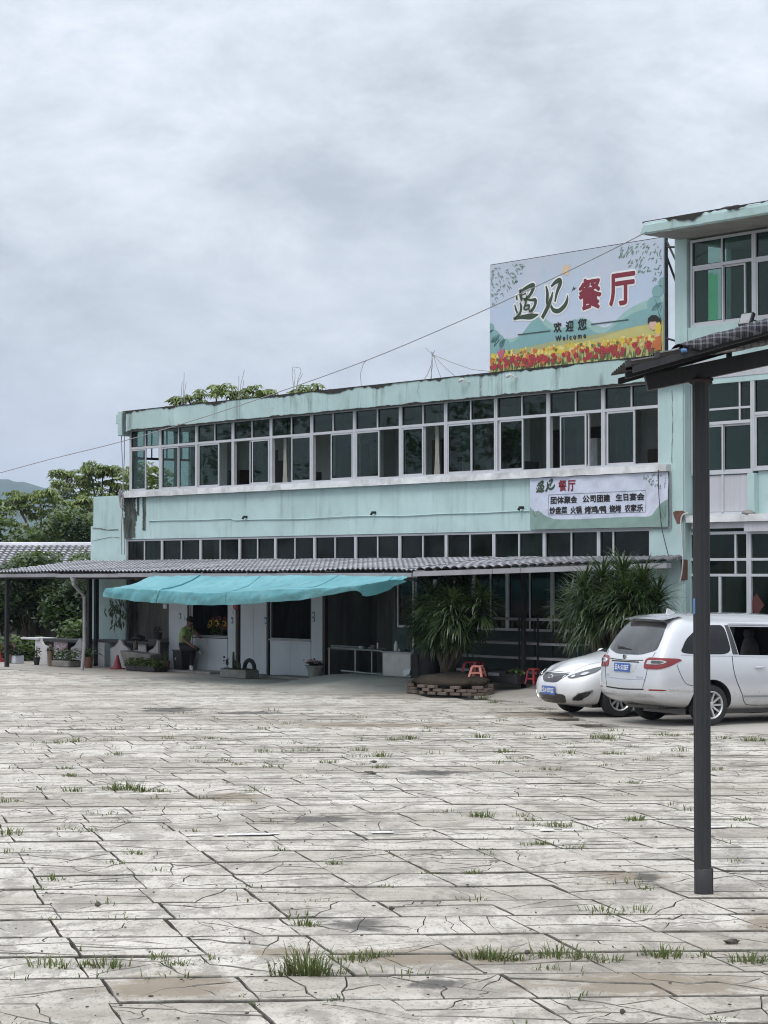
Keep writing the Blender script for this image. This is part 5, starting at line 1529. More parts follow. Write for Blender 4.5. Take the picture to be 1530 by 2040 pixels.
def ink(k): pic.cur = idx[k]
T1 = TB - .002
# hills, three layers
def curve_fill(tops, zb, t):
    P = spline(tops, 6)
    for a, b in zip(P, P[1:]):
        pic.add([(srel(a[0]), t, zb), (srel(b[0]), t, zb), (srel(b[0]), t, zrel(b[1])), (srel(a[0]), t, zrel(a[1]))], [(0, 1, 2, 3)])
ink('hill2'); curve_fill([(0, .36), (.1, .3), (.2, .33), (.3, .47), (.37, .40), (.45, .34), (.55, .41), (.63, .33), (.7, .30), (.8, .42), (.9, .48), (1, .5)], zrel(.1), T1)
ink('hill'); curve_fill([(0, .30), (.08, .25), (.17, .29), (.25, .42), (.29, .46), (.35, .36), (.43, .32), (.5, .40), (.56, .36), (.62, .27), (.68, .25), (.76, .33), (.86, .40), (1, .42)], zrel(.1), T1 - .002)
ink('hill3')
for (cx, cz, r) in ((.02, .34, .07), (.05, .28, .08), (.09, .25, .06), (.0, .42, .05), (.97, .55, .06), (.95, .45, .07), (1, .62, .05), (.98, .38, .08)):
    P = [(min(b_s1, max(b_s0, srel(cx) + r * 5.2 * .55 * math.cos(a))), zrel(cz) + r * 2.35 * .9 * math.sin(a)) for a in [k * .4 for k in range(16)]]
    pic.cur = idx['hill']; flat(pic, P, T1 - .004)
ink('field2'); curve_fill([(0, .18), (.2, .2), (.45, .235), (.7, .25), (1, .30)], zrel(.02), T1 - .006)
ink('field'); curve_fill([(0, .13), (.3, .17), (.6, .2), (.85, .27), (1, .26)], zrel(.01), T1 - .008)
# flower bed: leaves, yellow rows behind, red and orange tulips in front
rg = random.Random(12)
def petals(cs, cz, r, k, t, cup=True):
    pic.cur = idx[k]
    if cup: pts = [(-.8, .2), (-.9, .9), (-.4, .6), (0, 1.05), (.4, .6), (.9, .9), (.8, .2), (.35, -.5), (-.35, -.5)]
    else: pts = [(math.cos(a) * (1 if q % 2 else .55), math.sin(a) * (1 if q % 2 else .55)) for q, a in enumerate([w * .5236 for w in range(12)])]
    an = rg.uniform(-.4, .4)
    P = [(cs + r * (x * math.cos(an) - y * math.sin(an)), cz + r * (x * math.sin(an) + y * math.cos(an))) for x, y in pts]
    if all(b_s0 + .01 < p[0] < b_s1 - .01 and b_z0 + .005 < p[1] for p in P): flat(pic, P, t)
ink('leaf')
for k in range(150):
    s = rg.uniform(b_s0 + .06, b_s1 - .06); z = b_z0 + rg.uniform(.01, .12); h = rg.uniform(.1, .28); l = rg.uniform(-.05, .05)
    flat(pic, [(s - .016, z), (s + .016, z), (s + l, min(z + h, b_z0 + .36))], T1 - .010 - k * .00001)
for k in range(150):
    d = rg.random(); petals(rg.uniform(b_s0, b_s1), b_z0 + .25 + .17 * d + .05 * rg.random(), .04 + .045 * (1 - d) , rg.choice(('yellow', 'yellow', 'yellow2')), T1 - .012 - k * .00002, False)
for k in range(90):
    petals(rg.uniform(b_s0, b_s1), b_z0 + .2 + rg.uniform(0, .2), .05, rg.choice(('orange', 'orange', 'yellow2', 'leaf')), T1 - .016 - k * .00002)
for k in range(110):
    petals(rg.uniform(b_s0, b_s1), b_z0 + .07 + rg.uniform(0, .2), rg.uniform(.055, .09), rg.choice(('red', 'red', 'red', 'orange')), T1 - .019 - k * .00002)
for k in range(50):
    ink('leaf'); s = rg.uniform(b_s0 + .06, b_s1 - .06); z = b_z0 + .012; h = rg.uniform(.08, .2)
    flat(pic, [(s - .02, z), (s + .02, z), (s + rg.uniform(-.06, .06), z + h)], T1 - .021 - k * .00001)
petals(srel(.075), zrel(.16), .13, 'pink', T1 - .023)
# willow sprigs in the top corners, swallows, a pale kite
ink('sprig')
def sprigs(c0, c1, n, fall, flip):
    for k in range(n):
        u = rg.random() ** 1.3; s = c0 + (c1 - c0) * u; z = b_z1 - .04 - rg.random() * fall * (1 - u * .75)
        L = rg.uniform(.06, .13); a = rg.uniform(-1.3, -.35) if rg.random() < .75 else rg.uniform(-.3, .4)
        if flip: a = math.pi - a
        d = Vector((math.cos(a), math.sin(a))) * L; nn = Vector((-d.y, d.x)) * .12
        P = [(s, z), (s + d.x * .5 + nn.x, z + d.y * .5 + nn.y), (s + d.x, z + d.y), (s + d.x * .5 - nn.x, z + d.y * .5 - nn.y)]
        if all(b_s0 + .01 < p[0] < b_s1 - .01 and p[1] < b_z1 - .01 for p in P): flat(pic, P, T1 - .003 - k * .00002)
sprigs(b_s0 + .03, b_s0 + 1.05, 95, .85, False); sprigs(b_s1 - .03, b_s1 - 1.2, 95, .95, True)
ink('peach')
flat(pic, [bp(1122, 531), bp(1136, 526), bp(1134, 546), bp(1130, 549), bp(1118, 545)], T1 - .001)
ink('line')
for (px, py) in ((1027, 563), (1142, 577)):
    s, z = bp(px, py)
    flat(pic, [(s - .05, z - .05), (s, z + .0), (s + .05, z - .01), (s + .09, z + .04), (s + .04, z + .03), (s + .02, z + .07), (s - .01, z + .03)], T1 - .002)
for (a, b, c_) in (((985, 690), (1000, 672), 3), ((985, 690), (992, 668), 3), ((1000, 685), (1012, 672), 2), ((992, 683), (997, 660), 2), ((1318, 640), (1306, 600), 3), ((1316, 620), (1322, 596), 2), ((1312, 612), (1302, 588), 2)):
    p, q = bp(*a), bp(*b); d = Vector((q[0] - p[0], q[1] - p[1])).normalized(); nn = Vector((-d.y, d.x)) * c_ * .004
    flat(pic, [(p[0] - nn.x, p[1] - nn.y), (p[0] + nn.x, p[1] + nn.y), q], T1 - .0065)
# a figure with dark hair among the flowers, at the right edge
ink('skin'); flat(pic, [bp(1293, 640), bp(1306, 634), bp(1312, 648), bp(1308, 656), bp(1302, 658), bp(1296, 652)], T1 - .0245)
flat(pic, [bp(1308, 662), bp(1318, 660), bp(1318, 690), bp(1310, 684)], T1 - .0246)
ink('yellow'); flat(pic, [bp(1306, 650), bp(1316, 640), bp(1319, 652), bp(1317, 668), bp(1308, 664)], T1 - .0255)
ink('orange'); flat(pic, [bp(1307, 672), bp(1318, 668), bp(1319, 697), bp(1308, 699)], T1 - .0253)
ink('black'); flat(pic, [bp(1292, 643), bp(1293, 634), bp(1300, 628), bp(1309, 628), bp(1316, 634), bp(1319, 643), bp(1310, 640), bp(1303, 641), bp(1297, 641), bp(1294, 646)], T1 - .0262)
pic.build('printed_picture', mats, bb)
# lettering
def bmap(x, y): return bp(960 + x / 7.285, 480 + y / 7.285)
wsc = .0101 / 7.285 * 1.6
lt = MB(); brush(lt, bmap, T1 - .003, .034, ws=wsc); lt.build('lettering_outline', INK['white'], bb)
lt = MB(); brush(lt, bmap, T1 - .006, .0, ws=wsc); lt.build('lettering', INK['green'], bb, label='brush written green characters')
for (txt, a, b) in (('餐', (1153, 617), (1199, 554)), ('厅', (1214, 608), (1266, 543))):
    s0, s1 = bp(a[0], 580)[0], bp(b[0], 580)[0]; z0, z1 = bp((a[0] + b[0]) / 2, a[1])[1], bp((a[0] + b[0]) / 2, b[1])[1]
    for (bold, k, dt) in ((.062, 'white', -.003), (.022, 'maroon', -.006)):
        lt = MB(); set_text(lt, txt, s0 + .02, s1 - .02, z0 + .02, z1 - .02, T1 + dt, bold)
        lt.build('lettering_outline' if k == 'white' else 'lettering', INK[k], bb)
lt = MB()
for (txt, px0, px1, py0, py1) in (('欢', 1104, 1119, 663, 643), ('迎', 1128, 1143, 661, 640), ('您', 1152, 1169, 658, 636)):
    lt = MB(); set_text(lt, txt, bp(px0, 650)[0], bp(px1, 650)[0], bp(px0, py0)[1], bp(px0, py1)[1], T1 - .0105, .007); lt.build('lettering', INK['black'], bb)
lt = MB(); set_text(lt, 'W e l c o m e', bp(1108, 672)[0], bp(1168, 672)[0], bp(1138, 676.5)[1], bp(1138, 666)[1], T1 - .0165, .005)
lt.build('lettering', INK['black'], bb); lt = None
for (a, b) in (((1032, 667), (1097, 659)), ((1178, 646), (1253, 637))):
    p, q = bp(*a), bp(*b); zz = (p[1] + q[1]) / 2
    MB().box(p[0], q[0], T1 - .0105, T1 - .010, zz - .012, zz + .012).build('rule_line', INK['line'], bb)

# ================================================================ BANNER ON THE WALL
def bn_surf(s, z):
    return .018 * noise.noise(Vector((s * 2.2 + z * 1.6, z * 1.2, 3))) + .010 * noise.noise(Vector((s * 5 - z * 4, z * 3, 8)))
TN = -.075
n_s0, n_s1, n_z0, n_z1 = sx(1056, TN, 1000), sx(1331, TN, 1000), 3.39, 4.46
bn = thing('wall_banner', 'pale printed banner with Chinese menu lines hung under the upper windows', 'banner', ((n_s0 + n_s1) / 2, TN, n_z0))
t = NT('banner_cloth'); v = t.co('Object')
c = t.ramp(t.noise(v, .6, 4, .6), [(0.3, (0.50, 0.55, 0.68)), (0.7, (0.62, 0.64, 0.74))])
t.set(Base_Color=c, Roughness=.6); t.bump(t.noise(t.co('Object', (1.6, 1, 1), (0, R(-38), 0)), 2.6, 3, .5), .6, .05)
M['banner'] = t.mat
MB().grid(120, 36, lambda u, v_: (lerp(n_s0, n_s1, u), TN + bn_surf(lerp(n_s0, n_s1, u), lerp(n_z0, n_z1, v_)), lerp(n_z0, n_z1, v_))).build('cloth', M['banner'], bn, smooth=True)
nd = INK['hill3']
gb = MB()
def gfill(tops, t):
    P = spline(tops, 8)
    for a, b in zip(P, P[1:]):
        for q in range(6):
            z = lambda p, k: lerp(n_z0, lerp(n_z0, n_z1, p[1]), k / 6)
            xa, xb = lerp(n_s0, n_s1, a[0]), lerp(n_s0, n_s1, b[0])
            gb.add([(x, TN + t + bn_surf(x, zz), zz) for x, zz in ((xa, z(a, q)), (xb, z(b, q)), (xb, z(b, q + 1)), (xa, z(a, q + 1)))], [(0, 1, 2, 3)])
gfill([(0, .45), (.03, .36), (.07, .36), (.11, .28), (.16, .22), (.2, .19), (.35, .18), (.55, .19), (.75, .2), (.87, .2), (.91, .3), (.95, .42), (1, .5)], -.004)
M['banner_green'] = pm('banner_green', (0.22, 0.32, 0.29), .12, 3, .6)
gb.build('printed_hills', M['banner_green'], bn, smooth=True)
def npx(px, py): return hit(px, py, TN)
tx = MB()
def nmap(x, y):
    k = (x - 470) / (1250 - 470); q = (y - 550) / (1130 - 550)
    return npx(1069 + k * 36, 956 + q * 24 - k * 1.5)
brush(tx, nmap, TN - .008 , .0, bn_surf and None, ws=.0011)
tx.v = [(x, y + bn_surf(x, z), z) for x, y, z in tx.v]
tx.build('lettering', INK['green'], bn)
def ntext(txt, px0, px1, py0, py1, bold, mat_):
    mb = MB(); s0, s1 = npx(px0, py0)[0], npx(px1, py0)[0]
    m = (px0 + px1) / 2
    set_text(mb, txt, s0, s1, npx(m, py0)[1], npx(m, py1)[1], TN - .008, bold, surf=bn_surf)
    mb.build('lettering', mat_, bn)
ntext('餐', 1113, 1128, 978, 957, .008, INK['maroon']); ntext('厅', 1132, 1147, 977.5, 957, .008, INK['maroon'])
ntext('团体聚会', 1098, 1150, 1003, 989, .006, INK['black']); ntext('公司团建', 1162, 1215, 1000, 986, .006, INK['black']); ntext('生日宴会', 1227, 1283, 997, 983, .006, INK['black'])
ntext('炒盘菜', 1096, 1130, 1023.5, 1010, .006, INK['black']); ntext('火锅', 1137, 1159, 1023, 1009, .006, INK['black']); ntext('烤鸡/鸭', 1166, 1207, 1022, 1008, .006, INK['black']); ntext('烧烤', 1214, 1237, 1020.5, 1006.5, .006, INK['black']); ntext('农家乐', 1245, 1281, 1019, 1005, .006, INK['black'])
bxl = MB()
def nline(a, b, w=.0035):
    P = [(lerp(a[0], b[0], k / 30), lerp(a[1], b[1], k / 30)) for k in range(31)]
    Q = [npx(*p) for p in P]; vert = abs(a[1] - b[1]) > abs(a[0] - b[0])
    for p, q in zip(Q, Q[1:]):
        V_ = [(p[0] - w, p[1]), (p[0] + w, p[1]), (q[0] + w, q[1]), (q[0] - w, q[1])] if vert else [(p[0], p[1] - w), (q[0], q[1] - w), (q[0], q[1] + w), (p[0], p[1] + w)]
        bxl.add([(s, TN - .006 + bn_surf(s, z), z) for s, z in V_], [(0, 1, 2, 3)])
nline((1093, 986), (1286, 977)); nline((1093, 1026), (1286, 1020)); nline((1093, 986), (1093, 1026)); nline((1286, 977), (1286, 1020))
bxl.build('text_frame', INK['line'], bn)
sg = MB()
for k in range(46):
    u = rg.random(); s = n_s1 - .05 - u * .65; z = n_z1 - .03 - rg.random() * .3 * (1.15 - u)
    L = rg.uniform(.04, .08); a = rg.uniform(3.4, 4.6)
    d = Vector((math.cos(a), math.sin(a))) * L; nn = Vector((-d.y, d.x)) * .15
    sg.poly([(x, TN - .007 + bn_surf(x, y), y) for x, y in ((s, z), (s + d.x * .5 + nn.x, z + d.y * .5 + nn.y), (s + d.x, z + d.y), (s + d.x * .5 - nn.x, z + d.y * .5 - nn.y))])
for (a, b) in (((1066, 1030), (1062, 1012)), ((1066, 1030), (1075, 1014)), ((1070, 1030), (1084, 1018)), ((1064, 1025), (1059, 1016)), ((1325, 1030), (1318, 1008)), ((1325, 1030), (1327, 1004)), ((1322, 1034), (1312, 1016))):
    p, q = npx(*a), npx(*b); w = .014
    sg.poly([(x, TN - .0085 + bn_surf(x, y), y) for x, y in ((p[0] - w, p[1]), (p[0] + w, p[1]), (q[0], q[1]))])
sg.build('printed_sprigs', INK['sprig'], bn, kind='stuff')
rr_ = MB(); frame_rect(rr_, n_s0 - .01, n_s1 + .03, n_z0 - .03, n_z1 + .012, TN + .03, TN + .045, .022)
rr_.build('frame', M['alu_dark'], bn)
for s in (7.5, 9.1, 10.9):
    MB().box(s - .01, s + .01, TN + .046, -.012, 4.38, 4.40).build('hook', M['alu_dark'], bn)

# ================================================================ STONE TABLES UNDER THE AWNING
M['white_stone'] = pm('white_stone', (0.50, 0.49, 0.51), .07, 3, .7, .1, dirt=(0.28, 0.27, 0.25), dirt_amt=.45)
M['dark_top'] = pm('dark_table_top', (0.035, 0.034, 0.036), .3, 4, .5)
TT = -.55
def outline(pts, t):
    return [hit(px, py, t) for px, py in pts]
def flare(parent, pts, t, th=.07, name='side_panel'):
    P = outline(pts, t)
    zmin = min(p[1] for p in P)
    P = [(s, 0.008 if z < zmin + .03 else z) for s, z in P]
    MB().prism(P, 'y', t, t + th).build(name, M['white_stone'], parent)
tb = thing('stone_table', 'white stone table with curved legs at the left end beside the downpipe', 'table', (sx(110, TT, 1310), TT, 0))
a, b = hit(44, 1271, TT), hit(80, 1271, TT)
MB().box(a[0], b[0], TT - .05, TT + .6, a[1] - .03, a[1] + .02).build('table_leaf', M['white_stone'], tb, bevel=.008)
c_ = hit(167, 1272, TT)
MB().box(b[0] + .004, c_[0], TT + .09, TT + .75, a[1] - .07, a[1] + .012).build('table_top', M['dark_top'], tb, bevel=.006)
flare(tb, [(70, 1318), (70, 1273), (80, 1271), (82, 1278), (86, 1285), (94, 1288), (94, 1318)], TT)
flare(tb, [(141, 1321), (141, 1291), (149, 1286), (154, 1278), (158, 1272), (165, 1281), (165, 1321)], TT)
flare(tb, [(107, 1319), (107, 1275), (136, 1276), (136, 1279), (132, 1280), (132, 1319)], TT + .2, .04, 'front_panel')
MB().box(hit(96, 1, TT)[0], hit(140, 1, TT)[0], TT + .5, TT + .55, .01, .62).build('back_panel', M['dark_top'], tb)
tb2 = thing('stone_table', 'white stone table with flared legs between the downpipe and the booths', 'table', (sx(250, TT, 1310), TT, 0))
a, b = hit(180, 1274, TT + .1), hit(312, 1279, TT + .1)
MB().box(a[0], b[0], TT + .09, TT + .75, a[1] - .06, a[1] + .01).build('table_top', M['dark_top'], tb2, bevel=.006)
flare(tb2, [(187, 1325), (187, 1281), (184, 1278), (212, 1278), (212, 1281), (208, 1282), (208, 1325)], TT + .12, .05, 'front_panel')
flare(tb2, [(220, 1326), (220, 1292), (228, 1288), (234, 1281), (237, 1274), (240, 1274), (245, 1284), (256, 1293), (256, 1326)], TT)
flare(tb2, [(296, 1330), (296, 1297), (305, 1292), (311, 1284), (313, 1276), (314.5, 1276), (314.5, 1330)], TT)
flare(tb2, [(266, 1327), (266, 1284), (263, 1283), (263, 1280), (293, 1280), (293, 1283), (290, 1284), (290, 1327)], TT + .2, .04, 'front_panel')
MB().box(hit(214, 1, TT)[0], hit(312, 1, TT)[0], TT + .5, TT + .55, .01, .62).build('back_panel', M['dark_top'], tb2)
# things on the second table
q = fp(276, 1274, TT + .35)
MB().blob(q + Vector((0, 0, .03)), (.22, .12, .09), 12, 7, .5, 5).build('black_bundle', M['gasket'], at=q, smooth=True, label='crumpled black plastic bundle on the second stone table', cat='bundle')
q = fp(271, 1295, TT - .28)
MB().lathe([(.045, 0), (.05, .02), (.05, .16), (.03, .2), (.022, .25), (.0, .25)], 12, (q.x, q.y, q.z)).build('bottle', M['door_brown'], at=q, smooth=40, label='small brown bottle standing on the rough stone block', cat='bottle')

# ================================================================ POTS AND PLANTS
M['pot_white'] = pm('pot_white', (0.52, 0.55, 0.62), .06, 4, .5, dirt=(.25, .24, .22), dirt_amt=.4)
M['pot_black'] = pm('pot_black', (0.02, 0.02, 0.022), .2, 6, .6)
M['pot_tan'] = pm('pot_tan', (0.20, 0.145, 0.105), .15, 6, .8, .2)
M['pot_stone'] = pm('pot_stone', (0.25, 0.24, 0.225), .2, 8, .95, .6, dirt=(.1, .1, .08), dirt_amt=.6)
M['leaf_red'] = leafm('leaf_red', (0.06, 0.03, 0.025), (0.10, 0.06, 0.04), .5, .2)
M['petal_pink'] = leafm('petal_pink', (0.35, 0.14, 0.22), (0.5, 0.3, 0.36), .6, .2)
def strap(mb, p, az, L, w, rise, droop, rng, seg=5):
    """a long strap leaf: climbs, arches over and hangs"""
    d = Vector((math.cos(az), math.sin(az), 0)); sd_ = Vector((-d.y, d.x, 0))
    tw = rng.uniform(-.4, .4); L_, R_ = [], []
    q = Vector(p); ang = rise
    for k in range(seg + 1):
        u = k / seg
        ww = w * (.55 + .9 * u - 1.45 * u * u + .0) if u < 1 else 0.0
        ww = max(ww, 0.0015)
        off = (sd_ + Vector((0, 0, tw * .4 * u))) * ww
        L_.append(q - off); R_.append(q + off + Vector((0, 0, -ww * .25)))
        q = q + (d * math.cos(ang) + Vector((0, 0, math.sin(ang)))) * (L / seg)
        ang -= droop / seg * (0.6 + .9 * u) * 1.2
        ang = max(ang, -1.5)
    b = []
    for x, y in zip(L_, R_): b += [x, y]
    mb.add(b, [(2 * i, 2 * i + 1, 2 * i + 3, 2 * i + 2) for i in range(seg)])
def potted(name, px, py, wpx, hpx, mat_, label, plant, dt=0.0, square=False, seed=1, rim=True):
    g = loc(px, py); t_ = min(g.y, -.75) + dt
    s, z = hit(px, py, t_); base = Vector((s, t_, 0.008))
    sc = (FR['F'] @ base).y / FOC
    r, h = wpx / 2 * sc, hpx * sc
    o = thing(name, label, 'plant', base)
    rg_ = random.Random(seed)
    if square:
        MB().prism([(base.x - r * .85, base.y - r * .85), (base.x + r * .85, base.y - r * .85), (base.x + r * .85, base.y + r * .85), (base.x - r * .85, base.y + r * .85)], 'z', base.z, base.z + h).build('pot', mat_, o, bevel=.02)
        MB().box(base.x - r * .75, base.x + r * .75, base.y - r * .75, base.y + r * .75, base.z + h - .02, base.z + h + .004).build('soil', M['soil'], o)
    else:
        MB().lathe([(0, 0), (r * .68, 0), (r * .72, .01), (r * .95, h * .82), (r * 1.06, h * .83), (r * 1.06, h), (r * .94, h), (r * .9, h * .88), (0, h * .86)], 20, base).build('pot', mat_, o, smooth=40)
        MB().lathe([(0, h * .87), (r * .89, h * .87), (r * .6, h * .93), (0, h * .95)], 14, base).build('soil', M['soil'], o, smooth=True)
    top = base + Vector((0, 0, h * .9))
    plant(o, top, r, rg_)
    return o
def p_bush(ht, wd, n, size, mat_, flowers=None):
    def f(o, top, r, rg_):
        st = MB()
        for k in range(6):
            a = rg_.uniform(0, 6.28); st.tube([top, top + Vector((math.cos(a) * wd * .3, math.sin(a) * wd * .3, ht * .5)), top + Vector((math.cos(a) * wd * .7, math.sin(a) * wd * .7, ht * rg_.uniform(.7, 1)))], .007, 4)
        st.build('stems', M['bark'], o)
        mb = MB(); leaves(mb, top + Vector((0, 0, ht * .55)), (wd, wd, ht * .5), n, size, rg_, .1); mb.build('foliage', mat_, o)
        if flowers:
            mb = MB()
            for k in range(22):
                p = top + Vector((rg_.uniform(-wd, wd), rg_.uniform(-wd, 0), ht * rg_.uniform(.6, 1.1)))
                for q in range(5):
                    a = q * 1.2566; d = Vector((math.cos(a), 0, math.sin(a))) * .03; e_ = Vector((-d.z, 0, d.x)) * .5
                    mb.add([p, p + d * .6 + e_, p + d + Vector((0, -.01, 0)), p + d * .6 - e_], [(0, 1, 2, 3)])
            mb.build('blossom', flowers, o)
    return f
def p_strap(n, L, w, mat_, rise=(.7, 1.4), droop=(1.0, 2.2)):
    def f(o, top, r, rg_):
        mb = MB()
        for k in range(n):
            strap(mb, top + Vector((rg_.uniform(-.3, .3) * r, rg_.uniform(-.3, .3) * r, -.02)), rg_.uniform(0, 6.28), L * rg_.uniform(.6, 1.1), w * rg_.uniform(.7, 1.2), rg_.uniform(*rise), rg_.uniform(*droop), rg_)
        mb.build('foliage', mat_, o)
    return f
potted('potted_plant', 18, 1322, 15, 18, M['pot_tan'], 'reddish leaved plant in a brown pot at the far left edge', p_bush(.42, .24, 240, .11, M['leaf_red']), seed=2)
potted('potted_plant', 34, 1322, 24, 16, M['pot_white'], 'low plant in a pale square pot under the awning', p_bush(.22, .2, 170, .09, M['leaf_dark']), square=True, seed=3)
potted('potted_plant', 73, 1325, 14, 15, M['pot_black'], 'small sprig in a black pot below the white stone table', p_bush(.32, .13, 50, .08, M['leaf_mid']), seed=4)
potted('potted_plant', 100, 1327, 13, 30, M['pot_tan'], 'tall slim tan pot beside the stone trough of pink flowers', p_bush(.12, .12, 60, .07, M['leaf_mid']), dt=-.1, seed=5)
potted('potted_plant', 176, 1331, 20, 22, M['terracotta'], 'broad leaved plant in a terracotta pot at the foot of the downpipe', p_strap(26, .55, .05, M['leaf_mid']), seed=6)
potted('potted_plant', 330, 1338, 17, 21, M['terracotta'], 'spiky plant in a terracotta pot beside the left white panel', p_strap(12, .36, .015, M['leaf_mid'], (1.0, 1.5), (.2, .7)), seed=7)
# stone trough with pink flowers
def trough(px0, px1, py, hpx, label, plant, mat_, seed, t_):
    a, b = hit(px0, py, t_), hit(px1, py, t_)
    h = hpx * 51.5 / FOC; c = Vector(((a[0] + b[0]) / 2, t_, .008)); hw = (b[0] - a[0]) / 2
    o = thing('planter_trough', label, 'planter', c)
    mb = MB()
    mb.grid(1, 1, lambda u, v_: (c.x, c.y, c.z))
    mb = MB().prism([(c.x - hw, c.y - .2), (c.x + hw, c.y - .2), (c.x + hw, c.y + .2), (c.x - hw, c.y + .2)], 'z', c.z, c.z + h)
    mb.build('trough', mat_, o, bevel=.03)
    MB().box(c.x - hw + .04, c.x + hw - .04, c.y - .16, c.y + .16, c.z + h, c.z + h + .02).build('soil', M['soil'], o)
    plant(o, c + Vector((0, 0, h)), hw, random.Random(seed))
    return o
def p_row(ht, n, size, mat_, flowers=None, fall=0):
    def f(o, top, hw, rg_):
        mb = MB()
        for k in range(7):
            leaves(mb, top + Vector((lerp(-hw, hw, k / 6), -fall, ht * .45 - fall)), (.17, .2, ht * .55), n, size, rg_, .1)
        mb.build('foliage', mat_, o)
        if flowers:
            mb = MB()
            for k in range(34):
                p = top + Vector((rg_.uniform(-hw, hw * .4), rg_.uniform(-.2, .0), ht * rg_.uniform(.7, 1.25)))
                for q in range(5):
                    a = q * 1.2566; d = Vector((math.cos(a), 0, math.sin(a))) * .032; e_ = Vector((-d.z, 0, d.x)) * .5
                    mb.add([p, p + d * .6 + e_, p + d + Vector((0, -.01, 0)), p + d * .6 - e_], [(0, 1, 2, 3)])
            mb.build('blossom', flowers, o)
    return f
trough(107, 150, 1328, 14, 'pale stone trough of pink flowering plants in front of the stone table', p_row(.36, 60, .085, M['leaf_mid'], M['petal_pink']), M['pot_stone'], 8, -1.25)
trough(263, 320, 1337, 12, 'low dark trough with dense green leaves left of the booths', p_row(.28, 110, .09, M['leaf_mid'], None, .05), M['pot_black'], 9, -1.1)
tr_ = trough(451, 503, 1345, 17, 'weathered stone trough with a cactus stump at the foot of the rusty post', p_row(.06, 14, .06, M['leaf_dark']), M['pot_stone'], 10, -1.35)
c0 = fp(468, 1326, -1.35)
MB().tube([(c0.x - .05, -1.35, .2), (c0.x - .06, -1.35, .5), (c0.x - .06, -1.35, .62)], [.035, .03, .02], 7).build('cactus', M['leaf_dark'], tr_, smooth=True)
for k in range(6):
    a = random.uniform(-.1, .25); MB().tube([(c0.x + a, -1.33, .2), (c0.x + a * 1.2, -1.34, .2 + random.uniform(.1, .22))], [.03, .018], 7).build('cactus', M['leaf_dark'], tr_, smooth=True)
# old tyre half behind the trough
q = fp(497, 1338, -1.05)
def torus(R0, r, n=24, m=8, Mx=None, c=(0, 0, 0), a0=0, a1=6.2832):
    mb = MB(); full = abs(a1 - a0 - 6.2832) < 1e-3
    mb.grid(n, m, lambda u, v_: (Mx or Matrix.Identity(3)) @ Vector(((R0 + r * math.cos(v_ * 6.2832)) * math.cos(a0 + (a1 - a0) * u), (R0 + r * math.cos(v_ * 6.2832)) * math.sin(a0 + (a1 - a0) * u), r * math.sin(v_ * 6.2832))) + Vector(c))
    return mb
torus(.2, .05, 24, 8, Matrix.Rotation(R(90), 3, 'X'), (q.x, -1.05, .22)).build('old_tyre', M['rubber'], at=(q.x, -1.05, 0), smooth=True, label='small black tyre leaning behind the stone trough', cat='tyre')
# grey bucket with purple leaves by the second window
potted('potted_plant', 628, 1351, 34, 31, M['pot_stone'], 'dark flowering plant in a tall grey bucket right of the second window', p_bush(.15, .2, 130, .1, M['leaf_dark'], M['petal_pink']), seed=12, dt=-.1)
# rough stone block
q = hit(270, 1331, -.95)
bk = MB(); a, b = hit(238, 1296, -.95), hit(300, 1300, -.95)
bk.add([(a[0], -.95, a[1]), (hit(262, 1, -.95)[0], -1.1, a[1] + .0), (b[0], -.95, b[1] - .06), (b[0], -.6, b[1] - .04), (a[0], -.6, a[1]), (a[0] + .25, -.9, .01), (hit(262, 1, -.95)[0], -1.05, .01), (b[0] - .15, -.95, .01), (b[0] - .15, -.6, .01), (a[0] + .25, -.6, .01)],
       [(0, 1, 2, 3, 4), (0, 5, 6, 1), (1, 6, 7, 2), (2, 7, 8, 3), (3, 8, 9, 4), (4, 9, 5, 0)])
bk.build('stone_block', M['pot_stone'], at=(q[0], -.9, 0), bevel=.02, label='rough grey stone block beside the red cone', cat='stone')
# red cones
def cone(px, py, hpx, label, t_):
    s, z = hit(px, py, t_); h = hpx * 51 / FOC
    o = thing('traffic_cone', label, 'cone', (s, t_, .008))
    MB().box(s - .15, s + .15, t_ - .15, t_ + .15, .008, .035).build('base', M['red_plastic'], o, bevel=.008)
    MB().lathe([(.115, .034), (.11, .06), (.03, h - .02), (.022, h), (.0, h)], 16, (s, t_, 0)).build('cone_body', M['red_plastic'], o, smooth=40)
    MB().lathe([(.0865, h * .34), (.0665, h * .52)], 16, (s, t_, 0)).build('reflective_band', M['ledge'], o, smooth=40)
cone(234, 1326, 32, 'red traffic cone leaning near the rough stone block', -1.0)
cone(-2, 1320, 32, 'red traffic cone cut off by the left edge of the picture', -1.2)
# pot on the wall shelf, left of the booths
q = fp(314, 1273, -.25)
o = thing('potted_plant', 'dark pot with a sprig standing at the end of the second stone table', 'plant', (q.x, -.25, q.z))
MB().lathe([(0, 0), (.09, 0), (.13, .17), (.12, .17), (.1, .14), (0, .13)], 16, (q.x, -.25, q.z)).build('pot', M['pot_black'], o, smooth=40)
p_bush(.2, .1, 40, .08, M['leaf_dark'])(o, Vector((q.x, -.25, q.z + .14)), .1, random.Random(8))
MB().box(q.x - .2, q.x + .2, -.4, .25, .6, q.z).build('stand', M['concrete_dark'], o)
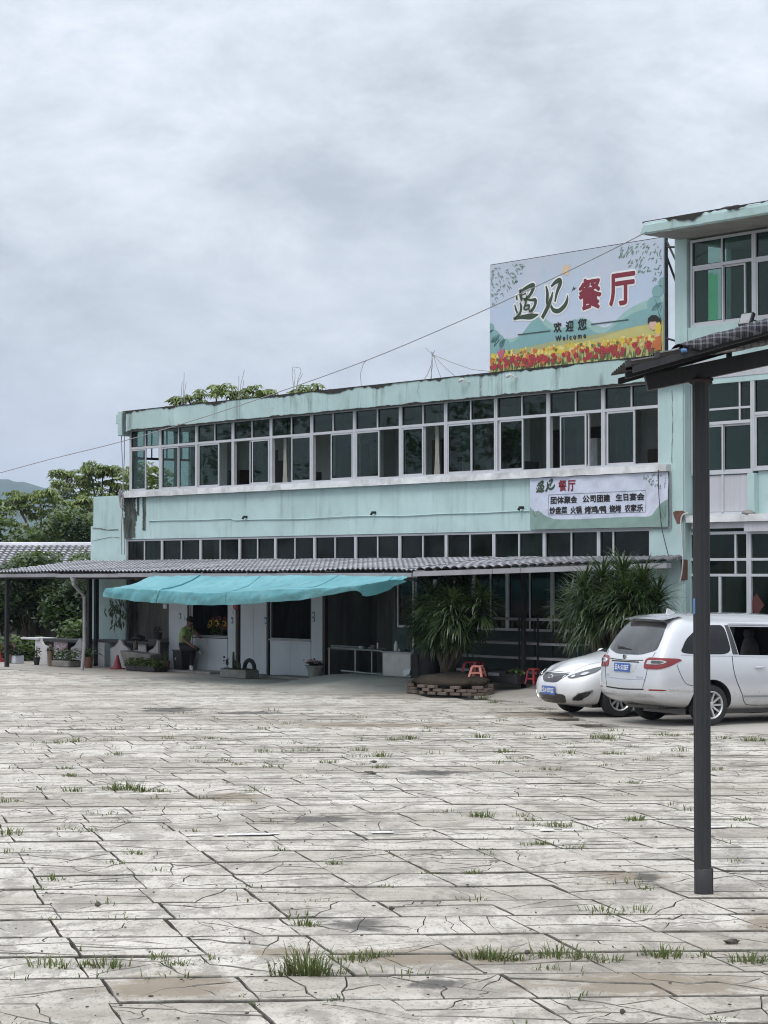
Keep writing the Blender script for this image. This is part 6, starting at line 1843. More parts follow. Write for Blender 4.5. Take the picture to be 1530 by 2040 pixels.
# climbing plant hanging by the corner
q = fp(238, 1200, -.35)
o = thing('hanging_plant', 'dark climbing plant hanging below the tarpaulin at the left corner', 'plant', (q.x, -.35, q.z))
mb = MB(); rg = random.Random(3)
for (px, py, r) in ((225, 1205, .2), (240, 1202, .2), (222, 1215, .18), (238, 1218, .16), (243, 1232, .16), (236, 1240, .13), (228, 1210, .16)):
    for k in range(16):
        p = fp(px, py, -.35) + Vector((rg.gauss(0, r * .6), rg.gauss(0, .1), rg.gauss(0, r * .5)))
        a = rg.uniform(0, 6.28); d = Vector((math.cos(a) * .5, math.sin(a) * .3, -rg.uniform(.5, 1))).normalized() * rg.uniform(.12, .2); e_ = d.cross(Vector((0, 1, .2))).normalized() * d.length * .22
        mb.add([p, p + d * .5 + e_, p + d, p + d * .5 - e_], [(0, 1, 2, 3)])
mb.build('foliage', M['leaf_dark'], o)
MB().tube([q + Vector((0, 0, .15)), fp(240, 1225, -.35), fp(238, 1245, -.33)], .012, 5).build('stem', M['bark'], o)
# shrubs behind the left end of the awning
def shrub(px, py0, py1, wpx, t_, label, mat_, seed, n=16, cnt=150, size=.16):
    rg_ = random.Random(seed)
    b = FR['F'] @ Vector((sx(px, t_, 1250), t_, 0)); Yd = b.y
    root = thing('shrub', label, 'shrub', b, 'W')
    st = MB()
    top = at(px, py0, Yd)
    for k in range(7):
        a = rg_.uniform(0, 6.28); q = top + Vector((rg_.uniform(-1, 1) * wpx * Yd / FOC * .4, rg_.uniform(-.4, .4), -rg_.uniform(.2, .9)))
        st.tube([b + Vector((rg_.uniform(-.2, .2), rg_.uniform(-.2, .2), 0)), b.lerp(q, .5) + Vector((rg_.uniform(-.15, .15), 0, .1)), q], [.035, .025, .01], 5)
    st.build('stems', M['bark'], root, smooth=True)
    mb = MB()
    for (c, r, n_, z_) in crown_clumps(px - wpx / 2, px + wpx / 2, py0 + 10, py1, Yd, n, rg_, .42, cnt, size, .8, .3):
        if c.z > .15: leaves(mb, c, r, n_, z_, rg_)
    mb.build('foliage', mat_, root)
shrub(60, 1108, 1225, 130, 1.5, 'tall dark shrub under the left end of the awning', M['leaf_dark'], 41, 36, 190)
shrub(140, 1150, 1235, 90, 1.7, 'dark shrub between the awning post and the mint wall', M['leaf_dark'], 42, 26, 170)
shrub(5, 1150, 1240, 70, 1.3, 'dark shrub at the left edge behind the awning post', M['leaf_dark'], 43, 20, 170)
shrub(25, 1262, 1312, 90, -.2, 'low broad leaved green plants at the left edge beside the stone table', M['leaf_mid'], 44, 14, 70, .2)
shrub(150, 1232, 1275, 40, .8, 'pale variegated shrub left of the downpipe', M['leaf_mid'], 45, 9, 60, .2)
shrub(78, 1098, 1122, 70, 2.0, 'leafy shrub top in front of the tiled house roof', M['leaf_mid'], 46, 10, 120, .15)
shrub(163, 1095, 1122, 22, 1.9, 'thin shrub top beside the mint wall, in front of the house roof', M['leaf_mid'], 47, 5, 70, .15)

# ================================================================ RAIL STAND, STEEL CABINET
ST = -.9
rl = thing('pipe_stand', 'low pipe frame stand left of the steel cabinet', 'stand', (sx(705, ST, 1340), ST, 0))
def seg_tube(name, pts, r, mat_, parent): MB().tube([fp(px, py, t) for px, py, t in pts], r, 8).build(name, mat_, parent, smooth=40)
seg_tube('rail', [(660, 1290, ST), (762, 1297, ST)], .022, M['steel'], rl)
seg_tube('rail', [(660, 1286, ST + .55), (768, 1293, ST + .55)], .022, M['steel'], rl)
seg_tube('rail', [(680, 1336, ST), (762, 1344, ST)], .02, M['steel'], rl)
for px, y0 in ((656, 1290), (708, 1294), (741, 1296)):
    s = sx(px, ST if px != 741 else ST + .55, 1320); tt = ST if px != 741 else ST + .55
    z1 = hit(px, y0, tt)[1]
    MB().tube([(s, tt, .01), (s, tt, z1)], .018, 8).build('leg', M['steel'], rl, smooth=40)
for k, (px, w, h, m_) in enumerate(((719, .1, .07, 'ledge'), (729, .08, .06, 'pot_black'), (744, .14, .09, 'pot_tan'), (753, .06, .14, 'steel'))):
    q = fp(px, 1293, ST + .3)
    MB().lathe([(0, 0), (w * .42, 0), (w * .5, h * .8), (w * .45, h), (0, h)], 14, q).build('kitchen_jar', M[m_], at=q, smooth=40, label=('squat white jar', 'small dark tin', 'round brown clay pot', 'slim metal can')[k] + ' on the pipe stand', cat='jar')
MB().box(hit(656, 1, ST + .1)[0], hit(762, 1, ST + .1)[0], ST + .05, ST + .5, hit(700, 1294, ST + .1)[1] - .02, hit(700, 1294, ST + .1)[1] + .005).build('shelf_board', M['concrete_dark'], rl)
cb_t = -1.15
a, b = hit(762, 1353, cb_t), hit(820, 1358, cb_t)
zt0 = hit(762, 1297, cb_t)[1]
cab = thing('steel_cabinet', 'worn steel cabinet with a peeling front beside the brick planter', 'cabinet', ((a[0] + b[0]) / 2, cb_t, zg(b[0], cb_t)))
MB().box(a[0], b[0], cb_t, cb_t + .5, .24, zt0 - .03).build('body', M['steel'], cab, bevel=.006)
MB().box(a[0] - .03, b[0] + .06, cb_t - .03, cb_t + .53, zt0 - .029, zt0).build('top', M['alu_dark'], cab, bevel=.005)
for x in (a[0] + .03, b[0] - .06):
    for tt in (cb_t + .02, cb_t + .44): MB().box(x, x + .04, tt, tt + .04, .02, .24).build('leg', M['black_metal'], cab)
MB().box(b[0] - .03, b[0] + .012, cb_t - .008, cb_t - .002, .12, zt0 - .04).build('edge_strip', M['black_metal'], cab)
pl_ = MB().grid(6, 4, lambda u, v_: (b[0] - .26 + .25 * u, cb_t - .012 - .05 * (1 - u) * v_ * .3 - .05 * (u * (1 - v_)), .25 + .13 * v_ + .06 * u))
pl_.build('peeling_foil', M['paper'], cab, smooth=True)
for k, (px, w, h) in enumerate(((789, .10, .22), (796, .07, .08), (808, .16, .05), (814, .05, .2))):
    q = fp(px, 1297, cb_t + .25); q.z = zt0
    MB().lathe([(0, 0), (w * .5, 0), (w * .5, h * .6), (w * .25, h * .8), (w * .2, h), (0, h)], 12, q).build('bottle', M[('pvc', 'steel', 'pot_black', 'glass_low')[k]], at=q, smooth=40, label=('pale plastic bottle', 'small steel cup', 'flat dark dish', 'slim dark glass bottle')[k] + ' on the steel cabinet', cat='bottle')
for k in range(6):
    q = fp(708 + k * 10 + (k % 2) * 4, 1349 + (k % 3), ST - .05)
    MB().box(q.x - .1, q.x + .1, ST - .12, ST - .0, .01, .08 + .03 * (k % 2)).build('loose_brick', M['brick_raw'], at=(q.x, ST, 0), bevel=.008, label='loose dusty brick lying below the pipe stand', cat='brick', group='loose bricks below the pipe stand')

# ================================================================ BRICK PLANTER WITH STRAP-LEAVED PLANTS
M['brick'] = pm('old_brick', (0.15, 0.11, 0.09), .45, 6, .95, .7, dirt=(0.13, 0.12, 0.105), dirt_amt=.8)
PT = -2.5
pa, pb = hit(826, 1360, PT + .6)[0], hit(970, 1354, PT + .6)[0]
pl = thing('brick_planter', 'low ring of stacked bricks filled with earth around the left strap-leaved plant', 'planter', ((pa + pb) / 2, PT, zg(4, PT)))
cen = Vector(((pa + pb) / 2, PT + .6, 0)); rx, ry = (pb - pa) / 2 - .06, .6
zb = .20
brick_me = None
for c in range(3):
    nb = 22
    for k in range(nb):
        a = 2 * math.pi * (k + .5 * (c % 2)) / nb
        if math.sin(a) > .55: continue
        p = Vector((cen.x + rx * math.cos(a), cen.y + ry * math.sin(a), zg(cen.x + rx * math.cos(a), cen.y + ry * math.sin(a)) + .035 + c * .066))
        if random.random() < (0, .04, .3)[c]: continue
        an = math.atan2(ry * math.cos(a), -rx * math.sin(a)) + random.uniform(-.2, .2)
        if brick_me is None:
            o = MB().box(-.115, .115, -.055, .055, -.03, .03).build('brick', M['brick'], pl, bevel=.006); brick_me = o
            o.data.transform(Matrix.Translation(OFF[pl.name]))
        else: o = put_mesh(brick_me, 'brick', pl); bv = o.modifiers.new('bevel', 'BEVEL'); bv.width = .006
        o.matrix_local = Matrix.Translation(p - OFF[pl.name] + Vector((random.uniform(-.015, .015), random.uniform(-.015, .015), 0))) @ Matrix.Rotation(an, 4, 'Z') @ Matrix.Diagonal((random.uniform(.85, 1.0), 1, 1, 1))
so_ = MB(); so_.blob((cen.x, cen.y, .25), (rx - .12, ry - .12, .2), 24, 10, .25, 4); so_.build('earth', M['soil'], pl, smooth=True)
M['strap'] = leafm('strap_leaves', (0.014, 0.032, 0.012), (0.065, 0.095, 0.034), .34, .12)
def dragon(px, py, t_, heads, label, base_z, seed, Lf=1.0, per=95):
    rg_ = random.Random(seed)
    b = Vector((sx(px, t_, py), t_, base_z))
    o = thing('strap_leaf_plant', label, 'plant', b)
    mb = MB()
    for k, (hx, hy, dt) in enumerate(heads):
        h = fp(hx, hy, t_ + dt)
        m = b.lerp(h, .45) + Vector((rg_.uniform(-.1, .1), rg_.uniform(-.1, .1), -.05))
        MB().tube(spline([tuple(b + Vector((rg_.uniform(-.08, .08), rg_.uniform(-.08, .08), 0))), tuple(m), tuple(h)], 4), [.085, .08, .075, .07, .065, .06, .055, .05, .045], 8).build('stem', M['bark'], o, smooth=True)
        for q in range(per):
            u = rg_.random()
            rise = lerp(1.45, -.5, u ** .75) + rg_.uniform(-.15, .15)
            strap(mb, h + Vector((0, 0, lerp(.06, -.3, u))), rg_.uniform(0, 6.2832), Lf * rg_.uniform(.65, 1.08), rg_.uniform(.018, .030), rise, rg_.uniform(.5, 1.7) * (1 if rise > .4 else .8), rg_, 6)
    mb.build('foliage', M['strap'], o)
dragon(893, 1335, -1.75, [(838, 1215, 0), (862, 1190, -.5), (893, 1176, -.2), (925, 1180, .2), (958, 1200, -.2), (880, 1225, -.6), (915, 1222, -.5), (940, 1228, .1), (850, 1238, -.1), (872, 1250, -.3), (912, 1250, -.3), (900, 1205, -.6)], 'left bushy strap-leaved plant growing in the brick planter', .45, 5, .64, 270)
dragon(1222, 1345, -2.2, [(1138, 1205, 0), (1165, 1180, -.4), (1200, 1160, -.2), (1240, 1152, 0), (1280, 1165, -.2), (1310, 1195, 0), (1180, 1215, -.5), (1225, 1200, -.5), (1270, 1212, -.4), (1205, 1235, .1), (1160, 1235, .1), (1300, 1220, .2), (1250, 1185, -.5)], 'right bushy strap-leaved plant standing behind the white sedan', .2, 6, .68, 250)

# ================================================================ STOOLS, SHELF RACK, TUBS
def stool(px, py, hpx, wpx, t_, mat_, label, z0=None, rot=.4, tilt=0):
    s, z = hit(px, py, t_); z = z if z0 is None else z0
    sc = (FR['F'] @ Vector((s, t_, 0))).y / FOC; h, w = hpx * sc, wpx * sc / 2
    o = thing('plastic_stool', label, 'stool', (s, t_, z), rot=Matrix.Rotation(rot, 4, 'Z') @ Matrix.Rotation(tilt, 4, 'X'))
    tw = w * .68
    MB().prism([(tw * math.copysign(abs(math.cos(a)) ** .5, math.cos(a)), tw * math.copysign(abs(math.sin(a)) ** .5, math.sin(a))) for a in [k * math.pi / 12 for k in range(24)]], 'z', h - .035, h).build('seat', mat_, o, bevel=.008)
    for sx_ in (-1, 1):
        for sy in (-1, 1):
            MB().add([(sx_ * tw * .98, sy * tw * .98, h - .03), (sx_ * tw * .55, sy * tw * .98, h - .03), (sx_ * tw * .98, sy * tw * .55, h - .03), (sx_ * w * .95, sy * w * .95, 0), (sx_ * w * .68, sy * w * .95, 0), (sx_ * w * .95, sy * w * .68, 0)], [(0, 1, 4, 3), (0, 3, 5, 2), (1, 2, 5, 4), (3, 4, 5), (0, 2, 1)]).build('leg', mat_, o)
    br = MB(); k = .35; ww = lerp(w * .95, tw, k)
    for a in range(4):
        br.obox(Matrix.Rotation(a * math.pi / 2, 4, 'Z'), -ww, ww, ww - .02, ww - .004, h * k - .015, h * k + .015)
    br.build('brace', mat_, o)
stool(943, 1336, 41, 44, -1.5, M['red_plastic'], 'taller dark red plastic stool behind the brick planter', z0=.25, rot=.3)
stool(951, 1337, 22, 32, -2.45, M['pink_plastic'], 'small salmon pink plastic stool on the rim of the brick planter', z0=.43, rot=.55)
stool(1063, 1353, 31, 27, -1.0, M['red_plastic'], 'dark red plastic stool standing alone left of the sedan', z0=.24, rot=.1)
RK = -.55
rk = thing('shelf_rack', 'dark metal shelf rack between the two strap-leaved plants', 'shelf', (sx(1040, RK, 1330), RK, .23))
ra_, rb2 = hit(895, 1320, RK)[0], hit(1150, 1320, RK)[0]
for z in (.42, .72, 1.02, 1.52):
    MB().box(ra_, rb2, RK, RK + .4, z, z + .03).build('shelf_board', M['alu_dark'], rk)
    MB().box(ra_, rb2, RK - .012, RK - .001, z - .015, z + .035).build('shelf_edge', M['gutter'], rk)
for px in (903, 1036, 1073, 1145):
    x = sx(px, RK, 1280); MB().box(x - .02, x + .02, RK - .03, RK - .013, .23, 1.6).build('upright', M['black_metal'], rk)
    MB().box(x - .02, x + .02, RK + .402, RK + .42, .23, 1.6).build('upright', M['black_metal'], rk)
q = fp(1100, 1266, RK + .1)
MB().lathe([(0, 0), (.2, 0), (.26, .06), (.28, .07), (.1, .11), (0, .12)], 18, (q.x, RK + .2, 1.05)).build('cooking_pan', M['pot_black'], at=(q.x, RK + .2, 1.05), smooth=40, label='dark upturned pan on the shelf rack', cat='pan')
for k, (px, w, h, lab) in enumerate(((998, .34, .26, 'black plastic crate on the ground below the shelf rack'), (1030, .2, .2, 'dark tub with wilted greens below the shelf rack'))):
    q = hit(px, 1350, -1.0)
    o = thing('plastic_crate', lab, 'crate', (q[0], -1.0, .235))
    MB().box(q[0] - w, q[0] + w, -1.2, -.8, .235, .235 + h).build('box', M['pot_black'], o, bevel=.02)
    if k == 0: MB().box(q[0] - .17, q[0] + .17, -1.212, -1.201, .235 + h * .55, .235 + h * .8).build('grip_slot', M['gutter'], o)
    else:
        mb = MB(); leaves(mb, Vector((q[0] + .05, -1.05, .235 + h + .05)), (.25, .18, .08), 120, .09, random.Random(2), 0); mb.build('greens', M['leaf_mid'], o)
q = hit(1087, 1345, -1.1)
MB().blob((q[0], -1.1, .235 + .13), (.17, .13, .15), 14, 9, .5, 7).build('plastic_bag', M['ledge'], at=(q[0], -1.1, .235), smooth=True, label='white plastic bag on the ground next to the lone red stool', cat='bag')
q = fp(872, 1288, -.6)
MB().blob((q.x, -.6, q.z), (.14, .08, .14), 14, 9, .5, 9).build('plastic_bag', M['white_stone'], at=(q.x, -.6, q.z), smooth=True, label='pale bag hanging behind the left strap-leaved plant', cat='bag')
MB().tube([(q.x, -.6, q.z + .1), (q.x, -.45, 1.53)], .006, 5).build('bag_string', M['wire'], at=(q.x, -.6, q.z + .1), label='thin string holding the pale bag', cat='string')
# dark bin behind the left plant
q = hit(855, 1345, -.7)
MB().lathe([(0, 0), (.26, 0), (.3, .62), (.32, .64), (.0, .66)], 16, (q[0], -.7, .2)).build('waste_bin', M['pot_black'], at=(q[0], -.7, .2), smooth=40, label='dark round bin behind the stems of the left strap-leaved plant', cat='bin')

# ================================================================ CARPORT IN THE FOREGROUND
pg = gnd(1400, 1781)
PX, PY = pg.x, pg.y
cp_ = thing('carport', 'dark steel post with a tiled canopy at the right edge of the foreground', 'carport', (PX, PY, 0), 'W')
M['post_steel'] = pm('painted_dark_steel', (0.022, 0.023, 0.026), .25, 5, .5, .15, dirt=(0.06, 0.052, 0.048), dirt_amt=.25, stretch=(3, 3, .4))
mb = MB(); n_ = 40; prof_ = []
for k in range(n_):
    a = 2 * math.pi * k / n_; prof_.append((PX + (.064 + (.0025 if k % 4 < 2 else -.0025)) * math.cos(a), PY + (.064 + (.0025 if k % 4 < 2 else -.0025)) * math.sin(a)))
mb.prism(prof_, 'z', .0, 4.05); mb.build('post', M['post_steel'], cp_, smooth=20)
MB().lathe([(.072, .0), (.072, .19), (.064, .2)], 20, (PX + .006, PY, 0)).build('post_sleeve', M['post_steel'], cp_, smooth=40)
MB().box(PX + .07, PX + .078, PY - .03, PY + .03, .0, .2).build('base_fin', M['post_steel'], cp_)
bA = at(1287, 763, PY); bB = at(1530, 712, PY); sl = (bB.z - bA.z) / (bB.x - bA.x)
XE = 5.6
Mx = Matrix.Translation((bA.x, PY, bA.z)) @ Matrix.Rotation(-math.atan(sl), 4, 'Y')
MB().obox(Mx, 0, (XE - bA.x), -.05, .05, -.063, .063).build('beam', M['post_steel'], cp_, bevel=.006)
# second frame farther back, same make, carries the roof on that side
MB().box(XE - .7, XE - .57, PY - .06, PY + .06, 0, bA.z + sl * (XE - .7 - bA.x) - .06).build('post', M['post_steel'], cp_)
wd = MB().blob((PX, PY - .01, bA.z + sl * (PX - bA.x) - .075), (.1, .08, .035), 12, 6, .5, 2); wd.build('weld', M['rust'], cp_, smooth=True)
Yn, Yf = 16.5, 17.62
nA, nB = at(1248, 730, Yn), at(1530, 650, Yn); rs_ = (nB.z - nA.z) / (nB.x - nA.x)
def rz(x): return nA.z + rs_ * (x - nA.x)
M['carport_tile'] = pm('carport_tile', (0.038, 0.036, 0.038), .3, 7, .75, .3, dirt=(0.10, 0.095, 0.095), dirt_amt=.3)
nst = 16; stl = .215
for k in range(nst):
    x0 = nA.x + k * stl; x1 = x0 + stl + .03
    mb = MB()
    for top in (0, 1):
        mb.grid(42, 2, lambda u, v_, top=top: (lerp(x0, x1, v_), lerp(Yn, Yf, u), rz(lerp(x0, x1, v_)) + .030 * (1 - v_) + .016 * abs(math.sin(u * math.pi * 7)) + top * .004))
    mb.build('roof_course', M['carport_tile'], cp_, smooth=40)
    MB().add([(x0 - .004, Yn - .012, rz(x0) + .0), (x0 + .035, Yn - .012, rz(x0) + .01), (x0 + .03, Yn - .012, rz(x0) + .055), (x0 - .002, Yn - .012, rz(x0) + .04), (x0 - .004, Yn + .05, rz(x0) + .0), (x0 + .035, Yn + .05, rz(x0) + .01), (x0 + .03, Yn + .05, rz(x0) + .055), (x0 - .002, Yn + .05, rz(x0) + .04)], [(0, 1, 2, 3), (4, 7, 6, 5), (0, 4, 5, 1), (1, 5, 6, 2), (2, 6, 7, 3), (3, 7, 4, 0)]).build('verge_clip', M['carport_tile'], cp_)
for yy, dz in ((Yn + .02, -.03), (Yn + .55, -.03), (Yf - .05, -.03)):
    MB().add([(nA.x + .05, yy - .02, rz(nA.x + .05) + dz - .03), (XE, yy - .02, rz(XE) + dz - .03), (XE, yy + .02, rz(XE) + dz - .03), (nA.x + .05, yy + .02, rz(nA.x + .05) + dz - .03), (nA.x + .05, yy - .02, rz(nA.x + .05) + dz + .02), (XE, yy - .02, rz(XE) + dz + .02), (XE, yy + .02, rz(XE) + dz + .02), (nA.x + .05, yy + .02, rz(nA.x + .05) + dz + .02)], [(0, 3, 2, 1), (4, 5, 6, 7), (0, 1, 5, 4), (1, 2, 6, 5), (2, 3, 7, 6), (3, 0, 4, 7)]).build('purlin', M['post_steel'], cp_)
for x in (2.7, 3.9, 5.1):
    MB().box(x - .02, x + .02, PY - .02, PY + .02, bA.z + sl * (x - bA.x) + .05, rz(x) - .02).build('stub_post', M['post_steel'], cp_)
# plaid blanket along the edge and a second one hanging lower
def plaid(name, base, dark, light, sc):
    t = NT(name); v = t.co('Object')
    sp = t.new('ShaderNodeSeparateXYZ'); t.l.new(v, sp.inputs[0])
    def stripe(sock, k, duty):
        f_ = t.math('FRACT', t.math('MULTIPLY', sock, k)); return t.math('LESS_THAN', f_, duty)
    yz = t.math('ADD', sp.outputs[1], sp.outputs[2])
    a = stripe(sp.outputs[0], sc, .3); b = stripe(yz, sc * 1.2, .3); fine = stripe(sp.outputs[0], sc * 4, .3)
    m = t.math('MULTIPLY', t.math('ADD', t.math('ADD', a, b), t.math('MULTIPLY', fine, .5)), .45, clamp=True)
    c = t.mix(m, dark, light)
    t.set(Base_Color=c, Roughness=.95); t.bump(t.noise(v, 40, 3), .3, .01)
    return t.mat
M['plaid_dark'] = plaid('plaid_dark', None, (0.03, 0.03, 0.04), (0.20, 0.20, 0.22), 20)
M['plaid_light'] = plaid('plaid_light', None, (0.62, 0.60, 0.60), (0.22, 0.22, 0.26), 18)
xa, xb = at(1352, 700, Yn).x, 4.4
def blk(u, v_):
    x = lerp(xa, xb, u); s_ = min(1, u * 14)
    w = noise.noise(Vector((x * 6, v_ * 2, 0)))
    if v_ < .55:
        y = lerp(Yn + .45, Yn - .03, v_ / .55); z = rz(x) + .062 + .02 * w
    else:
        q = (v_ - .55) / .45; y = Yn - .035 - .012 * w - .02 * math.sin(q * 3); z = rz(x) + .06 - q * (.10 + .025 * noise.noise(Vector((x * 3, 5, 0)))) * s_ + .012 * w
    return (x, y, z)
MB().grid(120, 16, blk).build('plaid_blanket', M['plaid_dark'], at=(xa, Yn, rz(xa)), frame='W', smooth=True, label='dark plaid blanket laid along the edge of the carport roof', cat='blanket')
pr0 = at(1350, 716, PY - .22); pr1 = at(1530, 680, PY - .22); ps_ = (pr1.z - pr0.z) / (pr1.x - pr0.x)
def rag(u, v_):
    x = lerp(pr0.x, 4.4, u); zc = pr0.z + ps_ * (x - pr0.x)
    w = noise.noise(Vector((x * 7, v_ * 3, 4))) + .6 * noise.noise(Vector((x * 17, v_ * 2, 1)))
    a = (v_ - .5) * 3.6
    ln = .05 * (min(1, u * 5) * .6 + .4) + .015 * noise.noise(Vector((x * 2.5, 0, 3)))
    return (x, PY - .22 + .035 * math.sin(a) * 1.1 + .018 * w, zc + .02 - ln * (1 - math.cos(a)) * .75 + .012 * w)
MB().grid(120, 14, rag).build('plaid_cloth', M['plaid_light'], at=pr0, frame='W', smooth=True, label='pale checked cloth hung over the rail under the carport roof', cat='cloth')
MB().tube([(pr0.x - .4, PY - .22, pr0.z - ps_ * .4), (XE, PY - .22, pr0.z + ps_ * (XE - pr0.x))], .014, 8).build('drying_rail', M['post_steel'], cp_, smooth=40)
M['blue_rag'] = pm('blue_rag', (0.12, 0.25, 0.5), .2, 9, .8)
q = at(1362, 698, Yn - .03)
MB().blob((q.x, Yn - .03, q.z), (.026, .015, .014), 10, 6, .8, 3).build('blue_strap', M['blue_rag'], at=q, frame='W', smooth=True, label='knotted blue strap on the carport roof edge', cat='strap')
q = at(1384, 1205, PY - .07)
MB().box(PX - .068, PX - .055, PY - .04, PY - .02, q.z - .07, q.z + .05).build('blue_tape', M['blue_rag'], cp_)

# ================================================================ CARS
def paint(name, c, metal, rough=.32):
    t = NT(name); v = t.co('Object')
    n1 = t.noise(v, 1.3, 3)
    col = t.ramp(n1, [(0.3, tuple(x * .97 for x in c)), (0.7, c)])
    # road dust low on the body
    sp = t.new('ShaderNodeSeparateXYZ'); t.l.new(v, sp.inputs[0])
    d = t.math('MULTIPLY', t.ramp(sp.outputs[2], [(0.2, 1.0), (0.62, 0.0)]), t.ramp(t.noise(v, 5, 5, .7), [(0.3, .15), (0.7, .6)]))
    col = t.mix(d, col, (0.36, 0.33, 0.29))
    t.set(Base_Color=col, Metallic=metal, Roughness=t.math('ADD', rough, t.math('MULTIPLY', d, .3)))
    t.bs.inputs['Coat Weight'].default_value = 1.0; t.bs.inputs['Coat Roughness'].default_value = .05
    return t.mat
M['paint_silver'] = paint('car_paint_silver', (0.60, 0.61, 0.635), .3, .25)
M['paint_white'] = paint('car_paint_white', (0.74, 0.745, 0.76), .0)
def gloss(name, c, rough=.08, metal=0.0, var=.05): return pm(name, c, var, 4, max(rough, .07), metal=metal, coat=.6)
M['car_glass'] = pm('car_glass_dark', (0.010, 0.011, 0.013), .1, 4, .1, spec=.35)
M['rear_glass'] = pm('dusty_rear_glass', (0.022, 0.023, 0.026), .5, 2.2, .2, dirt=(0.10, 0.10, 0.105), dirt_amt=.6, stretch=(1, 3.0, .7), coat=.5)
M['lamp_red'] = gloss('lamp_red', (0.20, 0.006, 0.010), .1)
M['lamp_clear'] = gloss('lamp_clear', (0.50, 0.50, 0.50), .12, .3)
M['lamp_dark'] = gloss('lamp_dark', (0.05, 0.05, 0.055), .1)
M['chrome'] = gloss('chrome', (0.62, 0.62, 0.63), .12, .9)
M['alloy'] = gloss('alloy_rim', (0.52, 0.52, 0.52), .3, .6)
M['trim_black'] = gloss('trim_black', (0.014, 0.014, 0.015), .35)
M['cabin'] = pm('cabin_lining', (0.035, 0.034, 0.033), .2, 5, .85)
M['seat_cloth'] = pm('seat_cloth', (0.10, 0.095, 0.09), .2, 8, .9)
M['plate_blue'] = gloss('plate_blue', (0.03, 0.10, 0.36), .3)
M['plate_white'] = gloss('plate_white', (0.75, 0.76, 0.78), .3)
M['groove'] = pm('shut_line', (0.02, 0.02, 0.021), .2, 5, .8)
def eval_mesh(o):
    dg = bpy.context.evaluated_depsgraph_get(); dg.update()
    return bpy.data.meshes.new_from_object(o.evaluated_get(dg))
def cage_body(stn, ny=(-1, -.55, 0, .55, 1), crown=.05, rear_b=.06, front_b=.08):
    """stn: list of dicts x, w, z, one entry per level; closed cage with rounded caps"""
    nk = len(stn[0]['z']); ni = len(stn); nj = len(ny)
    idx = {}; V = []
    def vid(i, j, k):
        key = (i, j, k)
        if key not in idx:
            s = stn[i]; f = ny[j]
            x = s['x'][k] if isinstance(s['x'], (list, tuple)) else s['x']
            z = s['z'][k]; y = s['w'][k] * f
            if i == 0: x -= rear_b * (1 - f * f)
            if i == ni - 1: x += front_b * (1 - f * f)
            if k == nk - 1: z += crown * (1 - f * f)
            idx[key] = len(V); V.append((x, y, z))
        return idx[key]
    Fc = []
    for i in range(ni - 1):
        for k in range(nk - 1):
            Fc.append((vid(i, 0, k), vid(i + 1, 0, k), vid(i + 1, 0, k + 1), vid(i, 0, k + 1)))
            Fc.append((vid(i, nj - 1, k), vid(i, nj - 1, k + 1), vid(i + 1, nj - 1, k + 1), vid(i + 1, nj - 1, k)))
        for j in range(nj - 1):
            Fc.append((vid(i, j, nk - 1), vid(i + 1, j, nk - 1), vid(i + 1, j + 1, nk - 1), vid(i, j + 1, nk - 1)))
            Fc.append((vid(i, j, 0), vid(i, j + 1, 0), vid(i + 1, j + 1, 0), vid(i + 1, j, 0)))
    for k in range(nk - 1):
        for j in range(nj - 1):
            Fc.append((vid(0, j, k), vid(0, j, k + 1), vid(0, j + 1, k + 1), vid(0, j + 1, k)))
            Fc.append((vid(ni - 1, j, k), vid(ni - 1, j + 1, k), vid(ni - 1, j + 1, k + 1), vid(ni - 1, j, k + 1)))
    return V, Fc
def make_body(root, stn, mat_, cutters, name='body', **kw):
    V, Fc = cage_body(stn, **kw)
    me = bpy.data.meshes.new('cage'); me.from_pydata(V, [], Fc)
    bm = bmesh.new(); bm.from_mesh(me); bmesh.ops.recalc_face_normals(bm, faces=bm.faces); bm.to_mesh(me); bm.free()
    o = bpy.data.objects.new('cage', me); C.objects.link(o)
    m = o.modifiers.new('s', 'SUBSURF'); m.levels = 3; m.render_levels = 3
    smooth_me = eval_mesh(o)
    bvh = BVHTree.FromPolygons([v.co.copy() for v in smooth_me.vertices], [tuple(p.vertices) for p in smooth_me.polygons])
    bpy.data.objects.remove(o)
    smooth_me.materials.clear(); smooth_me.materials.append(mat_); smooth_me.materials.append(M['cabin'])
    b = bpy.data.objects.new('tmp_body', smooth_me); C.objects.link(b)
    cobs = []
    for mb in cutters:
        cm = bpy.data.meshes.new('cut'); cm.from_pydata(mb.v, [], mb.f)
        bm = bmesh.new(); bm.from_mesh(cm); bmesh.ops.recalc_face_normals(bm, faces=bm.faces); bm.to_mesh(cm); bm.free()
        cm.materials.append(M['cabin'])
        co = bpy.data.objects.new('cut', cm); C.objects.link(co); cobs.append(co)
        md = b.modifiers.new('b', 'BOOLEAN'); md.operation = 'DIFFERENCE'; md.object = co; md.solver = 'EXACT'; md.material_mode = 'TRANSFER'
    fin = eval_mesh(b)
    bpy.data.objects.remove(b)
    for co in cobs: bpy.data.objects.remove(co)
    fin.polygons.foreach_set('use_smooth', [True] * len(fin.polygons)); fin.set_sharp_from_angle(angle=R(32))
    fin.name = name
    ob = bpy.data.objects.new(name, fin); C.objects.link(ob); ob.parent = root
    OFF[ob.name] = Vector((0, 0, 0))
    return ob, bvh
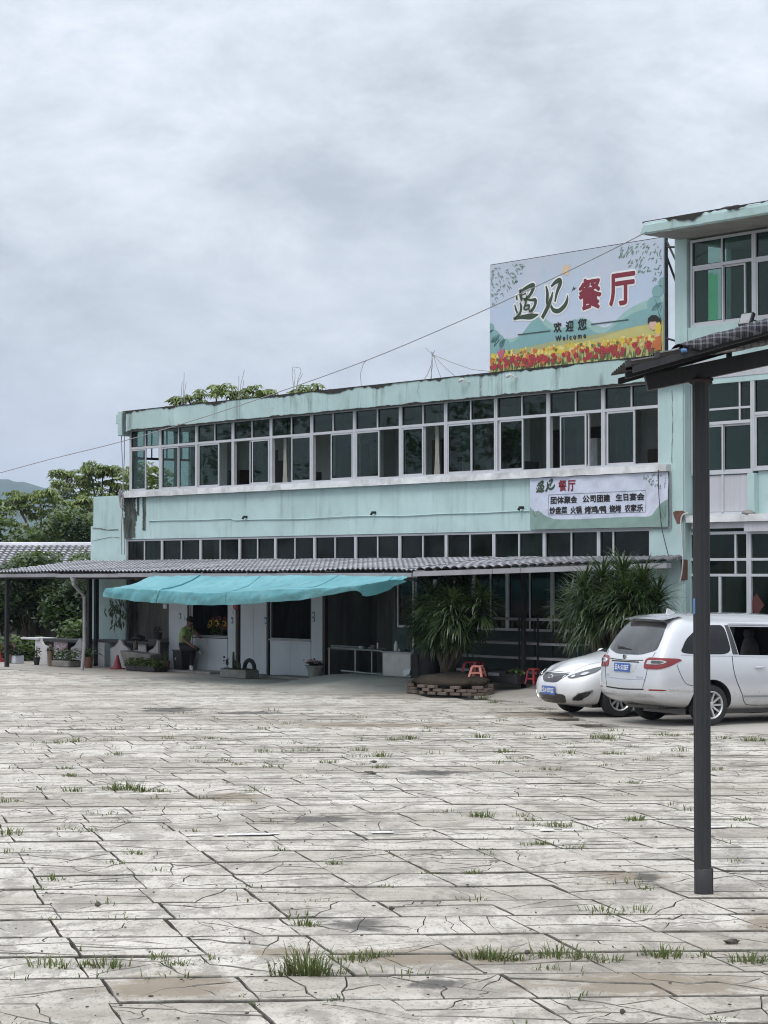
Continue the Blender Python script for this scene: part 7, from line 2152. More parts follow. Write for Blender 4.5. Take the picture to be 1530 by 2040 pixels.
def decal(bvh, pts, dirn, off, name, mat_, parent, cuts=3, thick=.012, smooth=True):
    """a fitted piece: polygon laid on the body along a direction, raised by off, with an edge of its own"""
    d = Vector(dirn).normalized()
    bm = bmesh.new()
    f = bm.faces.new([bm.verts.new(p) for p in pts])
    bmesh.ops.triangulate(bm, faces=[f])
    for _ in range(cuts):
        le = [e_ for e_ in bm.edges if e_.calc_length() > .07]
        if not le: break
        bmesh.ops.subdivide_edges(bm, edges=le, cuts=1, use_grid_fill=False)
        bmesh.ops.triangulate(bm, faces=[f_ for f_ in bm.faces if len(f_.verts) > 4])
    for v in bm.verts:
        h, n, _, _ = bvh.ray_cast(v.co - d * 2.5, d)
        if h is not None: v.co = h + n * off
    bm.normal_update()
    r = bmesh.ops.extrude_face_region(bm, geom=list(bm.faces))
    for v in [g for g in r['geom'] if isinstance(g, bmesh.types.BMVert)]: v.co += d * thick
    bmesh.ops.recalc_face_normals(bm, faces=bm.faces)
    me = bpy.data.meshes.new(name); bm.to_mesh(me); bm.free()
    me.materials.append(mat_)
    if smooth:
        me.polygons.foreach_set('use_smooth', [True] * len(me.polygons)); me.set_sharp_from_angle(angle=R(40))
    o = bpy.data.objects.new(name, me); C.objects.link(o); o.parent = parent; OFF[o.name] = Vector((0, 0, 0))
    return o
def rline(bvh, pts, dirn, w, name, mat_, parent, off=.003):
    """narrow strip following the body: shut lines, mouldings"""
    d = Vector(dirn).normalized(); P = []
    sp = spline([tuple(p) for p in pts], 8)
    for p in sp:
        h, n, _, _ = bvh.ray_cast(Vector(p) - d * 2.5, d)
        if h is not None: P.append((h, n))
    if len(P) < 2: return
    mb = MB(); vs = []
    for i, (h, n) in enumerate(P):
        tg = (P[min(i + 1, len(P) - 1)][0] - P[max(0, i - 1)][0]).normalized(); b = tg.cross(n).normalized()
        for q in (-1, 1): vs.append(h + n * off + b * q * w / 2)
    mb.add(vs, [(2 * i, 2 * i + 1, 2 * i + 3, 2 * i + 2) for i in range(len(P) - 1)])
    return mb.build(name, mat_, parent, smooth=True)
def rot_round(pts, n=4):
    """round the corners of a closed polygon"""
    out = []; N_ = len(pts)
    for i in range(N_):
        a, b, c = Vector(pts[i - 1]), Vector(pts[i]), Vector(pts[(i + 1) % N_])
        p, q = b.lerp(a, .25), b.lerp(c, .25)
        for k in range(n + 1):
            t_ = k / n; out.append(tuple(p.lerp(b, t_).lerp(b.lerp(q, t_), t_)))
    return out
def wheel(root, x, y, r, w, spokes, side):
    """tyre with alloy rim, axle along y; side = +1 when the outer face looks to +y"""
    Mx = Matrix.Rotation(R(-90) * side, 3, 'X')
    c = (x, y, r)
    tprof = [(r * .64, -w * .5), (r * .80, -w * .54), (r * .93, -w * .5), (r * .985, -w * .36), (r, -w * .15), (r, w * .15), (r * .985, w * .36), (r * .93, w * .5), (r * .80, w * .54), (r * .64, w * .48), (r * .62, w * .3), (r * .62, -w * .4)]
    ty = MB(); ty.lathe(tprof, 40, c, Mx, cap=False)
    wh = ty.build('wheel', M['rubber'], root, smooth=35)
    rim = MB()
    rim.lathe([(r * .60, -w * .4), (r * .60, w * .30), (r * .66, w * .46), (r * .675, w * .50), (r * .645, w * .51), (r * .60, w * .44)], 40, c, Mx, cap=False)
    for k in range(spokes):
        a = 2 * math.pi * k / spokes
        Q = Matrix.Translation(c) @ Mx.to_4x4() @ Matrix.Rotation(a, 4, 'Z')
        rim.add([Q @ Vector(p) for p in ((r * .1, -r * .055, w * .36), (r * .62, -r * .035, w * .46), (r * .62, r * .035, w * .46), (r * .1, r * .055, w * .36), (r * .1, -r * .06, w * .2), (r * .62, -r * .05, w * .3), (r * .62, r * .05, w * .3), (r * .1, r * .06, w * .2))], [(0, 1, 2, 3), (0, 4, 5, 1), (1, 5, 6, 2), (2, 6, 7, 3), (3, 7, 4, 0)])
    rim.lathe([(0, w * .2), (r * .17, w * .2), (r * .17, w * .40), (r * .12, w * .43), (0, w * .43)], 20, c, Mx)
    rim.build('rim', M['alloy'], wh, smooth=35)
    MB().lathe([(0, w * .02), (r * .595, w * .02), (r * .595, w * .06), (0, w * .08)], 24, c, Mx).build('brake_disc', M['trim_black'], wh)
    lg = MB()
    for k in range(5):
        a = 2 * math.pi * k / 5 + .3
        Q = Matrix.Translation(c) @ Mx.to_4x4() @ Matrix.Translation((r * .2 * math.cos(a), r * .2 * math.sin(a), w * .36))
        lg.lathe([(0, 0), (r * .035, 0), (r * .035, .012), (0, .014)], 8, Q.translation, Mx)
    lg.build('wheel_nuts', M['trim_black'], wh)
    return wh
def arch(x, y0, y1, r, rz_):
    mb = MB(); n = 32
    P = [(x + r * math.cos(2 * math.pi * k / n), rz_ + r * math.sin(2 * math.pi * k / n)) for k in range(n)]
    return mb.prism(P, 'y', y0, y1)
def plate(root, c, Mx, text):
    o = MB().obox(Mx, -.003, .008, -.22, .22, -.07, .07).build('number_plate', M['plate_blue'], root, bevel=.004)
    mb = MB(); vs, fs = glyphs(text, .02)
    xa, xb = min(v[0] for v in vs), max(v[0] for v in vs); ya, yb = min(v[1] for v in vs), max(v[1] for v in vs)
    mb.add([Mx @ Vector((-.006, lerp(.195, -.195, (x - xa) / (xb - xa)), lerp(-.047, .047, (y - ya) / (yb - ya)))) for x, y in vs], fs)
    mb.build('plate_lettering', M['plate_white'], o)
    return o

# ---------------------------------------------------------------- silver people carrier, seen from behind
g = gnd(1410, 1447)
HD = R(28)
WR_, WW = .335, .225
track = .79
fwd = Vector((math.cos(HD), math.sin(HD), 0)); lft = Vector((-fwd.y, fwd.x, 0))
mo = Vector((g.x, g.y, .014)) + lft * track
mpv = thing('people_carrier', 'silver people carrier parked with its tail to the yard, partly behind the carport post', 'car', mo, 'W', rot=HD)
lv = lambda *a: list(a)
full_w = lv(.80, .905, .93, .92, .895, .80, .66)
stn = [
    dict(x=lv(-.86, -1.06, -1.05, -1.02, -.97, -.74, -.50), w=lv(.66, .84, .865, .855, .83, .735, .61), z=lv(.36, .46, .70, 1.0, 1.14, 1.52, 1.745)),
    dict(x=lv(-.72, -.86, -.85, -.82, -.76, -.52, -.30), w=lv(.74, .895, .915, .905, .88, .775, .645), z=lv(.31, .44, .70, 1.0, 1.13, 1.53, 1.765)),
    dict(x=.05, w=full_w, z=lv(.24, .40, .70, .99, 1.11, 1.50, 1.775)),
    dict(x=.75, w=full_w, z=lv(.23, .39, .70, .97, 1.09, 1.48, 1.775)),
    dict(x=1.5, w=full_w, z=lv(.23, .39, .69, .95, 1.07, 1.46, 1.76)),
    dict(x=lv(2.3, 2.3, 2.3, 2.3, 2.35, 2.2, 2.05), w=lv(.80, .905, .93, .915, .885, .79, .65), z=lv(.23, .39, .68, .93, 1.05, 1.42, 1.71)),
    dict(x=lv(2.95, 2.95, 2.95, 2.98, 3.05, 2.98, 2.92), w=lv(.80, .905, .93, .91, .87, .80, .68), z=lv(.23, .39, .68, .92, 1.02, 1.13, 1.19)),
    dict(x=lv(3.6, 3.6, 3.6, 3.6, 3.6, 3.6, 3.6), w=lv(.78, .89, .91, .88, .80, .66, .5), z=lv(.23, .39, .66, .86, .93, .97, .99)),
    dict(x=lv(4.0, 4.06, 4.06, 4.0, 3.94, 3.88, 3.85), w=lv(.66, .78, .80, .76, .68, .55, .42), z=lv(.24, .38, .58, .72, .78, .81, .83)),
]
cav = MB().prism([(-.80, .72), (.80, .72), (.77, 1.12), (.60, 1.64), (-.60, 1.64), (-.77, 1.12)], 'x', -.1, 2.15)
WIN2 = [(.56, 1.135), (1.66, 1.105), (1.62, 1.575), (.47, 1.60)]
cut_win = MB().prism(WIN2, 'y', -1.4, 1.4)
cuts_ = [arch(0, -1.3, -.60, .405, WR_ + .01), arch(0, .60, 1.3, .405, WR_ + .01), arch(3.09, -1.3, -.60, .405, WR_ + .01), arch(3.09, .60, 1.3, .405, WR_ + .01), cav, cut_win]
body, bv = make_body(mpv, stn, M['paint_silver'], cuts_)
for x in (0, 3.09):
    for s_ in (-1, 1): wheel(mpv, x, s_ * track, WR_, WW, 10, s_)
RX = (1, 0, 0); SY = (0, 1, 0)        # looking forward from behind, and from the right side
def ryz(pts): return [(-2, y, z) for y, z in pts]
def sxz(pts): return [(x, -2, z) for x, z in pts]
decal(bv, ryz(rot_round([(-.68, 1.225), (-.34, 1.145), (.34, 1.145), (.68, 1.225), (.65, 1.42), (.54, 1.68), (-.54, 1.68), (-.65, 1.42)])), RX, .004, 'rear_window', M['rear_glass'], mpv)
# roof spoiler over the rear window, dark below
spz = 1.715
sp_m = MB()
sp_m.grid(20, 6, lambda u, v_: (lerp(-.36, -.70 - .05 * math.cos((u - .5) * 2.6), v_) , lerp(-.60, .60, u) * lerp(1, .96, v_), spz + .055 + .022 * math.cos((u - .5) * 3) - .045 * v_ - .02 * v_ * v_))
sp_m.grid(20, 6, lambda u, v_: (lerp(-.70 - .05 * math.cos((u - .5) * 2.6), -.42, v_), lerp(-.60, .60, u) * .96, spz - .012 + .022 * math.cos((u - .5) * 3) - .05 * v_ + (.002 if v_ < .1 else -.0)))
sp_m.build('spoiler', M['paint_silver'], mpv, smooth=40)
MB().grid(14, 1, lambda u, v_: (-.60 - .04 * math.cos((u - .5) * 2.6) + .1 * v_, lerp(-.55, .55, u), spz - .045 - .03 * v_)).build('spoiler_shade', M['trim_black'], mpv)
bl = MB().obox(Matrix.Translation((-.93, .28, 1.262)) @ Matrix.Rotation(R(8), 4, 'X'), -.05, -.025, -.34, .06, -.014, .014); bl.blob((-.955, .30, 1.25), (.03, .10, .035), 10, 6)
bl.build('rear_wiper', M['trim_black'], mpv, smooth=40)
for s_ in (-1, 1):
    L1 = rot_round([(s_ * .47, .965), (s_ * .50, 1.075), (s_ * .60, 1.115), (s_ * .86, 1.10), (s_ * .90, 1.07), (s_ * .80, .965), (s_ * .72, .925), (s_ * .49, .93)], 2)
    dr_ = Vector((1, -.75 * s_, 0))
    P = [(-2 + abs(y) * .2, y, z) for y, z in L1]
    def tail(pts, off, nm, mt): return decal(bv, [(-1.0 + max(0, (abs(y) - .62)) * 1.5, y, z) for y, z in pts], dr_, off, nm, mt, mpv)
    tl = tail(L1, .012, 'tail_light', M['lamp_red'])
    i1 = rot_round([(s_ * .54, 1.0), (s_ * .57, 1.065), (s_ * .74, 1.07), (s_ * .79, 1.045), (s_ * .74, 1.005)], 2)
    a_ = tail(i1, .019, 'lamp_lens', M['lamp_clear']); a_.parent = tl
    b_ = tail(rot_round([(s_ * .64, 1.015), (s_ * .64, 1.06), (s_ * .73, 1.06), (s_ * .765, 1.042), (s_ * .73, 1.015)], 2), .023, 'lamp_lens', M['lamp_dark']); b_.parent = tl
    tail(rot_round([(s_ * .60, .585), (s_ * .62, .61), (s_ * .76, .61), (s_ * .80, .585)], 2), .006, 'bumper_reflector', M['lamp_red'])
    rline(bv, [(-1.0, s_ * .665, 1.20), (-1.0, s_ * .655, 1.12)], RX, .009, 'shut_line', M['groove'], mpv)
    rline(bv, [(-1.0, s_ * .60, .925), (-1.0, s_ * .58, .8), (-1.0, s_ * .53, .66), (-1.0, s_ * .52, .62)], RX, .011, 'shut_line', M['groove'], mpv)
rline(bv, [(-1, -.54, .60), (-1, 0, .585), (-1, .54, .60)], RX, .022, 'shut_line', M['groove'], mpv)
rline(bv, [(-1, -.56, .76), (-1, 0, .745), (-1, .56, .76)], RX, .012, 'tail_crease', M['chrome'], mpv)
rline(bv, [(-1, -.46, 1.065), (-1, 0, 1.05), (-1, .5, 1.065)], RX, .014, 'garnish_edge', M['groove'], mpv)
decal(bv, ryz(rot_round([(-.36, 1.045), (.46, 1.045), (.40, .86), (-.26, .86)])), RX, .004, 'plate_recess', M['paint_silver'], mpv)
rline(bv, [(-1, -.36, 1.03), (-1, .42, 1.03)], RX, .02, 'recess_shadow_gap', M['groove'], mpv, .008)
hp_, hn, _, _ = bv.ray_cast(Vector((-3, .06, .935)), Vector((1, 0, 0)))
plate(mpv, hp_, Matrix.Translation(hp_ + Vector((-.022, 0, 0))) @ Matrix.Rotation(R(3), 4, 'Y'), '云A·532EF')
hb_, _, _, _ = bv.ray_cast(Vector((-3, .06, 1.105)), Vector((1, 0, 0)))
MB().lathe([(0, 0), (.048, 0), (.048, .012), (.036, .016), (0, .012)], 20, hb_ + Vector((-.002, 0, 0)), Matrix.Rotation(R(-90), 3, 'Y')).build('badge', M['chrome'], mpv, smooth=40)
torus(.03, .007, 20, 6, Matrix.Rotation(R(-90), 3, 'Y'), hb_ + Vector((-.018, 0, 0))).build('badge_ring', M['trim_black'], mpv, smooth=True)
for (y0, y1, z) in ((-.50, -.34, .79), (.46, .56, .80)):
    rline(bv, [(-1, y0, z), (-1, y1, z)], RX, .022, 'model_lettering', M['chrome'], mpv, .006)
decal(bv, ryz(rot_round([(-.02, .33), (.42, .33), (.40, .365), (0, .365)], 2)), RX, .006, 'lower_reflector', M['lamp_red'], mpv)
for y in (-.45, -.12, .3, .62):
    h_, _, _, _ = bv.ray_cast(Vector((-3, y, .53)), Vector((1, 0, 0)))
    if h_: MB().lathe([(0, 0), (.012, 0), (.012, .004), (0, .004)], 10, h_, Matrix.Rotation(R(-90), 3, 'Y')).build('parking_sensor', M['gutter'], mpv)
MB().box(-.75, -.3, -.5, .5, .26, .36).build('underbody', M['trim_black'], mpv, bevel=.05)
MB().box(-.3, 3.5, -.6, .6, .17, .28).build('floor_pan', M['trim_black'], mpv)
# side: windows, doors, mouldings (both sides)
for s_ in (-1, 1):
    dd = (0, -s_, 0); q_ = lambda pts: [(x, s_ * 2, z) for x, z in pts]
    decal(bv, q_(rot_round([(-.60, 1.175), (-.44, 1.40), (-.18, 1.575), (.10, 1.625), (.36, 1.62), (.42, 1.145)], 4)), dd, .004, 'quarter_window', M['car_glass'], mpv)
    decal(bv, q_([(.385, 1.62), (.455, 1.615), (.545, 1.145), (.44, 1.148)]), dd, .006, 'pillar_trim', M['trim_black'], mpv)
    decal(bv, q_(rot_round([(1.74, 1.105), (1.70, 1.575), (1.95, 1.56), (2.25, 1.42), (2.62, 1.15), (2.65, 1.085)], 3)), dd, .004, 'front_window', M['car_glass'], mpv)
    rline(bv, [(x, s_ * 2, z) for x, z in ((-.58, 1.155), (.2, 1.13), (.55, 1.118), (1.6, 1.085), (2.7, 1.065))], dd, .016, 'belt_moulding', M['chrome'], mpv, .006)
    rline(bv, [(x, s_ * 2, z) for x, z in ((.46, 1.63), (1.1, 1.615), (1.72, 1.59))], dd, .03, 'rain_guard', M['gutter'], mpv, .014)
    rline(bv, [(x, s_ * 2, z) for x, z in ((.42, 1.115), (.42, .95), (.47, .75), (.60, .5), (.68, .36), (.85, .31), (1.6, .30))], dd, .012, 'shut_line', M['groove'], mpv)
    rline(bv, [(x, s_ * 2, z) for x, z in ((1.68, 1.06), (1.70, .8), (1.70, .32))], dd, .012, 'shut_line', M['groove'], mpv)
    rline(bv, [(x, s_ * 2, z) for x, z in ((2.72, 1.03), (2.7, .8), (2.66, .4), (2.6, .3))], dd, .012, 'shut_line', M['groove'], mpv)
    rline(bv, [(x, s_ * 2, z) for x, z in ((.64, .46), (1.6, .445), (2.62, .44))], dd, .03, 'door_moulding', M['gutter'], mpv, .01)
    rline(bv, [(x, s_ * 2, z) for x, z in ((-.84, .60), (-.6, .585), (-.36, .57))], dd, .022, 'bumper_moulding', M['chrome'], mpv, .008)
    rline(bv, [(x, s_ * 2, z) for x, z in ((-.68, 1.0), (-.62, .85), (-.52, .70), (-.38, .66))], dd, .008, 'shut_line', M['groove'], mpv)
    hh, hn2, _, _ = bv.ray_cast(Vector((.95, s_ * 3, .93)), Vector((0, -s_, 0)))
    if hh: MB().blob(hh + Vector((0, s_ * .025, 0)), (.11, .02, .018), 12, 6).build('door_handle', M['paint_silver'], mpv, smooth=True)
# seats seen through the open window
for y in (-.38, .38):
    for x in (.72, 1.75):
        st_b = MB().blob((x, y, 1.05), (.11, .24, .36), 14, 9, .1, 2); st_b.blob((x - .02, y, 1.43), (.06, .13, .10), 12, 7, .1, 3)
        st_b.blob((x + .22, y, .85), (.26, .25, .1), 12, 7, .1, 4); st_b.build('seat', M['seat_cloth'], mpv, smooth=True)
h_, _, _, _ = bv.ray_cast(Vector((-.18, 0, 3)), Vector((0, 0, -1)))
MB().prism([(-.26, h_.z - .01), (-.06, h_.z - .005), (-.20, h_.z + .07), (-.235, h_.z + .075)], 'y', -.018, .018).build('roof_antenna', M['paint_silver'], mpv, bevel=.008)

# ---------------------------------------------------------------- white sedan, nose to the yard
g2 = gnd(1229, 1430)
HS = R(205)
fw2 = Vector((math.cos(HS), math.sin(HS), 0)); lf2 = Vector((-fw2.y, fw2.x, 0))
tr2 = .765
so2 = Vector((g2.x, g2.y, .014)) - lf2 * tr2
sed = thing('white_sedan', 'white sedan parked nose out, half hidden behind the silver people carrier', 'car', so2, 'W', rot=Matrix.Rotation(HS, 4, 'Z') @ Matrix.Diagonal((1.02, 1.02, 1.06, 1)))
mw = lv(.78, .865, .885, .875, .85, .70, .55)
stn2 = [
    dict(x=lv(-3.5, -3.62, -3.63, -3.6, -3.55, -3.5, -3.45), w=lv(.64, .76, .79, .77, .71, .58, .46), z=lv(.24, .40, .64, .86, .98, 1.03, 1.05)),
    dict(x=lv(-3.2, -3.25, -3.25, -3.2, -3.15, -3.1, -3.05), w=lv(.74, .84, .865, .85, .80, .66, .52), z=lv(.21, .38, .64, .88, 1.0, 1.07, 1.10)),
    dict(x=-2.45, w=mw, z=lv(.2, .36, .64, .88, .99, 1.26, 1.385)),
    dict(x=-1.6, w=mw, z=lv(.2, .36, .63, .87, .97, 1.27, 1.425)),
    dict(x=lv(-1.1, -1.1, -1.1, -1.1, -1.1, -1.2, -1.3), w=mw, z=lv(.2, .36, .62, .85, .95, 1.22, 1.375)),
    dict(x=lv(-.45, -.45, -.45, -.45, -.42, -.38, -.34), w=lv(.78, .865, .885, .87, .82, .70, .52), z=lv(.2, .36, .62, .84, .915, .955, .985)),
    dict(x=.22, w=lv(.76, .86, .88, .855, .79, .64, .46), z=lv(.2, .36, .61, .78, .855, .895, .92)),
    dict(x=lv(.56, .60, .60, .56, .52, .5, .5), w=lv(.72, .83, .845, .80, .72, .56, .40), z=lv(.19, .34, .56, .69, .765, .80, .82)),
    dict(x=lv(.70, .78, .79, .76, .70, .66, .64), w=lv(.58, .70, .70, .66, .58, .44, .32), z=lv(.19, .32, .50, .61, .675, .705, .72)),
]
cut2 = [arch(0, .58, 1.3, .375, .325), arch(0, -1.3, -.58, .375, .325), arch(-2.7, .58, 1.3, .375, .325), arch(-2.7, -1.3, -.58, .375, .325)]
body2, bw = make_body(sed, stn2, M['paint_white'], cut2, crown=.035, rear_b=.08, front_b=.11)
for x in (0, -2.7):
    for s_ in (-1, 1):
        w_ = wheel(sed, x, s_ * tr2, .315, .205, 10, s_)
FX = (-1, 0, 0)
def fyz(pts): return [(2, y, z) for y, z in pts]
decal(bw, fyz(rot_round([(-.40, .70), (.40, .70), (.38, .655), (.22, .55), (-.22, .55), (-.38, .655)], 2)), FX, .006, 'grille', M['trim_black'], sed)
gm_ = MB()
for k in range(5):
    z = .59 + k * .02; rline(bw, [(1, -.3 + abs(k - 4) * .03, z), (1, 0, z), (1, .3 - abs(k - 4) * .03, z)], FX, .004, 'grille_bar', M['lamp_dark'], sed, .010)
hb2, _, _, _ = bw.ray_cast(Vector((3, 0, .635)), Vector((-1, 0, 0)))
torus(.058, .009, 24, 6, Matrix.Rotation(R(90), 3, 'Y') @ Matrix.Diagonal((.72, 1.25, 1)), hb2 + Vector((.016, 0, 0))).build('badge_ring', M['chrome'], sed, smooth=True)
MB().add([hb2 + Vector((.016, y, z)) for y, z in ((-.042, -.03), (-.022, -.03), (-.008, -.004), (.02, .002), (.024, .03), (.042, .03), (.022, -.03), (.004, -.03), (.008, -.006), (-.018, -.002), (-.024, .03), (-.042, .03))], [(0, 1, 10, 11), (4, 5, 6, 7), (1, 2, 9, 10), (2, 3, 8, 9), (3, 4, 7, 8)]).build('badge_letter', M['chrome'], sed)
decal(bw, fyz(rot_round([(-.46, .375), (.46, .375), (.42, .25), (.30, .22), (-.30, .22), (-.42, .25)], 2)), FX, .005, 'lower_grille', M['trim_black'], sed)
for z in (.285, .315, .345): rline(bw, [(1, -.36, z), (1, 0, z), (1, .36, z)], FX, .006, 'grille_bar', M['lamp_dark'], sed, .010)
hp2, _, _, _ = bw.ray_cast(Vector((3, 0, .42)), Vector((-1, 0, 0)))
plate(sed, hp2, Matrix.Translation(hp2 + Vector((.02, 0, 0))) @ Matrix.Rotation(R(180), 4, 'Z'), '云A·037QZ')
for s_ in (-1, 1):
    dr_ = Vector((-.9, -.75 * s_, -.25))
    def fpatch(pts, off, nm, mt, d=dr_): return decal(bw, [(.75 - (abs(y) - .4) * .9, s_ * y, z) for y, z in pts], d, off, nm, mt, sed)
    hl_ = fpatch(rot_round([(.40, .645), (.50, .70), (.66, .765), (.80, .835), (.86, .865), (.83, .80), (.78, .725), (.68, .655), (.52, .605), (.44, .61)], 2), .008, 'headlight', M['lamp_dark'])
    a_ = fpatch(rot_round([(.59, .66), (.62, .70), (.67, .72), (.71, .715), (.68, .675), (.63, .655)], 2), .014, 'lamp_lens', M['lamp_clear']); a_.parent = hl_
    b_ = fpatch(rot_round([(.46, .635), (.49, .665), (.52, .665), (.53, .64), (.50, .62)], 2), .014, 'lamp_lens', M['chrome']); b_.parent = hl_
    fpatch(rot_round([(.49, .28), (.58, .40), (.78, .46), (.74, .36), (.63, .28)], 2), .010, 'fog_lamp_trim', M['chrome'], Vector((-.9, -.6 * s_, 0)))
    fpatch(rot_round([(.52, .29), (.59, .385), (.755, .44), (.72, .36), (.62, .29)], 2), .016, 'fog_lamp', M['trim_black'], Vector((-.9, -.6 * s_, 0)))
    decal(bw, [(x, s_ * 2, z) for x, z in rot_round([(-2.9, 1.0), (-2.4, 1.27), (-1.6, 1.335), (-1.2, 1.26), (-.62, .985), (-.65, .96)], 3)], (0, -s_, 0), .004, 'side_window', M['car_glass'], sed)
    rline(bw, [(x, s_ * 2, z) for x, z in ((-.48, .93), (-.5, .6), (-.48, .3))], (0, -s_, 0), .01, 'shut_line', M['groove'], sed)
    rline(bw, [(.62, s_ * .40, 2), (.2, s_ * .58, 2), (-.3, s_ * .70, 2)], (0, 0, -1), .008, 'shut_line', M['groove'], sed)
    mr = MB().blob((-.72, s_ * .97, .99), (.07, .10, .065), 14, 8); mr.tube([(-.74, s_ * .8, .95), (-.73, s_ * .93, .97)], .025, 6)
    mr.build('wing_mirror', M['paint_white'], sed, smooth=True)
rline(bw, [(1.0, -.36, .715), (1.0, 0, .725), (1.0, .36, .715)], FX, .008, 'shut_line', M['groove'], sed)
def wsd(pts): return [(.9, y, z + .6) for y, z in pts]
decal(bw, [(x, y, 2.4) for x, y in rot_round([(-.44, -.62), (-.34, 0), (-.44, .62), (-1.22, .50), (-1.26, 0), (-1.22, -.50)], 2)], (0, 0, -1), .004, 'windscreen', M['car_glass'], sed)
for y in (.1, -.45):
    rline(bw, [(-.38, y, 2), (-.60, y + .38, 2)], (0, 0, -1), .02, 'wiper', M['trim_black'], sed, .02)
decal(bw, [(x, y, 2) for x, y in [(-.33, -.62), (-.24, 0), (-.33, .62), (-.43, .62), (-.33, 0), (-.43, -.62)]], (0, 0, -1), .003, 'cowl', M['trim_black'], sed)
MB().box(-3.2, .4, -.6, .6, .15, .26).build('underbody', M['trim_black'], sed)

# ================================================================ PERSON SEATED BY THE WINDOW
HT = -.42
M['skin'] = pm('skin', (0.16, 0.09, 0.06), .1, 9, .6)
M['shirt'] = pm('green_shirt', (0.24, 0.34, 0.12), .12, 9, .9, .2)
M['trousers'] = pm('black_trousers', (0.012, 0.012, 0.014), .2, 9, .9)
M['shoe'] = pm('white_shoe', (0.62, 0.62, 0.60), .08, 9, .7)
M['cap'] = pm('black_cap', (0.010, 0.010, 0.012), .2, 9, .85)
M['hair'] = pm('black_hair', (0.008, 0.007, 0.007), .2, 9, .6)
def hpnt(px, py, dt=0.0): return fp(px, py, HT + dt)
J = dict(pelvis=(hpnt(366, 1289), .155), waist=(hpnt(367.5, 1277), .145), chest=(hpnt(370, 1262), .155), uchest=(hpnt(372, 1254), .135), neck=(hpnt(376.5, 1248), .06), head=(hpnt(379.5, 1240), .098), crown=(hpnt(378.5, 1234.5), .092),
         shR=(hpnt(366.5, 1256, -.17), .07), elR=(hpnt(365, 1273, -.24), .052), wrR=(hpnt(382, 1286, -.26), .034), haR=(hpnt(388, 1289, -.26), .036),
         shL=(hpnt(380, 1256, .14), .068), elL=(hpnt(392, 1261, .16), .048), wrL=(hpnt(395, 1268, .10), .034), haL=(hpnt(398, 1269.5, .08), .034),
         hipR=(hpnt(366, 1291, -.10), .12), knR=(hpnt(388, 1291, -.18), .078), anR=(hpnt(393, 1294, .12), .05), toeR=(hpnt(401, 1301, .10), .042),
         hipL=(hpnt(368, 1292, .10), .115), knL=(hpnt(386, 1298, .06), .075), anL=(hpnt(380, 1328, .0), .048), toeL=(hpnt(383, 1335, -.12), .042), heelR=(hpnt(391, 1291, .12), .042), heelL=(hpnt(379, 1334, .03), .042))
BN = [('pelvis', 'waist', 'shirt'), ('waist', 'chest', 'shirt'), ('chest', 'uchest', 'shirt'), ('uchest', 'neck', 'skin'), ('neck', 'head', 'skin'), ('head', 'crown', 'skin'),
      ('uchest', 'shR', 'shirt'), ('shR', 'elR', 'shirt'), ('elR', 'wrR', 'skin'), ('wrR', 'haR', 'skin'), ('uchest', 'shL', 'shirt'), ('shL', 'elL', 'shirt'), ('elL', 'wrL', 'skin'), ('wrL', 'haL', 'skin'),
      ('pelvis', 'hipR', 'trousers'), ('hipR', 'knR', 'trousers'), ('knR', 'anR', 'trousers'), ('anR', 'toeR', 'shoe'), ('anR', 'heelR', 'shoe'), ('pelvis', 'hipL', 'trousers'), ('hipL', 'knL', 'trousers'), ('knL', 'anL', 'trousers'), ('anL', 'toeL', 'shoe'), ('anL', 'heelL', 'shoe')]
# fingers: five short chains at each hand, curled over knee and counter
for hand, wr, dn in (('haR', 'wrR', Vector((.35, -.25, -.9))), ('haL', 'wrL', Vector((.75, -.2, -.55)))):
    h0, w0 = J[hand][0], J[wr][0]; ax = (h0 - w0).normalized(); side = ax.cross(Vector((0, 0, 1))).normalized()
    for k in range(5):
        thumb = k == 4
        off = side * ((k - 1.5) * .02) if not thumb else side * -.045 - ax * .03
        L = (.034, .04, .037, .028, .03)[k]
        d1 = (ax * .7 + dn * .5).normalized() if not thumb else (ax * .8 - side * .6).normalized()
        a, b = '%s_f%d' % (hand, k), '%s_g%d' % (hand, k)
        J[a] = (h0 + off + d1 * L * 1.1, .010); J[b] = (h0 + off + d1 * L * 1.1 + (d1 * .5 + dn * .7).normalized() * L, .0085)
        BN += [(hand, a, 'skin'), (a, b, 'skin')]
names = list(J); ix = {n: i for i, n in enumerate(names)}
pme = bpy.data.meshes.new('skeleton'); pme.from_pydata([J[n][0] for n in names], [(ix[a], ix[b]) for a, b, _ in BN], [])
po = bpy.data.objects.new('skeleton', pme); C.objects.link(po)
sk = po.modifiers.new('skin', 'SKIN'); sk.use_smooth_shade = True
for i, n in enumerate(names):
    r_ = J[n][1]; pme.skin_vertices[0].data[i].radius = (r_, r_)
pme.skin_vertices[0].data[ix['pelvis']].use_root = True
for n in ('uchest', 'chest', 'waist'): pme.skin_vertices[0].data[ix[n]].radius = (J[n][1] * 1.15, J[n][1] * .85)
po.modifiers.new('sub', 'SUBSURF').levels = 2; po.modifiers['sub'].render_levels = 2
body_me = eval_mesh(po); bpy.data.objects.remove(po)
pb_ = hpnt(368, 1336)
per = thing('person', 'person in a green shirt and dark cap sitting on a black bin by the booth', 'person', (pb_.x, HT, 0))
mlist = ['skin', 'shirt', 'trousers', 'shoe']
body_me.materials.clear()
for m_ in mlist: body_me.materials.append(M[m_])
def seg_d(p, a, b):
    ab = b - a; k = max(0, min(1, (p - a).dot(ab) / max(1e-9, ab.length_squared))); return (p - (a + ab * k)).length, k
mi = []
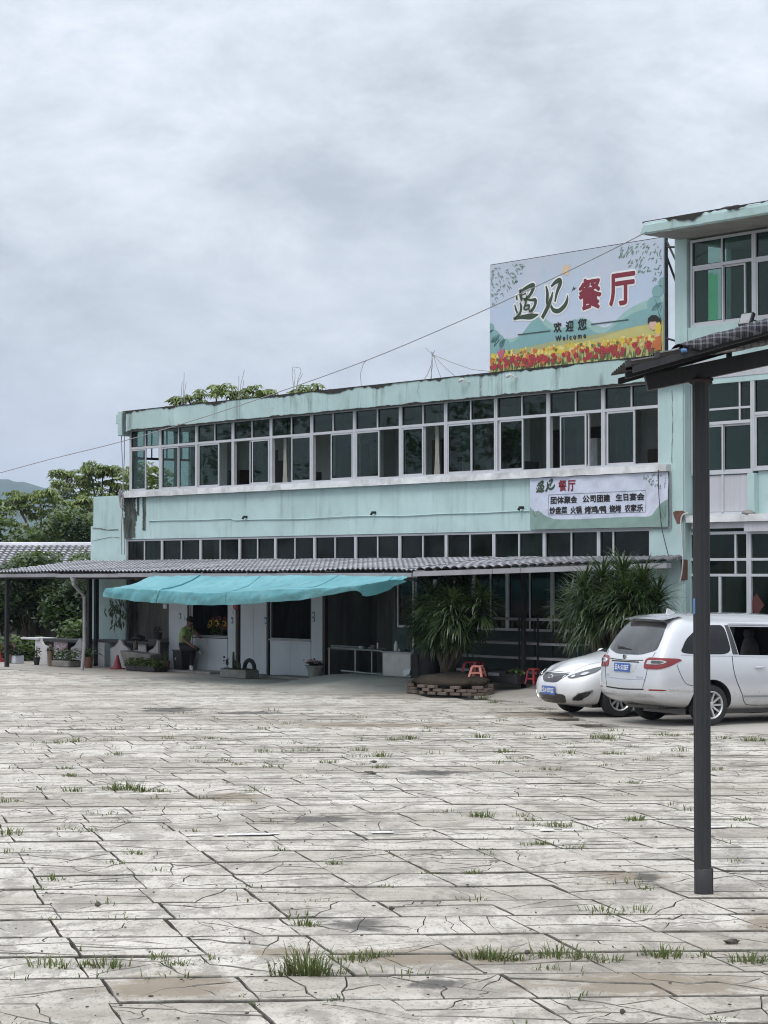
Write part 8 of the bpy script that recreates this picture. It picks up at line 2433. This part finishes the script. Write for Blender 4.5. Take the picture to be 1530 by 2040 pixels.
for p in body_me.polygons:
    best = None
    for a, b, m_ in BN:
        d, k = seg_d(p.center, J[a][0], J[b][0]); d = d / max(J[a][1], J[b][1])
        mm = m_
        if (a, b) in (('shR', 'elR'), ('shL', 'elL')): mm = 'shirt' if k < .72 else 'skin'
        if (a, b) == ('uchest', 'neck'): mm = 'shirt' if k < .55 else 'skin'
        if (a, b) in (('anR', 'toeR'), ('anL', 'toeL')): mm = 'shoe'
        if best is None or d < best[0]: best = (d, mm)
    mi.append(mlist.index(best[1]))
body_me.polygons.foreach_set('material_index', mi)
body_me.polygons.foreach_set('use_smooth', [True] * len(mi))
body_me.transform(Matrix.Translation(-OFF[per.name]))
bo = bpy.data.objects.new('body', body_me); C.objects.link(bo); bo.parent = per; OFF[bo.name] = OFF[per.name]
hc = J['head'][0]
MB().blob(hc + Vector((-.03, .02, .045)), (.098, .092, .09), 16, 10).build('hair', M['hair'], per, smooth=True)
cp2 = MB(); cp2.blob(hc + Vector((-.005, 0, .075)), (.112, .102, .085), 18, 10)
cp2.grid(8, 4, lambda u, v_: (hc.x + .07 + .13 * v_ * math.sin(math.pi * (.12 + .76 * u)), hc.y + lerp(-.09, .09, u) * (1 - .35 * v_), hc.z + .062 - .02 * v_))
cp2.build('cap', M['cap'], per, smooth=True)
fc = MB(); fc.blob(hc + Vector((.10, -.01, -.012)), (.022, .016, .024), 8, 6); fc.blob(hc + Vector((.0, -.098, .0)), (.022, .012, .032), 8, 6)
fc.build('nose_and_ear', M['skin'], per, smooth=True)
ey = MB()
for y in (-.045, .025): ey.blob(hc + Vector((.088, y, .022)), (.008, .013, .008), 8, 5)
ey.blob(hc + Vector((.088, -.01, -.052)), (.008, .026, .006), 8, 5)
ey.build('eyes_and_mouth', M['hair'], per, smooth=True)
co_ = MB(); co_.grid(16, 2, lambda u, v_: (J['neck'][0].x - .01 + (.085 - .012 * v_) * math.cos(u * 6.28), J['neck'][0].y + (.08 - .012 * v_) * math.sin(u * 6.28), J['neck'][0].z - .045 + .04 * v_ - .02 * math.cos(u * 6.28)))
co_.build('collar', M['shirt'], per, smooth=True)
# the bin they sit on
q0, q1 = hpnt(356, 1334), hpnt(372, 1334)
bz1 = hpnt(363, 1297).z
bn_ = thing('plastic_bin', 'black plastic bin used as a seat by the booth', 'bin', ((q0.x + q1.x) / 2, HT, .055))
xm = (q0.x + q1.x) / 2 + .02
MB().add([(xm - .17, HT - .17, .058), (xm + .17, HT - .17, .058), (xm + .17, HT + .17, .058), (xm - .17, HT + .17, .058), (xm - .2, HT - .2, bz1), (xm + .2, HT - .2, bz1), (xm + .2, HT + .2, bz1), (xm - .2, HT + .2, bz1)], [(0, 3, 2, 1), (4, 5, 6, 7), (0, 1, 5, 4), (1, 2, 6, 5), (2, 3, 7, 6), (3, 0, 4, 7)]).build('bin_body', M['pot_black'], bn_, bevel=.02)
MB().box(xm - .21, xm + .21, HT - .21, HT + .21, bz1 + .001, bz1 + .035).build('lid', M['trim_black'], bn_, bevel=.012)
MB().lathe([(0, 0), (.035, 0), (.035, .004), (0, .004)], 14, (xm - .06, HT - .192, .33), Matrix.Rotation(R(90), 3, 'X')).build('round_label', M['gutter'], bn_)

# ================================================================ AIR: pale haze that fades the hills
hz = MB().box(-3600, 3600, -250, 4700, -1.2, 240).build('haze', M['earth'], frame='W', kind='stuff')
hz.data.materials.clear()
hm = bpy.data.materials.new('haze'); hm.use_nodes = True
hn_ = hm.node_tree; hn_.nodes.clear()
ho = hn_.nodes.new('ShaderNodeOutputMaterial'); hv = hn_.nodes.new('ShaderNodeVolumePrincipled')
hv.inputs['Color'].default_value = (0.60, 0.76, 1.0, 1); hv.inputs['Density'].default_value = .00013; hv.inputs['Anisotropy'].default_value = 0.1
hn_.links.new(hv.outputs[0], ho.inputs['Volume'])
hz.data.materials.append(hm)
